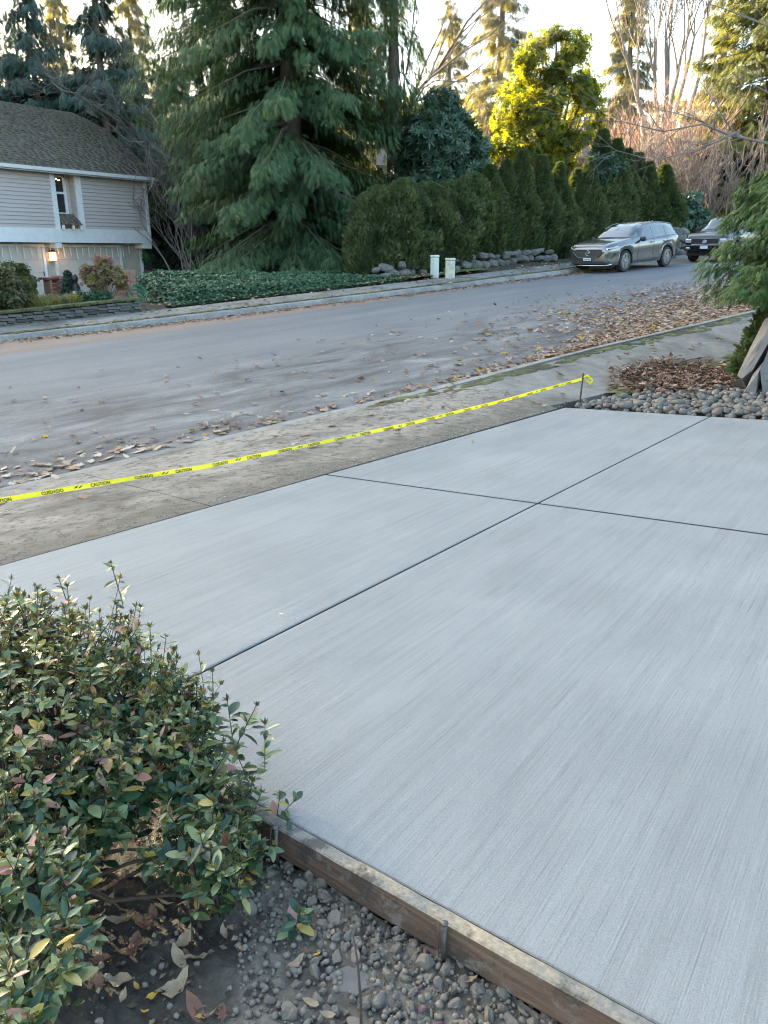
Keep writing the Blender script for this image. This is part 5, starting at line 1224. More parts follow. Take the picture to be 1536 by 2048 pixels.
# brick pillars, red bench top, potted topiary, watering hose
bx = simple('clay_blocks', (.32, .17, .13), (.24, .13, .10), 6, .9)
def px_on_house(px, py, c): x, z = fp(px, py, c); return hw(x, c, z)
for (px, w_, lab) in ((132, .50, 'stubby clay brick pillar left of the potted topiary'), (254, .46, 'clay brick pillar half hidden behind the hydrangea')):
    p = wpx(px, 2.6); t = empty('brick_pillar', (p.x, p.y, p.z-.3), hz, label=lab, cat='pillar')
    for j in range(9):
        for q in (0, 1):
            for q2 in (0, 1):
                rx = (j % 2)*.02
                MB().box((-w_/2+q*w_/2+.006, -w_/2+q2*w_/2, j*.12), (-w_/2+(q+1)*w_/2-.006, -w_/2+(q2+1)*w_/2-.006, j*.12+.108)).build('brick', bx, t)
p = wpx(116, 2.55); bn = empty('bench', (p.x, p.y, p.z-.1), hz, label='small dark red slab bench resting against the brick pillar', cat='bench')
MB().box((-.42, -.2, .78), (.42, .2, .84)).build('seat', simple('red_brown_slab', (.16, .05, .045), (.12, .04, .04), 6, .7), bn)
for x in (-.3, .24): MB().box((x, -.16, 0), (x+.07, .16, .778)).build('leg', bx, bn)
blue = simple('cobalt_glazed_pot', (.02, .025, .22), (.015, .02, .15), 5, .25)
p = wpx(142, 1.9, -.05); tp_ = empty('potted_topiary', p-Vector((0, 0, .12)), label='dark conical topiary in a cobalt blue pot before the garage door', cat='potted plant')
MB().lathe([(.15, -.1), (.17, .0), (.24, .42), (.26, .5), (.22, .5), (.2, .45)], 18).build('pot', blue, tp_, smooth=True)
f_ = crown([(0, 0, .75), (0, 0, 1.05), (0, 0, 1.35)], [.30, .25, .15], 3200, R6, .05, 86, shell=.4); link('foliage', npmesh('foliage', *f_), g_dark, tp_)
MB().tube([(0, 0, .4), (0, 0, 1.3)], .03, 6).build('trunk', bark, tp_); tp_.scale = (.8, .8, .72)
p = wpx(156, 1.7, -.05); st_ = empty('garden_statue', p, label='small dark figure with a round head beside the blue pot', cat='statue')
MB().lathe([(.09, 0), (.13, .05), (.10, .2), (.12, .38), (.09, .55), (.05, .62)], 12).build('robe', blackp, st_, smooth=True)
MB().lathe([(.02, .60), (.075, .66), (.09, .74), (.06, .83), (.01, .86)], 12).build('head', blackp, st_, smooth=True)
MB().tube([(-.1, -.02, .5), (-.13, -.12, .35), (0, -.17, .33), (.13, -.12, .35), (.1, -.02, .5)], [.035, .03, .025, .03, .035], 6).build('arms', blackp, st_, smooth=True)
MB().lathe([(.02, .28), (.06, .31), (.05, .38)], 10, (0, -.17, 0)).build('bowl', simple('pale_stone', (.5, .5, .48), (.4, .4, .4), 8, .8), st_)
hs = MB(); r2 = random.Random(9); pts = []
for i in range(90):
    a = i*.5; k_ = .7+.3*math.sin(i*.31); pts.append(Vector((math.cos(a)*.30*k_+.05*math.sin(i*.6), .12*math.sin(a)+.05*math.sin(i*.23), .28+math.sin(a)*.24*k_+.04*math.sin(i*.47))))
hs.tube(pts, .013, 6); hs.build('garden_hose', simple('green_hose', (.01, .14, .07), (.01, .11, .05), 4, .35), None, smooth=True, loc=wpx(273, .9, -.15), label='coiled bright green garden hose at the house corner', cat='hose')
fern = crown([(0, 0, .05)], [.3], 240, R8, .18, 88, shell=.5); link('fern', npmesh('fern', *fern), g_ivy, bask)
# ================================================================ FOREGROUND
bd = (C1-C0)/np.linalg.norm(C1-C0); bn_ = np.array([bd[1], -bd[0]])
if bn_@(-C0) < 0: bn_ = -bn_                 # points from the slab to the garden bed
def bp(a, b, z=0.0): p = C0+bd*a+bn_*b; return Vector((p[0], p[1], Dpl(*p)+z))
def m_wood():
    m, nt, b = nmat('form_lumber'); v = coord(nt)
    mp = N(nt, 'ShaderNodeMapping'); mp.inputs['Scale'].default_value = (1.2, 22, 22); L(nt, v, mp.inputs[0])
    g = noise(nt, mp.outputs[0], 1.6, 6, .65, 1.2); s = noise(nt, v, 4.5, 6, .7, .6); fine = noise(nt, v, 70, 4, .7)
    c = ramp(nt, g, [(.3, (.065, .038, .027)), (.5, (.125, .075, .052)), (.7, (.20, .135, .095))])
    gn = nt.nodes.new('ShaderNodeNewGeometry'); sp = nt.nodes.new('ShaderNodeSeparateXYZ'); L(nt, gn.outputs['Normal'], sp.inputs[0])
    topf = math_(nt, 'GREATER_THAN', sp.outputs[2], .6)
    cem = mixc(nt, ramp(nt, s, [(.44, 0.0), (.62, 1.0)]), (.17, .165, .15), mixc(nt, fine, (.25, .205, .14), (.37, .30, .21)))   # splashed cement, worn through to clean wood
    cem = mixc(nt, .8, cem, ramp(nt, fine, [(.3, (.6, .6, .6)), (.7, (1.3, 1.3, 1.3))]), 'MULTIPLY')
    c = mixc(nt, topf, c, cem)
    c = mixc(nt, ramp(nt, noise(nt, v, 9, 5, .7), [(.53, 0.0), (.62, .8)]), c, (.05, .042, .035)); c = mixc(nt, ramp(nt, noise(nt, v, 14, 6, .75), [(.56, 0.0), (.64, .6)]), c, (.20, .19, .17))
    L(nt, c, b.inputs['Base Color']); b.inputs['Roughness'].default_value = .8; bump(nt, b, math_(nt, 'ADD', g, fine), .6, .006); return m
wood = m_wood()
V = []; Fc = []; nb_ = 60; r = np.random.default_rng(3)
prof = [(.0, -.10), (.0, .003), (.006, .006), (.034, .005), (.039, .0), (.039, -.092), (.036, -.10)]
aa = np.linspace(-1.7, 2.3, nb_)
for a in aa:
    j = .002*math.sin(a*3)+r.uniform(-.0008, .0008)
    for b_, z in prof: V.append(bp(a, b_+.003+(j if b_ > .02 else 0), z+(r.uniform(-.0015, .0015) if z > -.01 else 0)))
npf = len(prof)
Fc = [(i*npf+k, (i+1)*npf+k, (i+1)*npf+k+1, i*npf+k+1) for i in range(nb_-1) for k in range(npf-1)]
Fc += [tuple(range(npf)), tuple((nb_-1)*npf+k for k in range(npf-1, -1, -1))]
o0 = bp(0, 0); ang = math.atan2(bd[1], bd[0]); Mi = (Matrix.Translation(o0)@Matrix.Rotation(ang, 4, 'Z')).inverted()
fb = link('form_board', pymesh('form_board', [Mi@v for v in V], Fc), wood, smooth=False, label='wet reddish lumber form board edging the new concrete in the foreground', cat='board')
fb.location = o0; fb.rotation_euler = (0, 0, ang)
# thin cement crumbs stuck along the slab edge
rust = simple('rusty_steel', (.12, .075, .055), (.06, .045, .04), 60, .7, .5, bmp=.3, bd=.002); stake_m = simple('galvanised_stake', (.14, .13, .12), (.07, .065, .06), 40, .5, .7, bmp=.3, bd=.002)
def form_pin(px, py, lab):
    q = solve(px, py, lambda x, y: Dpl(x, y)+.015); d = np.array([q[0], q[1]])-C0; a = float(d@bd)
    t = empty('form_stake', bp(a, .055), label=lab, cat='stake')
    o = bp(a, .055)
    MB().tube([(0, 0, -.16), (0, 0, .018)], .0075, 10).build('pin', stake_m, t, smooth=True)
    h = MB().lathe([(.0075, .012), (.0095, .014), (.0098, .018), (.008, .020)], 10); h.build('head', stake_m, t, smooth=True)
    MB().tube([(-.012, -.004, .02), (-.016, -.008, -.02), (-.013, -.012, -.075), (-.004, -.016, -.08)], .0022, 6).build('bent_nail', rust, t, smooth=True)
form_pin(903, 1832, 'steel form stake against the board in the middle of its length')
form_pin(553, 1655, 'steel form stake against the board by the azalea')
# --- soil bed
def soil_z(X, Y, d=1.0):
    z = .015*X-.052*Y-.112
    return z
nu, nv = 300, 190; Au, Bv = np.meshgrid(np.linspace(-3.2, 2.4, nu), np.concatenate([np.linspace(.036, 1.6, 150), np.linspace(1.63, 3.4, 40)]), indexing='ij')
Xs = C0[0]+bd[0]*Au+bn_[0]*Bv; Ys = C0[1]+bd[1]*Au+bn_[1]*Bv
nz = np.array([mnoise.noise(Vector((x*5, y*5, 0)))*.018+mnoise.noise(Vector((x*17, y*17, 3)))*.013+mnoise.noise(Vector((x*48, y*48, 7)))*.011 for x, y in zip(Xs.ravel(), Ys.ravel())]).reshape(Xs.shape)
def m_soil():
    m, nt, b = nmat('wet_soil'); v = coord(nt, out='Position'); n = noise(nt, v, 5, 5, .6); n2 = noise(nt, v, 55, 6, .75); n3 = noise(nt, v, 2.2, 3)
    c = ramp(nt, n, [(.35, (.045, .036, .027)), (.5, (.11, .092, .072)), (.66, (.19, .165, .135))])
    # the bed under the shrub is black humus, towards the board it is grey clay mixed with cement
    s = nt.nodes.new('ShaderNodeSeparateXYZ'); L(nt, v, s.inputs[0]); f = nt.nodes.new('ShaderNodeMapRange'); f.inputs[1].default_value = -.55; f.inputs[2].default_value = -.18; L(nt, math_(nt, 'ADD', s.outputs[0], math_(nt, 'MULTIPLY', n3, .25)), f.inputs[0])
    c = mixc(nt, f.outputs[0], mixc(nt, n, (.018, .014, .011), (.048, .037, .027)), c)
    c = mixc(nt, .9, c, ramp(nt, n2, [(.3, (.55, .55, .55)), (.7, (1.5, 1.5, 1.45))]), 'MULTIPLY')
    L(nt, c, b.inputs['Base Color']); L(nt, ramp(nt, n, [(.4, .35), (.6, .85)]), b.inputs['Roughness']); bump(nt, b, n2, 1, .01); return m
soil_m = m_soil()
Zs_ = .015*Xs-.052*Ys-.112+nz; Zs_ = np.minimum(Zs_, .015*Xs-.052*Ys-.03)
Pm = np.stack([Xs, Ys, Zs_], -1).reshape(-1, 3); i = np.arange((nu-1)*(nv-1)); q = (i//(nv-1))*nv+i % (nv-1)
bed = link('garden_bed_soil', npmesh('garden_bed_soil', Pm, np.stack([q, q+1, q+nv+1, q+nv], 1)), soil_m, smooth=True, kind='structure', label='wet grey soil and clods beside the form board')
def soil_at(px, py, dz=0):
    p = solve(px, py, lambda x, y: .015*x-.052*y-.112+dz); h = mnoise.noise(Vector((p.x*5, p.y*5, 0)))*.018
    return solve(px, py, lambda x, y: .015*x-.052*y-.112+dz+h)
clod_m = simple('muddy_gravel', (.12, .10, .078), (.22, .19, .155), 30, .6, bmp=.6, bd=.004); clod_r = simple('reddish_gravel', (.17, .075, .075), (.12, .08, .075), 30, .7, bmp=.5, bd=.004)
clods = [rock_mesh(20+s, 2, .60, .8) for s in range(6)]
for k_, me in enumerate(clods): me.materials.append(clod_m); me.name = 'clod'
clods_red = []
for k_ in range(2): me = rock_mesh(40+k_, 2, .3, .8); me.materials.append(clod_r); clods_red.append(me)
rc = random.Random(21); cnt = 0; 
def bed_edge(x): return 1635+.5507*(x-560)      # lower board edge seen from the camera is further down
cl_list = []
while cnt < 300:
    x = rc.uniform(500, 1290); y = rc.uniform(1690, 2120); lo = 1710+.58*(x-600)
    if y < lo+18: continue
    p = soil_at(x, y)
    den = .12+.88*sstep(540, 700, x)
    if x < 640 and y > 1880: den *= .25
    if 650 < x < 740 and 1920 < y < 2000: den = 0
    if rc.random() > den: continue
    s = rc.choice([.012, .016, .02, .024, .03, .036, .042])*rc.uniform(.8, 1.15)
    if any((p-q).length < (s+s2)*.42 for q, s2 in cl_list): continue
    cl_list.append((p, s)); c = bpy.data.objects.new('clod', (rc.choice(clods_red) if (rc.random() < .05 and s < .03) else rc.choice(clods))); COL.objects.link(c); c.parent = bed; c.location = p+Vector((0, 0, s*.08)); c.scale = (s*rc.uniform(.9, 1.3), s, s*rc.uniform(.7, 1)); c.rotation_euler = (rc.uniform(0, 6), rc.uniform(0, 6), rc.uniform(0, 6)); cnt += 1
ico = rock_mesh(60, 1, .5, .85); iv = np.array([v.co for v in ico.vertices]); ifc = np.array([list(p.vertices) for p in ico.polygons])
PP = []; SS = []
while len(PP) < 11000:
    a = rc.uniform(-2.2, 2.2); b_ = rc.uniform(.045, 1.5)
    p = bp(a, b_); pr_ = proj(*p)
    if pr_[0] < 470 and rc.random() < .95: continue
    if 640 < pr_[0] < 745 and 1915 < pr_[1] < 2010: continue
    f = mnoise.noise(Vector((p.x*5, p.y*5, 0)))*.018
    s = rc.choice([.004, .006, .008, .010, .014, .02]); PP.append((p.x, p.y, Dpl(p.x, p.y)-.112+f+s*.2)); SS.append(s*rc.uniform(.8, 1.2))
V, Fc, T = scatter_tpl(iv, ifc, np.array(PP), frames(rand_dirs(len(PP), RNG), rand_dirs(len(PP), RNG)), np.array(SS), RNG.uniform(0, 1, len(PP)))
link('soil_crumbs', npmesh('soil_crumbs', V, Fc, T), clod_m, bed, kind='stuff')
# rotted bits of leaf and twig on the black humus
frag = []
for _ in range(2600):
    a = rc.uniform(-2.0, .3); b_ = rc.uniform(.1, 1.5); p = bp(a, b_)
    if proj(*p)[0] > 560: continue
    frag.append((p.x, p.y, Dpl(p.x, p.y)-.112+mnoise.noise(Vector((p.x*5, p.y*5, 0)))*.018+.006))
fvv = np.array([(0, -1, 0), (-.55, 0, .15), (0, 1, .1), (.6, .1, .25)], float); fff = np.array([(0, 1, 3), (1, 2, 3)])
V, Fc, T = scatter_tpl(fvv, fff, np.array(frag), frames(np.stack([RNG.normal(size=len(frag)), RNG.normal(size=len(frag)), RNG.normal(0, .3, len(frag))], 1), np.array([[0, 0, 1.]]*len(frag))+RNG.normal(0, .4, (len(frag), 3))), RNG.uniform(.003, .014, len(frag)), RNG.uniform(0, 1, len(frag))**1.6)
link('leaf_mould', npmesh('leaf_mould', V, Fc, T), leafmat('leaf_mould', [(0, (.035, .022, .015)), (.5, (.09, .055, .035)), (.85, (.20, .14, .09)), (1, (.35, .27, .16))], .8, 0), bed, kind='stuff')
# puddled slab of mud
mp_ = soil_at(700, 1962); pd = MB(); rp = random.Random(5); ring_ = [(.060*rp.uniform(.75, 1.15)*math.cos(t), .045*rp.uniform(.75, 1.15)*math.sin(t)) for t in np.linspace(0, 6.28, 17)[:-1]]
pd.prism(ring_, -.02, .005).build('mud_flake', simple('smooth_wet_mud', (.085, .072, .058), (.12, .105, .088), 20, .3, bmp=.1, bd=.002), bed, bevel=.004, loc=mp_)
# --- leaves on the ground
def outline_leaf(kind, seed):
    r = random.Random(seed); pts = []
    if kind == 'maple':
        tips = [(-2.5, .42), (-1.35, .80), (-.62, .86), (0, 1.0), (.62, .86), (1.35, .80), (2.5, .42)]; prev = None
        for i, (a, l) in enumerate(tips):
            l *= r.uniform(.85, 1.1)
            if i: am_ = (tips[i-1][0]+a)/2; pts.append((am_, .42*r.uniform(.85, 1.2)))
            for da, f in ((-.13, .80), (0, 1.0), (.13, .80)): pts.append((a+da, l*f))
        pts.append((3.1, .1)); P = [(math.sin(a)*l, math.cos(a)*l) for a, l in pts]
    else:
        w = .36 if kind == 'oval' else .24; P = []
        for t in np.linspace(0, 1, 7)[1:]: P.append((-w*math.sin(math.pi*t**.85)*1.0, -1+2*t))
        P += [(-x, y) for x, y in P[-2::-1]]+[(0, -1)]
    k1, k2, k3 = r.uniform(-.35, .5), r.uniform(-.3, .5), r.uniform(0, 6.28)
    def zz(x, y): return k1*x*x+k2*y*y*.6+.10*math.sin(3*x+k3)*math.cos(2.5*y)
    V = [(0, 0, zz(0, 0)-.03)]+[(x*.5, y*.5, zz(x*.5, y*.5)+.03*math.sin(i*2.1)) for i, (x, y) in enumerate(P)]+[(x, y, zz(x, y)+r.uniform(-.07, .12)) for x, y in P]
    n = len(P); Ff = [(0, 1+i, 1+(i+1) % n) for i in range(n)]
    for i in range(n): a, b = 1+i, 1+(i+1) % n; Ff += [(a, a+n, b), (b, a+n, b+n)]
    mz = min(v[2] for v in V); V = [(x, y, z-mz) for x, y, z in V]
    return np.array(V), np.array(Ff)
litter = leafmat('fallen_leaf', [(0, (.22, .13, .10)), (.2, (.28, .18, .13)), (.45, (.37, .26, .20)), (.75, (.46, .36, .29)), (.9, (.54, .46, .37)), (.97, (.42, .22, .05)), (1, (.55, .38, .04))], .75, .12, .25, objrand=True)
litter_s = leafmat('fallen_leaf_drift', [(0, (.17, .10, .075)), (.2, (.22, .135, .10)), (.45, (.31, .21, .16)), (.75, (.41, .31, .25)), (.9, (.50, .41, .33)), (.97, (.40, .20, .05)), (1, (.5, .34, .04))], .75, .12, .25)
brown_s = leafmat('brown_leaf_pile', [(0, (.07, .035, .025)), (.4, (.15, .08, .055)), (.7, (.27, .17, .12)), (.9, (.42, .31, .23)), (1, (.52, .43, .33))], .7, .12, .3)
brown_o = leafmat('brown_leaf', [(0, (.07, .035, .025)), (.4, (.15, .08, .055)), (.7, (.27, .17, .12)), (.9, (.42, .31, .23)), (1, (.52, .43, .33))], .7, .12, .3, objrand=True)
maple = [outline_leaf('maple', s) for s in range(5)]; oval = [outline_leaf('oval', s) for s in range(5)]
def lmesh(vf, mat, nm='leaf'): me = npmesh(nm, vf[0], vf[1]); me.materials.append(mat); me.polygons.foreach_set('use_smooth', [True]*len(me.polygons)); return me
maple_me = [lmesh(m, litter) for m in maple]; oval_me = [lmesh(m, litter) for m in oval]; brown_me = [lmesh(m, brown_o) for m in maple+oval[:3]]
rl = random.Random(33)
def ground_tilt(x, y):
    e = .05; zx = (gz_(x+e, y)-gz_(x-e, y))/(2*e); zy = (gz_(x, y+e)-gz_(x, y-e))/(2*e); return zx, zy
def lay_leaf(me, x, y, z, s, label, group, name='fallen_leaf', parent=None):
    c = bpy.data.objects.new(name, me); COL.objects.link(c); zx, zy = ground_tilt(x, y) if y > 3 else (.015, -.052)
    up = Vector((-zx+rl.gauss(0, .10), -zy+rl.gauss(0, .10), 1)).normalized(); q = up.to_track_quat('Z', 'Y'); c.rotation_mode = 'QUATERNION'
    c.rotation_quaternion = q@Euler((0, 0, rl.uniform(0, 6.28))).to_quaternion(); c.location = (x, y, z); c.scale = (s, s, s*rl.uniform(.3, .8))
    return tag(c, label, 'leaf' if label else None, group)
ind = 0
def gutter_sample():
    """leaf positions on the near half of the street and its gutter, from dense on the right to thin on the left"""
    while True:
        u = rl.uniform(.5, 24); d = rl.random()
        if rl.random() > .10+.90*sstep(7.5, 13, u): continue
        if rl.random() < .62: v = vnear(u)+.02+abs(rl.gauss(0, .16+.22*sstep(8, 14, u)))
        else: v = vnear(u)+rl.random()**1.5*(1.2+3.6*sstep(8, 15, u))
        return u, v
near_leaves = []
for _ in range(3300): near_leaves.append(gutter_sample())
for _ in range(260): near_leaves.append((rl.uniform(1, 22), 9+rl.random()**1.4*6))
for _ in range(120): near_leaves.append((rl.uniform(.2, 5), 8.70+abs(rl.gauss(0, .45))))
for _ in range(90): near_leaves.append((rl.uniform(0, 20), rl.uniform(6.6, 8.5)))
near_leaves = [(u, v) for u, v in near_leaves if v > vedge(u)+.15]
near_leaves.sort(key=lambda q: sum(c*c for c in xy(*q)))
kept = near_leaves[:190]; rest = near_leaves[190:]
for u, v in kept:
    x, y = xy(u, v); X_p = proj(x, y, 0)[0]
    lab = 'fallen maple leaf on the old sidewalk by the tape' if v < vnear(u) else ('fallen maple leaf on the street near the gutter' if v < vnear(u)+.8 else 'fallen leaf lying out on the asphalt')
    sz_ = rl.choice([.045, .06, .075, .09, .105]); mp1 = rl.random() < .75; lab = ('small ' if sz_ < .065 else 'large ' if sz_ > .085 else 'middling ')+('' if mp1 else 'oval ')+(lab.replace('maple ', '') if not mp1 else lab)+(' left of centre' if X_p < 500 else ' near the middle' if X_p < 900 else ' towards the right')
    lay_leaf(rl.choice(maple_me if mp1 else oval_me), x, y, gz_(x, y)+.006+rl.uniform(0, .01), sz_, lab, 'leaves fallen on street and sidewalk')
def drift(name, pts, tpls, smin, smax, mat, label, tilt=.22, zj=.03, tint=None):
    n = len(pts); idx = RNG.integers(0, len(tpls), n); parts = []
    X = np.array([p[0] for p in pts]); Y = np.array([p[1] for p in pts]); Z = Zs(X, Y)+.006+RNG.uniform(0, zj, n)+np.array([p[2] if len(p) > 2 else 0 for p in pts])
    up = np.stack([RNG.normal(0, tilt, n)-.05, RNG.normal(0, tilt, n)-.04, np.ones(n)], 1); d = np.stack([RNG.normal(size=n), RNG.normal(size=n), np.zeros(n)], 1); d = d-up*(d*up).sum(1, keepdims=True)/(up*up).sum(1, keepdims=True)
    fr = frames(d, up); fr[:, :, 2] = norm(up); S_ = RNG.uniform(smin, smax, n); T = RNG.uniform(0, 1, n) if tint is None else np.clip(RNG.normal(tint, .25, n), 0, 1)
    for k in range(len(tpls)):
        m = idx == k
        if m.any(): parts.append(scatter_tpl(tpls[k][0], tpls[k][1], np.stack([X, Y, Z], 1)[m], fr[m], S_[m], T[m]))
    V, Fc, T = join(parts); return link(name, npmesh(name, V, Fc, T), mat, kind='stuff', label=label, category='leaves')
small = [(np.array([(0, -1, 0), (-.6, -.1, .2), (-.75, .5, .0), (0, 1, .1), (.7, .45, .15), (.55, -.2, 0), (0, .1, -.05)], float)+[0, 0, .1], np.array([(0, 6, 1), (1, 6, 2), (2, 6, 3), (3, 6, 4), (4, 6, 5), (5, 6, 0)]))]
drift('leaf_litter', [xy(u, v) for u, v in rest], maple[:3]+oval[:1], .05, .10, litter_s, 'drift of pale brown leaves along the right part of the near gutter', tint=.55)
dense = []
for _ in range(9000):
    u = 10+rl.random()**.8*14; w_ = .35+3.0*sstep(11, 16, u)
    dense.append(xy(u, vnear(u)-.1+abs(rl.gauss(0, 1))*w_*.55))
drift('leaf_litter', dense, small, .03, .065, litter_s, 'matted carpet of fallen leaves under the hemlock by the kerb', zj=.04, tint=.5)
farl = [xy(u, vfar(u)-abs(rl.gauss(0, .28))-.02) for u in [rl.uniform(2, 26) for _ in range(2600)]]
drift('leaf_litter', farl, small, .025, .06, litter_s, 'thin line of brown leaves along the far gutter', zj=.02, tint=.35)
farv = [xy(u, vfar(u)+rl.uniform(.15, 3.6)) for u in [rl.uniform(3, 30) for _ in range(520)]]+[xy(rl.uniform(16.3, 20.5), 20+rl.uniform(2.2, 4.2)) for _ in range(700)]
drift('leaf_litter', farv, small, .035, .08, litter_s, 'scattered leaves on the far verge by the ivy', zj=.03, tint=.45)
moss_g = link('grass_patch', moss_patch(18.8, 22.5, 22.3, 23.1, 240, 9, .03), simple('mossy_grass', (.07, .11, .02), (.10, .13, .03), 20, 1), smooth=True, kind='stuff', label='bright mossy grass strip before the utility pedestals', category='grass')
# two leaves on the new concrete
for px, py, s, lab, me in ((945, 886, .045, 'curled olive green leaf alone on the far slab', oval_me[1]), (562, 1229, .02, 'tiny pale yellow leaf alone on the near slab', maple_me[0])):
    p = solve(px, py, Dpl); o = lay_leaf(me, p.x, p.y, p.z+.002, s, lab, None); mt = simple('leaf_'+('olive' if px > 900 else 'yellow'), (.16, .19, .05) if px > 900 else (.55, .52, .22), (.2, .2, .07) if px > 900 else (.6, .55, .25), 30, .6)
    o.data = o.data.copy(); o.data.materials.clear(); o.data.materials.append(mt)
# --- caution tape and its rusty bars
bar_b = solve(1158, 812, Dpl); bar_t = at(1167, 746, bar_b.y+.02)
rb_ = empty('rebar_stake', bar_b, label='rusty rebar stake holding the tape at the far driveway corner', cat='stake')
MB().tube([(0, 0, -.15), bar_t-bar_b], .0105, 8).build('bar', rust, rb_, smooth=True)
rg = MB()
for k in range(24):
    p = (bar_t-bar_b)*(k/24); rg.lathe([(.0105, -.003), (.0135, 0), (.0105, .003)], 8, p)
rg.build('bar_ribs', rust, rb_, kind='stuff')
p = solve(1130, 812, Dpl); MB().tube([(0, 0, -.1), (.004, 0, .06)], .012, 8).build('rebar_stub', rust, None, smooth=True, loc=p, label='short rusty stub left of the tall rebar stake', cat='stake')
tpx = [(-140, 1022), (0, 1001), (200, 967), (400, 935), (600, 894), (800, 852), (1000, 803), (1164, 758)]
fr_ = [(x+140)/1304 for x, y in tpx]
Yl, Yr = 4.3, bar_t.y
def inv_y(f): return 1/((1-f)/Yl+f/Yr)                       # straight line seen in perspective
tp3 = [at(x, y, inv_y(f)) for (x, y), f in zip(tpx, fr_)]
tp3 = [Vector(v) for v in tp3]; Lt = [0]
for a, b in zip(tp3[:-1], tp3[1:]): Lt.append(Lt[-1]+(b-a).length)
def tape_pt(s):
    return Vector([float(np.interp(s, Lt, [v[k] for v in tp3])) for k in range(3)])
def tape_frame(s):
    d = (tape_pt(min(s+.1, Lt[-1]))-tape_pt(max(0, s-.1))).normalized(); tw = .18*math.sin(s*1.3)+.16*math.sin(s*3.1+1)+.10*math.sin(s*8.3)+(-.95 if s < 2 else -.95+.5*min(1, (s-2)/4))+.15
    side = Vector((0, 0, 1)); n_ = d.cross(side).normalized(); w = (side*math.cos(tw)+n_*math.sin(tw)).normalized(); return w, d.cross(w)
TW = .035; ns = 160; V = []
for i in range(ns+1):
    s = Lt[-1]*i/ns; p = tape_pt(s); w, n_ = tape_frame(s)
    for k in (-1, 0, 1): V.append(p+w*k*TW/2+n_*.004*(abs(k)-.5)*math.sin(s*5))
m, nt, b = nmat('caution_tape_yellow'); b.inputs['Base Color'].default_value = (.86, .74, .02, 1); b.inputs['Roughness'].default_value = .35
tr2 = nt.nodes.new('ShaderNodeBsdfTranslucent'); tr2.inputs[0].default_value = (.85, .82, .05, 1); mx = nt.nodes.new('ShaderNodeMixShader'); mx.inputs[0].default_value = .4; L(nt, b.outputs[0], mx.inputs[1]); L(nt, tr2.outputs[0], mx.inputs[2]); L(nt, mx.outputs[0], nt.nodes['Material Output'].inputs[0]); tape_y = m
tape = empty('caution_tape', tp3[0], label='yellow caution tape strung across the driveway mouth', cat='tape')
link('band', pymesh('band', [v-tp3[0] for v in V], [(i*3+k, (i+1)*3+k, (i+1)*3+k+1, i*3+k+1) for i in range(ns) for k in (0, 1)]), tape_y, tape, smooth=True)
MB().tube([bar_t-tp3[0]+Vector((0, 0, -.06)), bar_t-tp3[0]+Vector((.05, -.01, -.03)), bar_t-tp3[0]+Vector((.13, -.01, -.10)), bar_t-tp3[0]+Vector((.10, -.02, -.14)), bar_t-tp3[0]+Vector((.02, -.02, -.08))], [.012, .02, .012, .018, .008], 5).build('knot', tape_y, tape)
ink = simple('black_ink', (.015, .015, .015), (.02, .02, .02), 9, .5)
def text_mesh(txt, h):
    cu = bpy.data.curves.new('t', 'FONT'); cu.body = txt; cu.size = h; cu.align_x = 'CENTER'; cu.offset = .0012; cu.resolution_u = 3; cu.space_character = 1.05
    ob = bpy.data.objects.new('t', cu); COL.objects.link(ob); dg = bpy.context.evaluated_depsgraph_get(); me = bpy.data.meshes.new_from_object(ob.evaluated_get(dg)); bpy.data.objects.remove(ob); bpy.data.curves.remove(cu); return me
words_ = {w: text_mesh(w, .034) for w in ('CAUTION', 'CUIDADO')}
s = .06; k = 0
def lay_text(me, s0, sx=.9):
    V = []
    for v in me.vertices:
        ss = min(max(s0+v.co.x*sx, 0), Lt[-1]); p = tape_pt(ss); w, n_ = tape_frame(ss); q = w*(v.co.y-.0155)
        nn_ = n_ if n_.dot(Vector((0, 0, CH))-p) > 0 else -n_
        V.append(p+q+nn_*.004-tp3[0])
    o = link('lettering', pymesh('lettering', V, [tuple(p.vertices) for p in me.polygons]), ink, tape); return o
while s < Lt[-1]-.3:
    w = ('CUIDADO', 'CAUTION')[k % 2]; lay_text(words_[w], s); s += .335; k += 1
    if k % 2 == 1:
        me_ = bpy.data.meshes.new('x'); me_.from_pydata([(-.03, .007, 0), (-.004, .01, 0), (.02, .027, 0), (.0, .024, 0), (0, .004, 0), (.025, .007, 0), (.05, .024, 0), (.03, .02, 0)], [], [(0, 1, 2, 3), (4, 5, 6, 7)]); lay_text(me_, s-.168)
# --- cobble bed at the far side of the driveway
ed = (B1-B0)/np.linalg.norm(B1-B0); en = np.array([-ed[1], ed[0]]); en = en if en@np.array([.6, .8]) > 0 else -en
cob_m = []
for c0, c1 in (((.17, .155, .135), (.11, .10, .09)), ((.12, .118, .112), (.085, .083, .08)), ((.20, .17, .135), (.14, .12, .095)), ((.13, .13, .11), (.09, .09, .078)), ((.15, .11, .09), (.105, .08, .068))):
    cob_m.append(simple('river_cobble', c0, c1, 7, .7))
cobs = []
for q in range(10): me = rock_mesh(80+q, 2, .09, .7); me.materials.append(cob_m[q % 5]); me.name = 'cobble'; me.polygons.foreach_set('use_smooth', [True]*len(me.polygons)); cobs.append(me)
x, y = B0+ed*1.5+en*.6; cb_ = empty('cobble_bed', (x, y, gz_(x, y)), kind='structure', label='bed of rounded river cobbles beside the new driveway'); o = Vector(cb_.location)
pl2 = []; tries = 0
def cob_h(a, b): return .02+.05*math.exp(-((a-1.6)/1.2)**2)
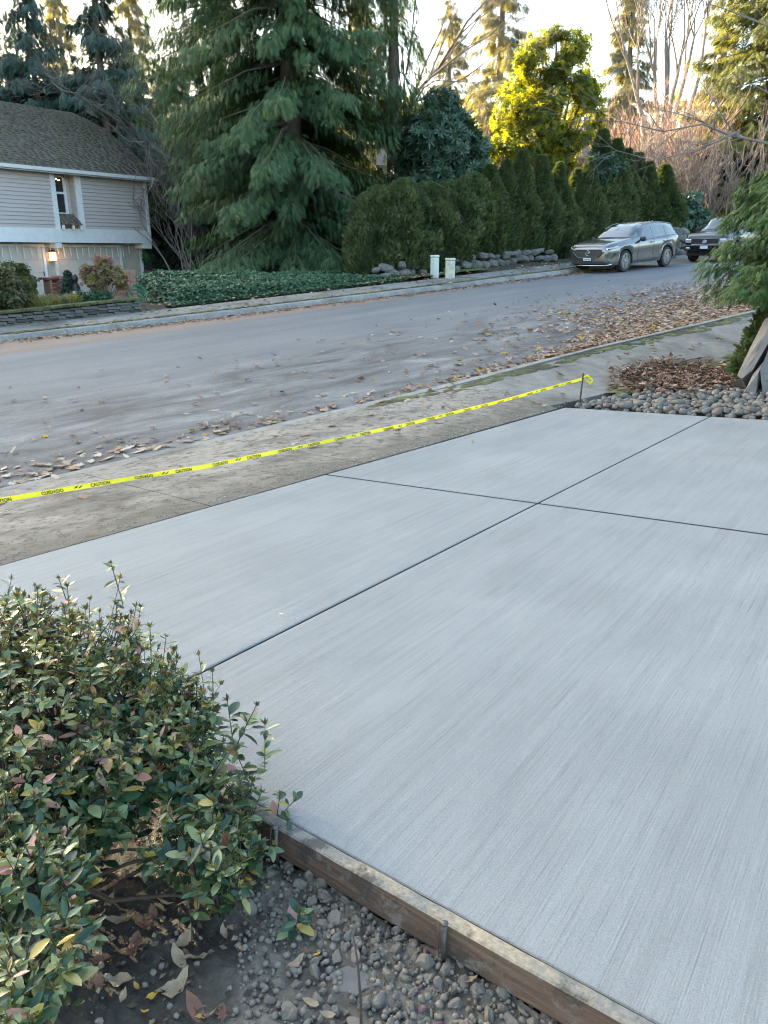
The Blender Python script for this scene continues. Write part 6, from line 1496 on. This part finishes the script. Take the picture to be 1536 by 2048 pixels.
while len(pl2) < 620 and tries < 30000:
    tries += 1; a = rl.uniform(.12, 3.6); b = rl.random()**1.1*1.5+.03; s = rl.choice([.07, .085, .1, .115, .13, .16])
    if b > .25+1.3*sstep(0, 1.2, a): continue
    if any((a-c)**2+(b-d)**2 < ((s+s2)*.40)**2 for c, d, s2 in pl2): continue
    pl2.append((a, b, s))
pl2.sort(key=lambda q: q[1])
VV = []
for i_, (a, b, s) in enumerate(pl2):
    p = B0+ed*a+en*(b+s*.45); z = gz_(*p)+rl.uniform(-.01, .035)
    if i_ < 296:
        c = bpy.data.objects.new('cobble', rl.choice(cobs)); COL.objects.link(c); c.parent = cb_; c.location = Vector((p[0], p[1], z))-o; c.scale = (s*rl.uniform(1, 1.35), s, s*rl.uniform(.75, 1.1)); c.rotation_euler = (rl.uniform(-.4, .4), rl.uniform(-.4, .4), rl.uniform(0, 6))
    else: VV.append((p[0], p[1], z, s))
sm2 = rock_mesh(77, 2, .09, .75); sv = np.array([v.co for v in sm2.vertices]); sf = np.array([list(p.vertices) for p in sm2.polygons])
for q in range(700):
    a = rl.uniform(.1, 3.6); b = rl.uniform(.02, 1.6)
    if b > .25+1.3*sstep(0, 1.2, a): continue
    p = B0+ed*a+en*b; VV.append((p[0], p[1], gz_(*p)-.02, rl.uniform(.05, .1)))
VV = np.array(VV); dcs = np.stack([RNG.normal(size=len(VV)), RNG.normal(size=len(VV)), RNG.normal(0, .2, len(VV))], 1)
V, Fc, T = scatter_tpl(sv, sf, VV[:, :3], frames(dcs, np.array([[0, 0, 1.]]*len(VV))+RNG.normal(0, .2, (len(VV), 3))), VV[:, 3], RNG.uniform(0, 1, len(VV)))
link('small_cobbles', npmesh('small_cobbles', V, Fc, T), cob_m[0], cb_, smooth=True, kind='stuff').location = -o
# brown leaves piled on the cobbles
piled = 0
pile_pts = []
for _ in range(1500):
    x = rl.gauss(1350, 62); y = rl.gauss(762, 15)
    if y > 800 or x > 1475 or x < 1215: continue
    q = hit(x, y); pile_pts.append((q.x, q.y, .05*math.exp(-((x-1350)/70)**2)*rl.random()+.02))
pile_pts.sort(key=lambda q: q[1]); 
for q in pile_pts[:75]:
    o_ = lay_leaf(rl.choice(brown_me), q[0], q[1], gz_(q[0], q[1])+q[2]+.035, rl.uniform(.05, .085), 'curled brown leaf in the pile on the cobbles before the boulder', 'brown leaves piled on the cobbles')
drift('leaf_litter', pile_pts[75:], maple[:3]+oval[:2], .05, .09, brown_s, 'heap of rusty brown leaves between cobbles and sidewalk', tilt=.22, zj=.045, tint=.45)
for (px, py, lab) in ((1308, 745, 'orange leaf at the sidewalk edge above the cobbles'),(1312, 794, 'orange leaf lying on the middle of the cobble bed'), (730, 806, 'upright orange leaf in the near gutter'), (1122, 716, 'orange leaf on the gutter drift above the tape end')):
    q = hit(px, py); o_ = lay_leaf(maple_me[2], q.x, q.y, q.z+.05, .07, lab, None); o_.data = o_.data.copy(); o_.data.materials.clear(); o_.data.materials.append(simple('orange_leaf', (.48, .22, .06), (.4, .16, .05), 20, .7))
for (a_, b_, lab) in (((1345, 733), (1420, 714), 'forked dead twig on the grey sidewalk beyond the cobbles'), ((1228, 783), (1275, 786), 'short dark twig at the edge of the cobbles'), ((1320, 648), (1342, 664), 'small dead twig lying in the leaf litter')):
    p, q = hit(*a_), hit(*b_); m_ = (p+q)/2; d = q-p
    MB().tube([p-p+Vector((0, 0, .012)), d*.4+Vector((0, .02, .04)), d+Vector((0, 0, .015))], [.012, .010, .005], 6).tube([d*.5+Vector((0, .01, .03)), d*.7+Vector((.02, .14, .02))], [.007, .003], 5).build('fallen_twig', bark_grey, None, smooth=True, loc=p, label=lab, cat='twig')
# --- boulder, its juniper and the hemlock
bm_ = simple('boulder_stone', (.18, .17, .165), (.115, .11, .108), 3, .85, bmp=.5, bd=.03, stretch=(1, 1, .6))
bo = hit(1522, 790); kk_ = 1/ (F/(bo.y*math.cos(TH)+.6))
bd_ = empty('boulder', bo, label='large grey split boulder leaning at the right edge', cat='boulder')
def hull(name, pts, mat, parent, sub=3, amp=.02):
    import bmesh
    b = bmesh.new(); [b.verts.new(p) for p in pts]; bmesh.ops.convex_hull(b, input=b.verts); bmesh.ops.triangulate(b, faces=b.faces)
    bmesh.ops.subdivide_edges(b, edges=b.edges, cuts=5, use_grid_fill=True)
    for v in b.verts:
        n1 = mnoise.noise(v.co*2.5); n2 = mnoise.noise(v.co*9); v.co += Vector((n1, n2, n1-n2))*amp+Vector((n2, n1, n2))*amp*.5
    me = bpy.data.meshes.new(name); b.to_mesh(me); b.free(); return link(name, me, mat, parent, smooth=False)
def bpx(px, py, dy): return at(px, py, bo.y+dy)-bo
hull('boulder_face', [bpx(1528, 795, -.15), bpx(1520, 740, -.05), bpx(1536, 700, 0), bpx(1580, 640, .1), bpx(1640, 650, 0), bpx(1660, 800, -.3), bpx(1530, 800, .6), bpx(1640, 800, .9), bpx(1590, 640, .9), bpx(1600, 840, -.3)], bm_, bd_)
hull('boulder_slab', [bpx(1474, 752, .25), bpx(1484, 757, .15), bpx(1536, 655, .2), bpx(1560, 620, .25), bpx(1528, 640, .5), bpx(1476, 745, .75), bpx(1575, 640, .7), bpx(1505, 740, .1), bpx(1545, 672, .12), bpx(1500, 790, .6)], bm_, bd_)
hull('boulder_wedge', [bpx(1490, 782, .02), bpx(1512, 788, -.05), bpx(1517, 745, .0), bpx(1528, 722, .08), bpx(1506, 748, .1), bpx(1495, 790, .4), bpx(1525, 790, .4)], bm_, bd_, amp=.012)
jp = hit(1470, 742); g_jun = leafmat('juniper_foliage', [(0, (.04, .07, .025)), (.5, (.08, .13, .045)), (1, (.18, .14, .06))], .6, .2)
jb = [bpx(1484, 735, .8)+bo-jp, bpx(1500, 706, .9)+bo-jp, bpx(1518, 676, 1.0)+bo-jp, bpx(1536, 648, 1.1)+bo-jp, bpx(1552, 630, 1.1)+bo-jp]
t = empty('juniper', jp, label='low green juniper growing against the left side of the boulder', cat='shrub')
V, Fc, T = crown([tuple(v) for v in jb], [.11, .13, .15, .16, .16], 2200, frond_tpl(4, .7, .1, .1, 3), .13, 91, shell=.3); link('foliage', npmesh('foliage', V, Fc, T), g_jun, t)
B = MB()
for v in jb: B.tube([(.1, .1, 0), v*.6+Vector((0, 0, .1)), v], [.02, .014, .008], 5)
B.build('stems', bark, t)
hx, hy_ = 7.2, 11.6
tr_, br_, fo_ = conifer(5.8, lambda t: 2.35*(1-t)**.62+.15, 380, 95, z0=1.45, sz=.15, n_fr=520, w=.06, droop=.13, tip=.06, hang=.45, frn=5, bare_tip=.55, full=1)
hm = tree_obj('hemlock_tree', (hx, hy_, gz_(hx, hy_)), tr_, br_, fo_, g_hemlock, label='dark green hemlock overhanging the street at the right', cat='hemlock tree')
# --- azalea in the near left corner
az_c = [(60, 1290, 120, 2.35), (170, 1330, 130, 2.25), (270, 1400, 115, 2.15), (350, 1440, 90, 2.1), (110, 1440, 170, 2.05), (270, 1540, 150, 1.95), (395, 1540, 85, 1.95), (450, 1620, 75, 1.85), (20, 1600, 170, 1.75), (160, 1660, 120, 1.75), (400, 1690, 95, 1.7), (485, 1690, 60, 1.8), (430, 1790, 62, 1.55), (40, 1780, 120, 1.42), (70, 1930, 95, 1.2), (20, 2010, 90, 1.12), (125, 1745, 75, 1.5), (150, 1850, 45, 1.35), (-60, 1400, 160, 2.1), (-60, 1700, 160, 1.6)]
az_base = bp(-.62, .62, -.11); az = empty('azalea_shrub', az_base, label='azalea shrub with green, yellow and pink leaves filling the near left corner', cat='shrub')
leaf_stops = [(0, (.015, .045, .024)), (.2, (.035, .09, .042)), (.38, (.10, .16, .07)), (.56, (.20, .25, .10)), (.76, (.35, .36, .17)), (.86, (.30, .26, .07)), (.91, (.46, .33, .06)), (.945, (.42, .20, .15)), (.975, (.48, .24, .22)), (1, (.16, .05, .03))]
az_s = leafmat('azalea_leaf', leaf_stops, .3, .3, .7); az_o = leafmat('azalea_leaf_single', leaf_stops, .32, .25, .6, objrand=True); az_t = leafmat('azalea_tip_leaf', [(0, (.06, .065, .02)), (.5, (.12, .115, .035)), (1, (.20, .15, .06))], .5, .2)
az_w = simple('azalea_stem', (.075, .045, .035), (.045, .035, .03), 30, .7)
ra = np.random.default_rng(97); Cw = []; Rw = []
for (bx_, by_, rr_, Yb) in az_c:
    p = at(bx_, by_, Yb); Cw.append(list(p)); Rw.append(rr_/F*(Yb*math.cos(TH)-(p.z-CH)*math.sin(TH)))
Cw = np.array(Cw); Rw = np.array(Rw)
nt_ = 1250; w8 = Rw**2; ix = ra.choice(len(Cw), nt_, p=w8/w8.sum()); dn = rand_dirs(nt_, ra); dn[:, 2] = np.abs(dn[:, 2])*.9+dn[:, 2]*.1; dn = norm(dn)
tips = Cw[ix]+dn*Rw[ix][:, None]*(ra.uniform(.70, 1.02, nt_)+(ra.random(nt_) < .16)*ra.uniform(.05, .3, nt_))[:, None]
tdir = norm(dn*.6+np.array([0, 0, .9])+ra.normal(size=(nt_, 3))*.3)
extra = [(222, 1128, 2.35), (240, 1158, 2.35), (118, 1158, 2.3), (22, 1160, 2.35), (75, 1180, 2.3), (135, 1175, 2.3), (262, 1230, 2.3), (300, 1256, 2.2), (332, 1275, 2.2), (398, 1312, 2.2), (425, 1345, 2.15), (455, 1402, 2.1), (512, 1412, 2.05), (530, 1450, 2.02), (500, 1560, 1.95), (560, 1590, 1.9), (590, 1600, 1.88), (575, 1640, 1.85), (180, 1200, 2.3), (345, 1330, 2.15), (470, 1500, 2.0), (440, 1370, 2.1), (545, 1690, 1.75), (560, 1800, 1.62), (600, 1825, 1.55), (520, 1850, 1.55)]
et = np.array([list(at(*e)) for e in extra]); tips = np.concatenate([tips, et]); tdir = np.concatenate([tdir, norm(np.array([.25, .1, 1.])+ra.normal(size=(len(et), 3))*.3)])
n_ex0 = len(et); exf = np.concatenate([np.zeros(len(tips)-n_ex0, bool), np.ones(n_ex0, bool)]); keep = tips[:, 2] > (.015*tips[:, 0]-.052*tips[:, 1]-.05); 
slab_side = ((tips[:, :2]-C0)@bn_) > -.45
keep = keep & slab_side; tips = tips[keep]; tdir = tdir[keep]; nt_ = len(tips); n_ex = int(exf[keep].sum())
stems = MB(); base_v = np.array(az_base); LP = []; LD = []; LN = []; LS = []; LT = []; tipP = []; tipD = []
hubs = [np.array(az_base)+np.array([.05*math.cos(k), .05*math.sin(k), 0]) for k in range(6)]
mids = [h*.45+c*.55-np.array([0, 0, .05]) for h, c in zip([hubs[i % 6] for i in range(len(Cw))], Cw)]
for i, c in enumerate(mids): h = hubs[i % 6]; m1 = (h+c)/2+ra.normal(size=3)*.03; stems.tube([h-[0, 0, .05], m1, c], [.012, .010, .007], 6, cap=False); stems.tube([c, (c+Cw[i])/2+ra.normal(size=3)*.02, Cw[i]], [.007, .005, .004], 5, cap=False)
for i in range(nt_):
    tip = tips[i]; d = tdir[i]; j = int(np.argmin(((Cw-tip)**2).sum(1))); ex_ = i >= nt_-n_ex; L0 = (.15 if ex_ else .075)+.05*ra.random()
    a = tip-d*L0; m1 = (a+Cw[j])/2-np.array([0, 0, .012])+ra.normal(size=3)*.008
    stems.tube([Cw[j], m1, a, tip], [.0028, .0023, .0018, .0012], 4, cap=False)
    tipP.append(tip); tipD.append(d)
    nl = ra.integers(6, 11)+(7 if ex_ else 0)
    for q in range(nl):
        ph = q*2.4+ra.uniform(-.4, .4); o1 = np.cross(d, [1, 0, .3]); o1 /= np.linalg.norm(o1); o2 = np.cross(d, o1); out = o1*math.cos(ph)+o2*math.sin(ph); k_ = ra.uniform(0, 1)
        LP.append(tip-d*L0*k_*1.0); LD.append(out+d*ra.uniform(-.15, .75)); LN.append(d+out*ra.uniform(-.6, .1)+ra.normal(size=3)*.2+np.array([0, 0, .4])); LS.append(ra.uniform(.020, .056)*(1.0 if k_ > .3 else .8)); LT.append(ra.random()**1.05)
link('stems', pymesh('stems', [Vector(v)-az_base for v in stems.V], stems.F), az_w, az, smooth=True, kind='stuff')
LP, LD, LN, LS, LT = map(np.array, (LP, LD, LN, LS, LT)); fr = frames(LD, LN)
# lower leaves are larger, their tint pulled to the darker greens
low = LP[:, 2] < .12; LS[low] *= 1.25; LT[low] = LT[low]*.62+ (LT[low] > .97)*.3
def az_leaf(w, seed):
    rr = random.Random(seed); ys = [0, .2, .5, .8, 1]; ws = [.08, .65, 1, .66, 0]; V = []; cv = rr.uniform(-.3, .02); f_ = rr.uniform(.06, .3)
    for y, q in zip(ys, ws):
        z = cv*(y-.3)**2; V += [(-w/2*q, y, z+f_*w*q*.5), (0, y, z), (w/2*q, y, z+f_*w*q*.5)]
    Fq = []
    for i in range(4):
        a = i*3; Fq += [(a, a+1, a+4), (a, a+4, a+3), (a+1, a+2, a+5), (a+1, a+5, a+4)]
    return np.array(V), np.array(Fq)
at_l = [az_leaf(w, s) for s, w in enumerate((.42, .48, .36, .5))]
cam_v = np.array([0, 0, CH]); dist = np.linalg.norm(LP-cam_v, axis=1)
toc = norm(cam_v-LP); face = np.abs((fr[:, :, 2]*toc).sum(1)); jn = np.array([np.max(np.where(True, 1-np.linalg.norm(p+(c_*.08)-Cw, axis=1)/Rw, 0)) for p, c_ in zip(LP, toc)])
pj = np.array([proj(*p) for p in LP]); inf = (pj[:, 0] > 5) & (pj[:, 1] < 2040)
score = LS/dist*(.35+face)*np.where(jn < .12, 1, .15)*inf; best = np.argsort(-score)[:300]
single = np.zeros(len(LP), bool); single[best] = True
lm_ = []
for v, f in at_l: me = npmesh('leaf', v, f); me.materials.append(az_o); me.polygons.foreach_set('use_smooth', [True]*len(me.polygons)); lm_.append(me)
for i in np.where(single)[0]:
    c = bpy.data.objects.new('leaf', lm_[i % 4]); COL.objects.link(c); c.parent = az
    M_ = Matrix([list(fr[i][0])+[0], list(fr[i][1])+[0], list(fr[i][2])+[0], [0, 0, 0, 1]]); c.matrix_basis = Matrix.Translation(Vector(LP[i])-az_base)@M_@Matrix.Scale(float(LS[i]), 4)
parts = []; rest_ = ~single
for k in range(4):
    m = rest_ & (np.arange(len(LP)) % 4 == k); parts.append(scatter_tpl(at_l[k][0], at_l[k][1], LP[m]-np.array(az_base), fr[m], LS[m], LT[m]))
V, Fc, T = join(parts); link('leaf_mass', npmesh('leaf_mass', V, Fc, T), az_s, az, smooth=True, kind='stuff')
# upright leaf buds at the shoot tips
tq = rosette_tpl(7, .30, .95, 5, .6); tipP = np.array(tipP); tipD = np.array(tipD); tv2 = tq[0].copy()
V, Fc, T = scatter_tpl(tv2, tq[1], tipP-np.array(az_base), frames(rand_dirs(len(tipP), ra)*.2+0, tipD) if False else np.stack([norm(np.cross(tipD, rand_dirs(len(tipP), ra))), tipD, norm(np.cross(norm(np.cross(tipD, [1., .2, 0])), tipD))], -1), ra.uniform(.018, .03, len(tipP)), ra.uniform(0, 1, len(tipP)))
link('shoot_tips', npmesh('shoot_tips', V, Fc, T), az_t, az, kind='stuff')
# dead leaves caught in it and lying below
tan = [lmesh(v, simple('tan_dead_leaf', (.36, .27, .17), (.22, .15, .09), 25, .7, bmp=.3, bd=.003)) for v in oval[:3]]; rustl = [lmesh(v, simple('rust_dead_leaf', (.20, .09, .055), (.12, .055, .035), 25, .7, bmp=.3, bd=.003)) for v in maple[:2]+oval[:1]]; yel = [lmesh(v, simple('yellow_dead_leaf', (.50, .34, .03), (.40, .24, .03), 25, .6)) for v in oval[:2]]; ochre = [lmesh(v, simple('ochre_dead_leaf', (.42, .24, .05), (.34, .17, .04), 25, .6)) for v in oval[2:4]]
def dead(px, py, s, me, lab, Y=None, tilt=.25):
    p = soil_at(px, py) if Y is None else at(px, py, Y)
    c = bpy.data.objects.new('fallen_leaf' if Y is None else 'caught_leaf', me); COL.objects.link(c); c.location = p+Vector((0, 0, .006 if Y is None else 0)); c.scale = (s, s*.9, s*1.7)
    c.rotation_euler = (rl.gauss(0, tilt), rl.gauss(0, tilt), rl.uniform(0, 6.28)) if Y is None else (rl.uniform(-.9, -.2), rl.uniform(-.5, .5), rl.uniform(0, 6)); tag(c, lab, 'leaf'); return c
dead(245, 1968, .045, tan[0], 'large tan leaf lying under the azalea near the bottom edge, left one')
dead(355, 1985, .052, tan[1], 'large split tan leaf at the bottom, right of the big tan one')
dead(390, 2020, .048, rustl[2], 'brown leaf half under the large split tan leaf at the bottom')
dead(195, 1972, .028, rustl[2], 'narrow rust leaf standing left of the big tan leaf', tilt=.8)
dead(275, 1978, .016, ochre[0], 'small ochre leaf right beside the big tan leaf')
dead(303, 1998, .02, yel[0], 'narrow yellow leaf with dark tip near the bottom edge')
dead(420, 2038, .026, tan[2], 'pale tan leaf cut by the bottom edge')
dead(402, 2036, .016, ochre[1], 'small orange leaf beside the pale one at the bottom edge')
dead(288, 2028, .012, yel[1], 'tiny yellow leaf at the bottom edge')
dead(270, 1900, .05, rustl[2], 'broad brown leaf in the shade below the azalea')
dead(235, 1850, .045, tan[2], 'mottled brown leaf higher up in the shade below the azalea')
dead(590, 1935, .033, tan[1], 'pinkish tan leaf on the soil left of the mud flake')
dead(622, 2010, .026, tan[0], 'pale round leaf on the soil below the pinkish tan one')
dead(655, 2035, .022, tan[2], 'mottled leaf at the bottom edge below the mud flake')
dead(633, 1913, .012, yel[0], 'small yellow leaf on the gravel left of the upright twig')
dead(662, 1875, .022, tan[0], 'folded tan leaf among clods by the upright twig')
dead(557, 1706, .028, ochre[0], 'orange yellow leaf on the soil close to the board end')
dead(538, 1690, .012, ochre[1], 'small orange leaf tucked behind the orange yellow one')
dead(625, 1745, .02, rustl[1], 'dull brown leaf below the board among clods')
dead(535, 1778, .009, yel[1], 'tiny yellow leaf on grey soil by the azalea')
dead(480, 1897, .013, ochre[1], 'bright orange leaf on black soil in the bottom middle')
dead(940, 1965, .024, tan[2], 'muddy tan leaf among clods near the board')
dead(600, 1860, .012, yel[0], 'pale yellow leaf under the low azalea sprig')
dead(610, 1905, .015, rustl[2], 'pink tinged leaf near the low azalea sprig')
dead(240, 1765, .055, rustl[0], 'big folded brown leaf hanging inside the lower azalea', 1.55)
dead(95, 1800, .05, rustl[0], 'dark brown leaf caught among the lower left azalea leaves', 1.45)
dead(405, 1690, .042, rustl[1], 'rust red leaf caught in the azalea on the right side', 1.72)
dead(395, 1748, .034, rustl[2], 'darker rust leaf caught just below the rust red one', 1.64)
dead(135, 1350, .042, rustl[1], 'rust leaf caught in the top of the azalea', 2.1)
dead(60, 1345, .036, tan[0], 'orange tan leaf caught at the upper left of the azalea', 2.12)
dead(245, 1345, .03, ochre[0], 'ochre leaf caught in the azalea top', 2.12)
dead(215, 1450, .034, rustl[2], 'brown leaf caught in the middle of the azalea', 1.95)
dead(200, 1560, .034, tan[1], 'pinkish brown curled leaf caught mid azalea', 1.78)
for q in range(16):
    x_, y_ = rl.uniform(170, 460), rl.uniform(1800, 2040); dead(x_, y_, rl.uniform(.018, .045), rl.choice(tan+rustl+tan), 'dry leaf among others on the black soil below the azalea')['group'] = 'dry leaves below the azalea'
tb = at(722, 2100, 1.02); MB().tube([tb-tb, at(722, 2010, 1.03)-tb, at(716, 1930, 1.05)-tb, at(706, 1868, 1.07)-tb], [.003, .0028, .0022, .0012], 6).tube([at(716, 1930, 1.05)-tb, at(728, 1905, 1.06)-tb], [.0016, .0008], 5).build('upright_twig', az_w, None, smooth=True, loc=tb, label='thin bare twig standing upright from the soil at the bottom', cat='twig')
# grit along the slab edge on the sidewalk side
PP = []; SS = []
eA = (A1-A0)/np.linalg.norm(A1-A0); nA_ = np.array([-eA[1], eA[0]]); nA_ = nA_ if nA_@np.array([-1, 1]) > 0 else -nA_
LA = np.linalg.norm(A1-A0)
while len(PP) < 1300:
    a = rc.uniform(-2, LA); b = abs(rc.gauss(0, .12+.5*(1-sstep(0, 5, a))*.6))+.01; p = A0+eA*a+nA_*b; s = rc.choice([.004, .006, .009, .013])*1.3; PP.append((p[0], p[1], gz_(*p)+.006)); SS.append(s)
V, Fc, T = scatter_tpl(iv, ifc, np.array(PP), frames(rand_dirs(len(PP), RNG), rand_dirs(len(PP), RNG)), np.array(SS), RNG.uniform(0, 1, len(PP)))
link('construction_grit', npmesh('construction_grit', V, Fc, T), simple('grey_grit', (.20, .185, .165), (.32, .30, .27), 20, .9), kind='stuff', label='grit and crumbs scattered along the new slab edge', category='grit')
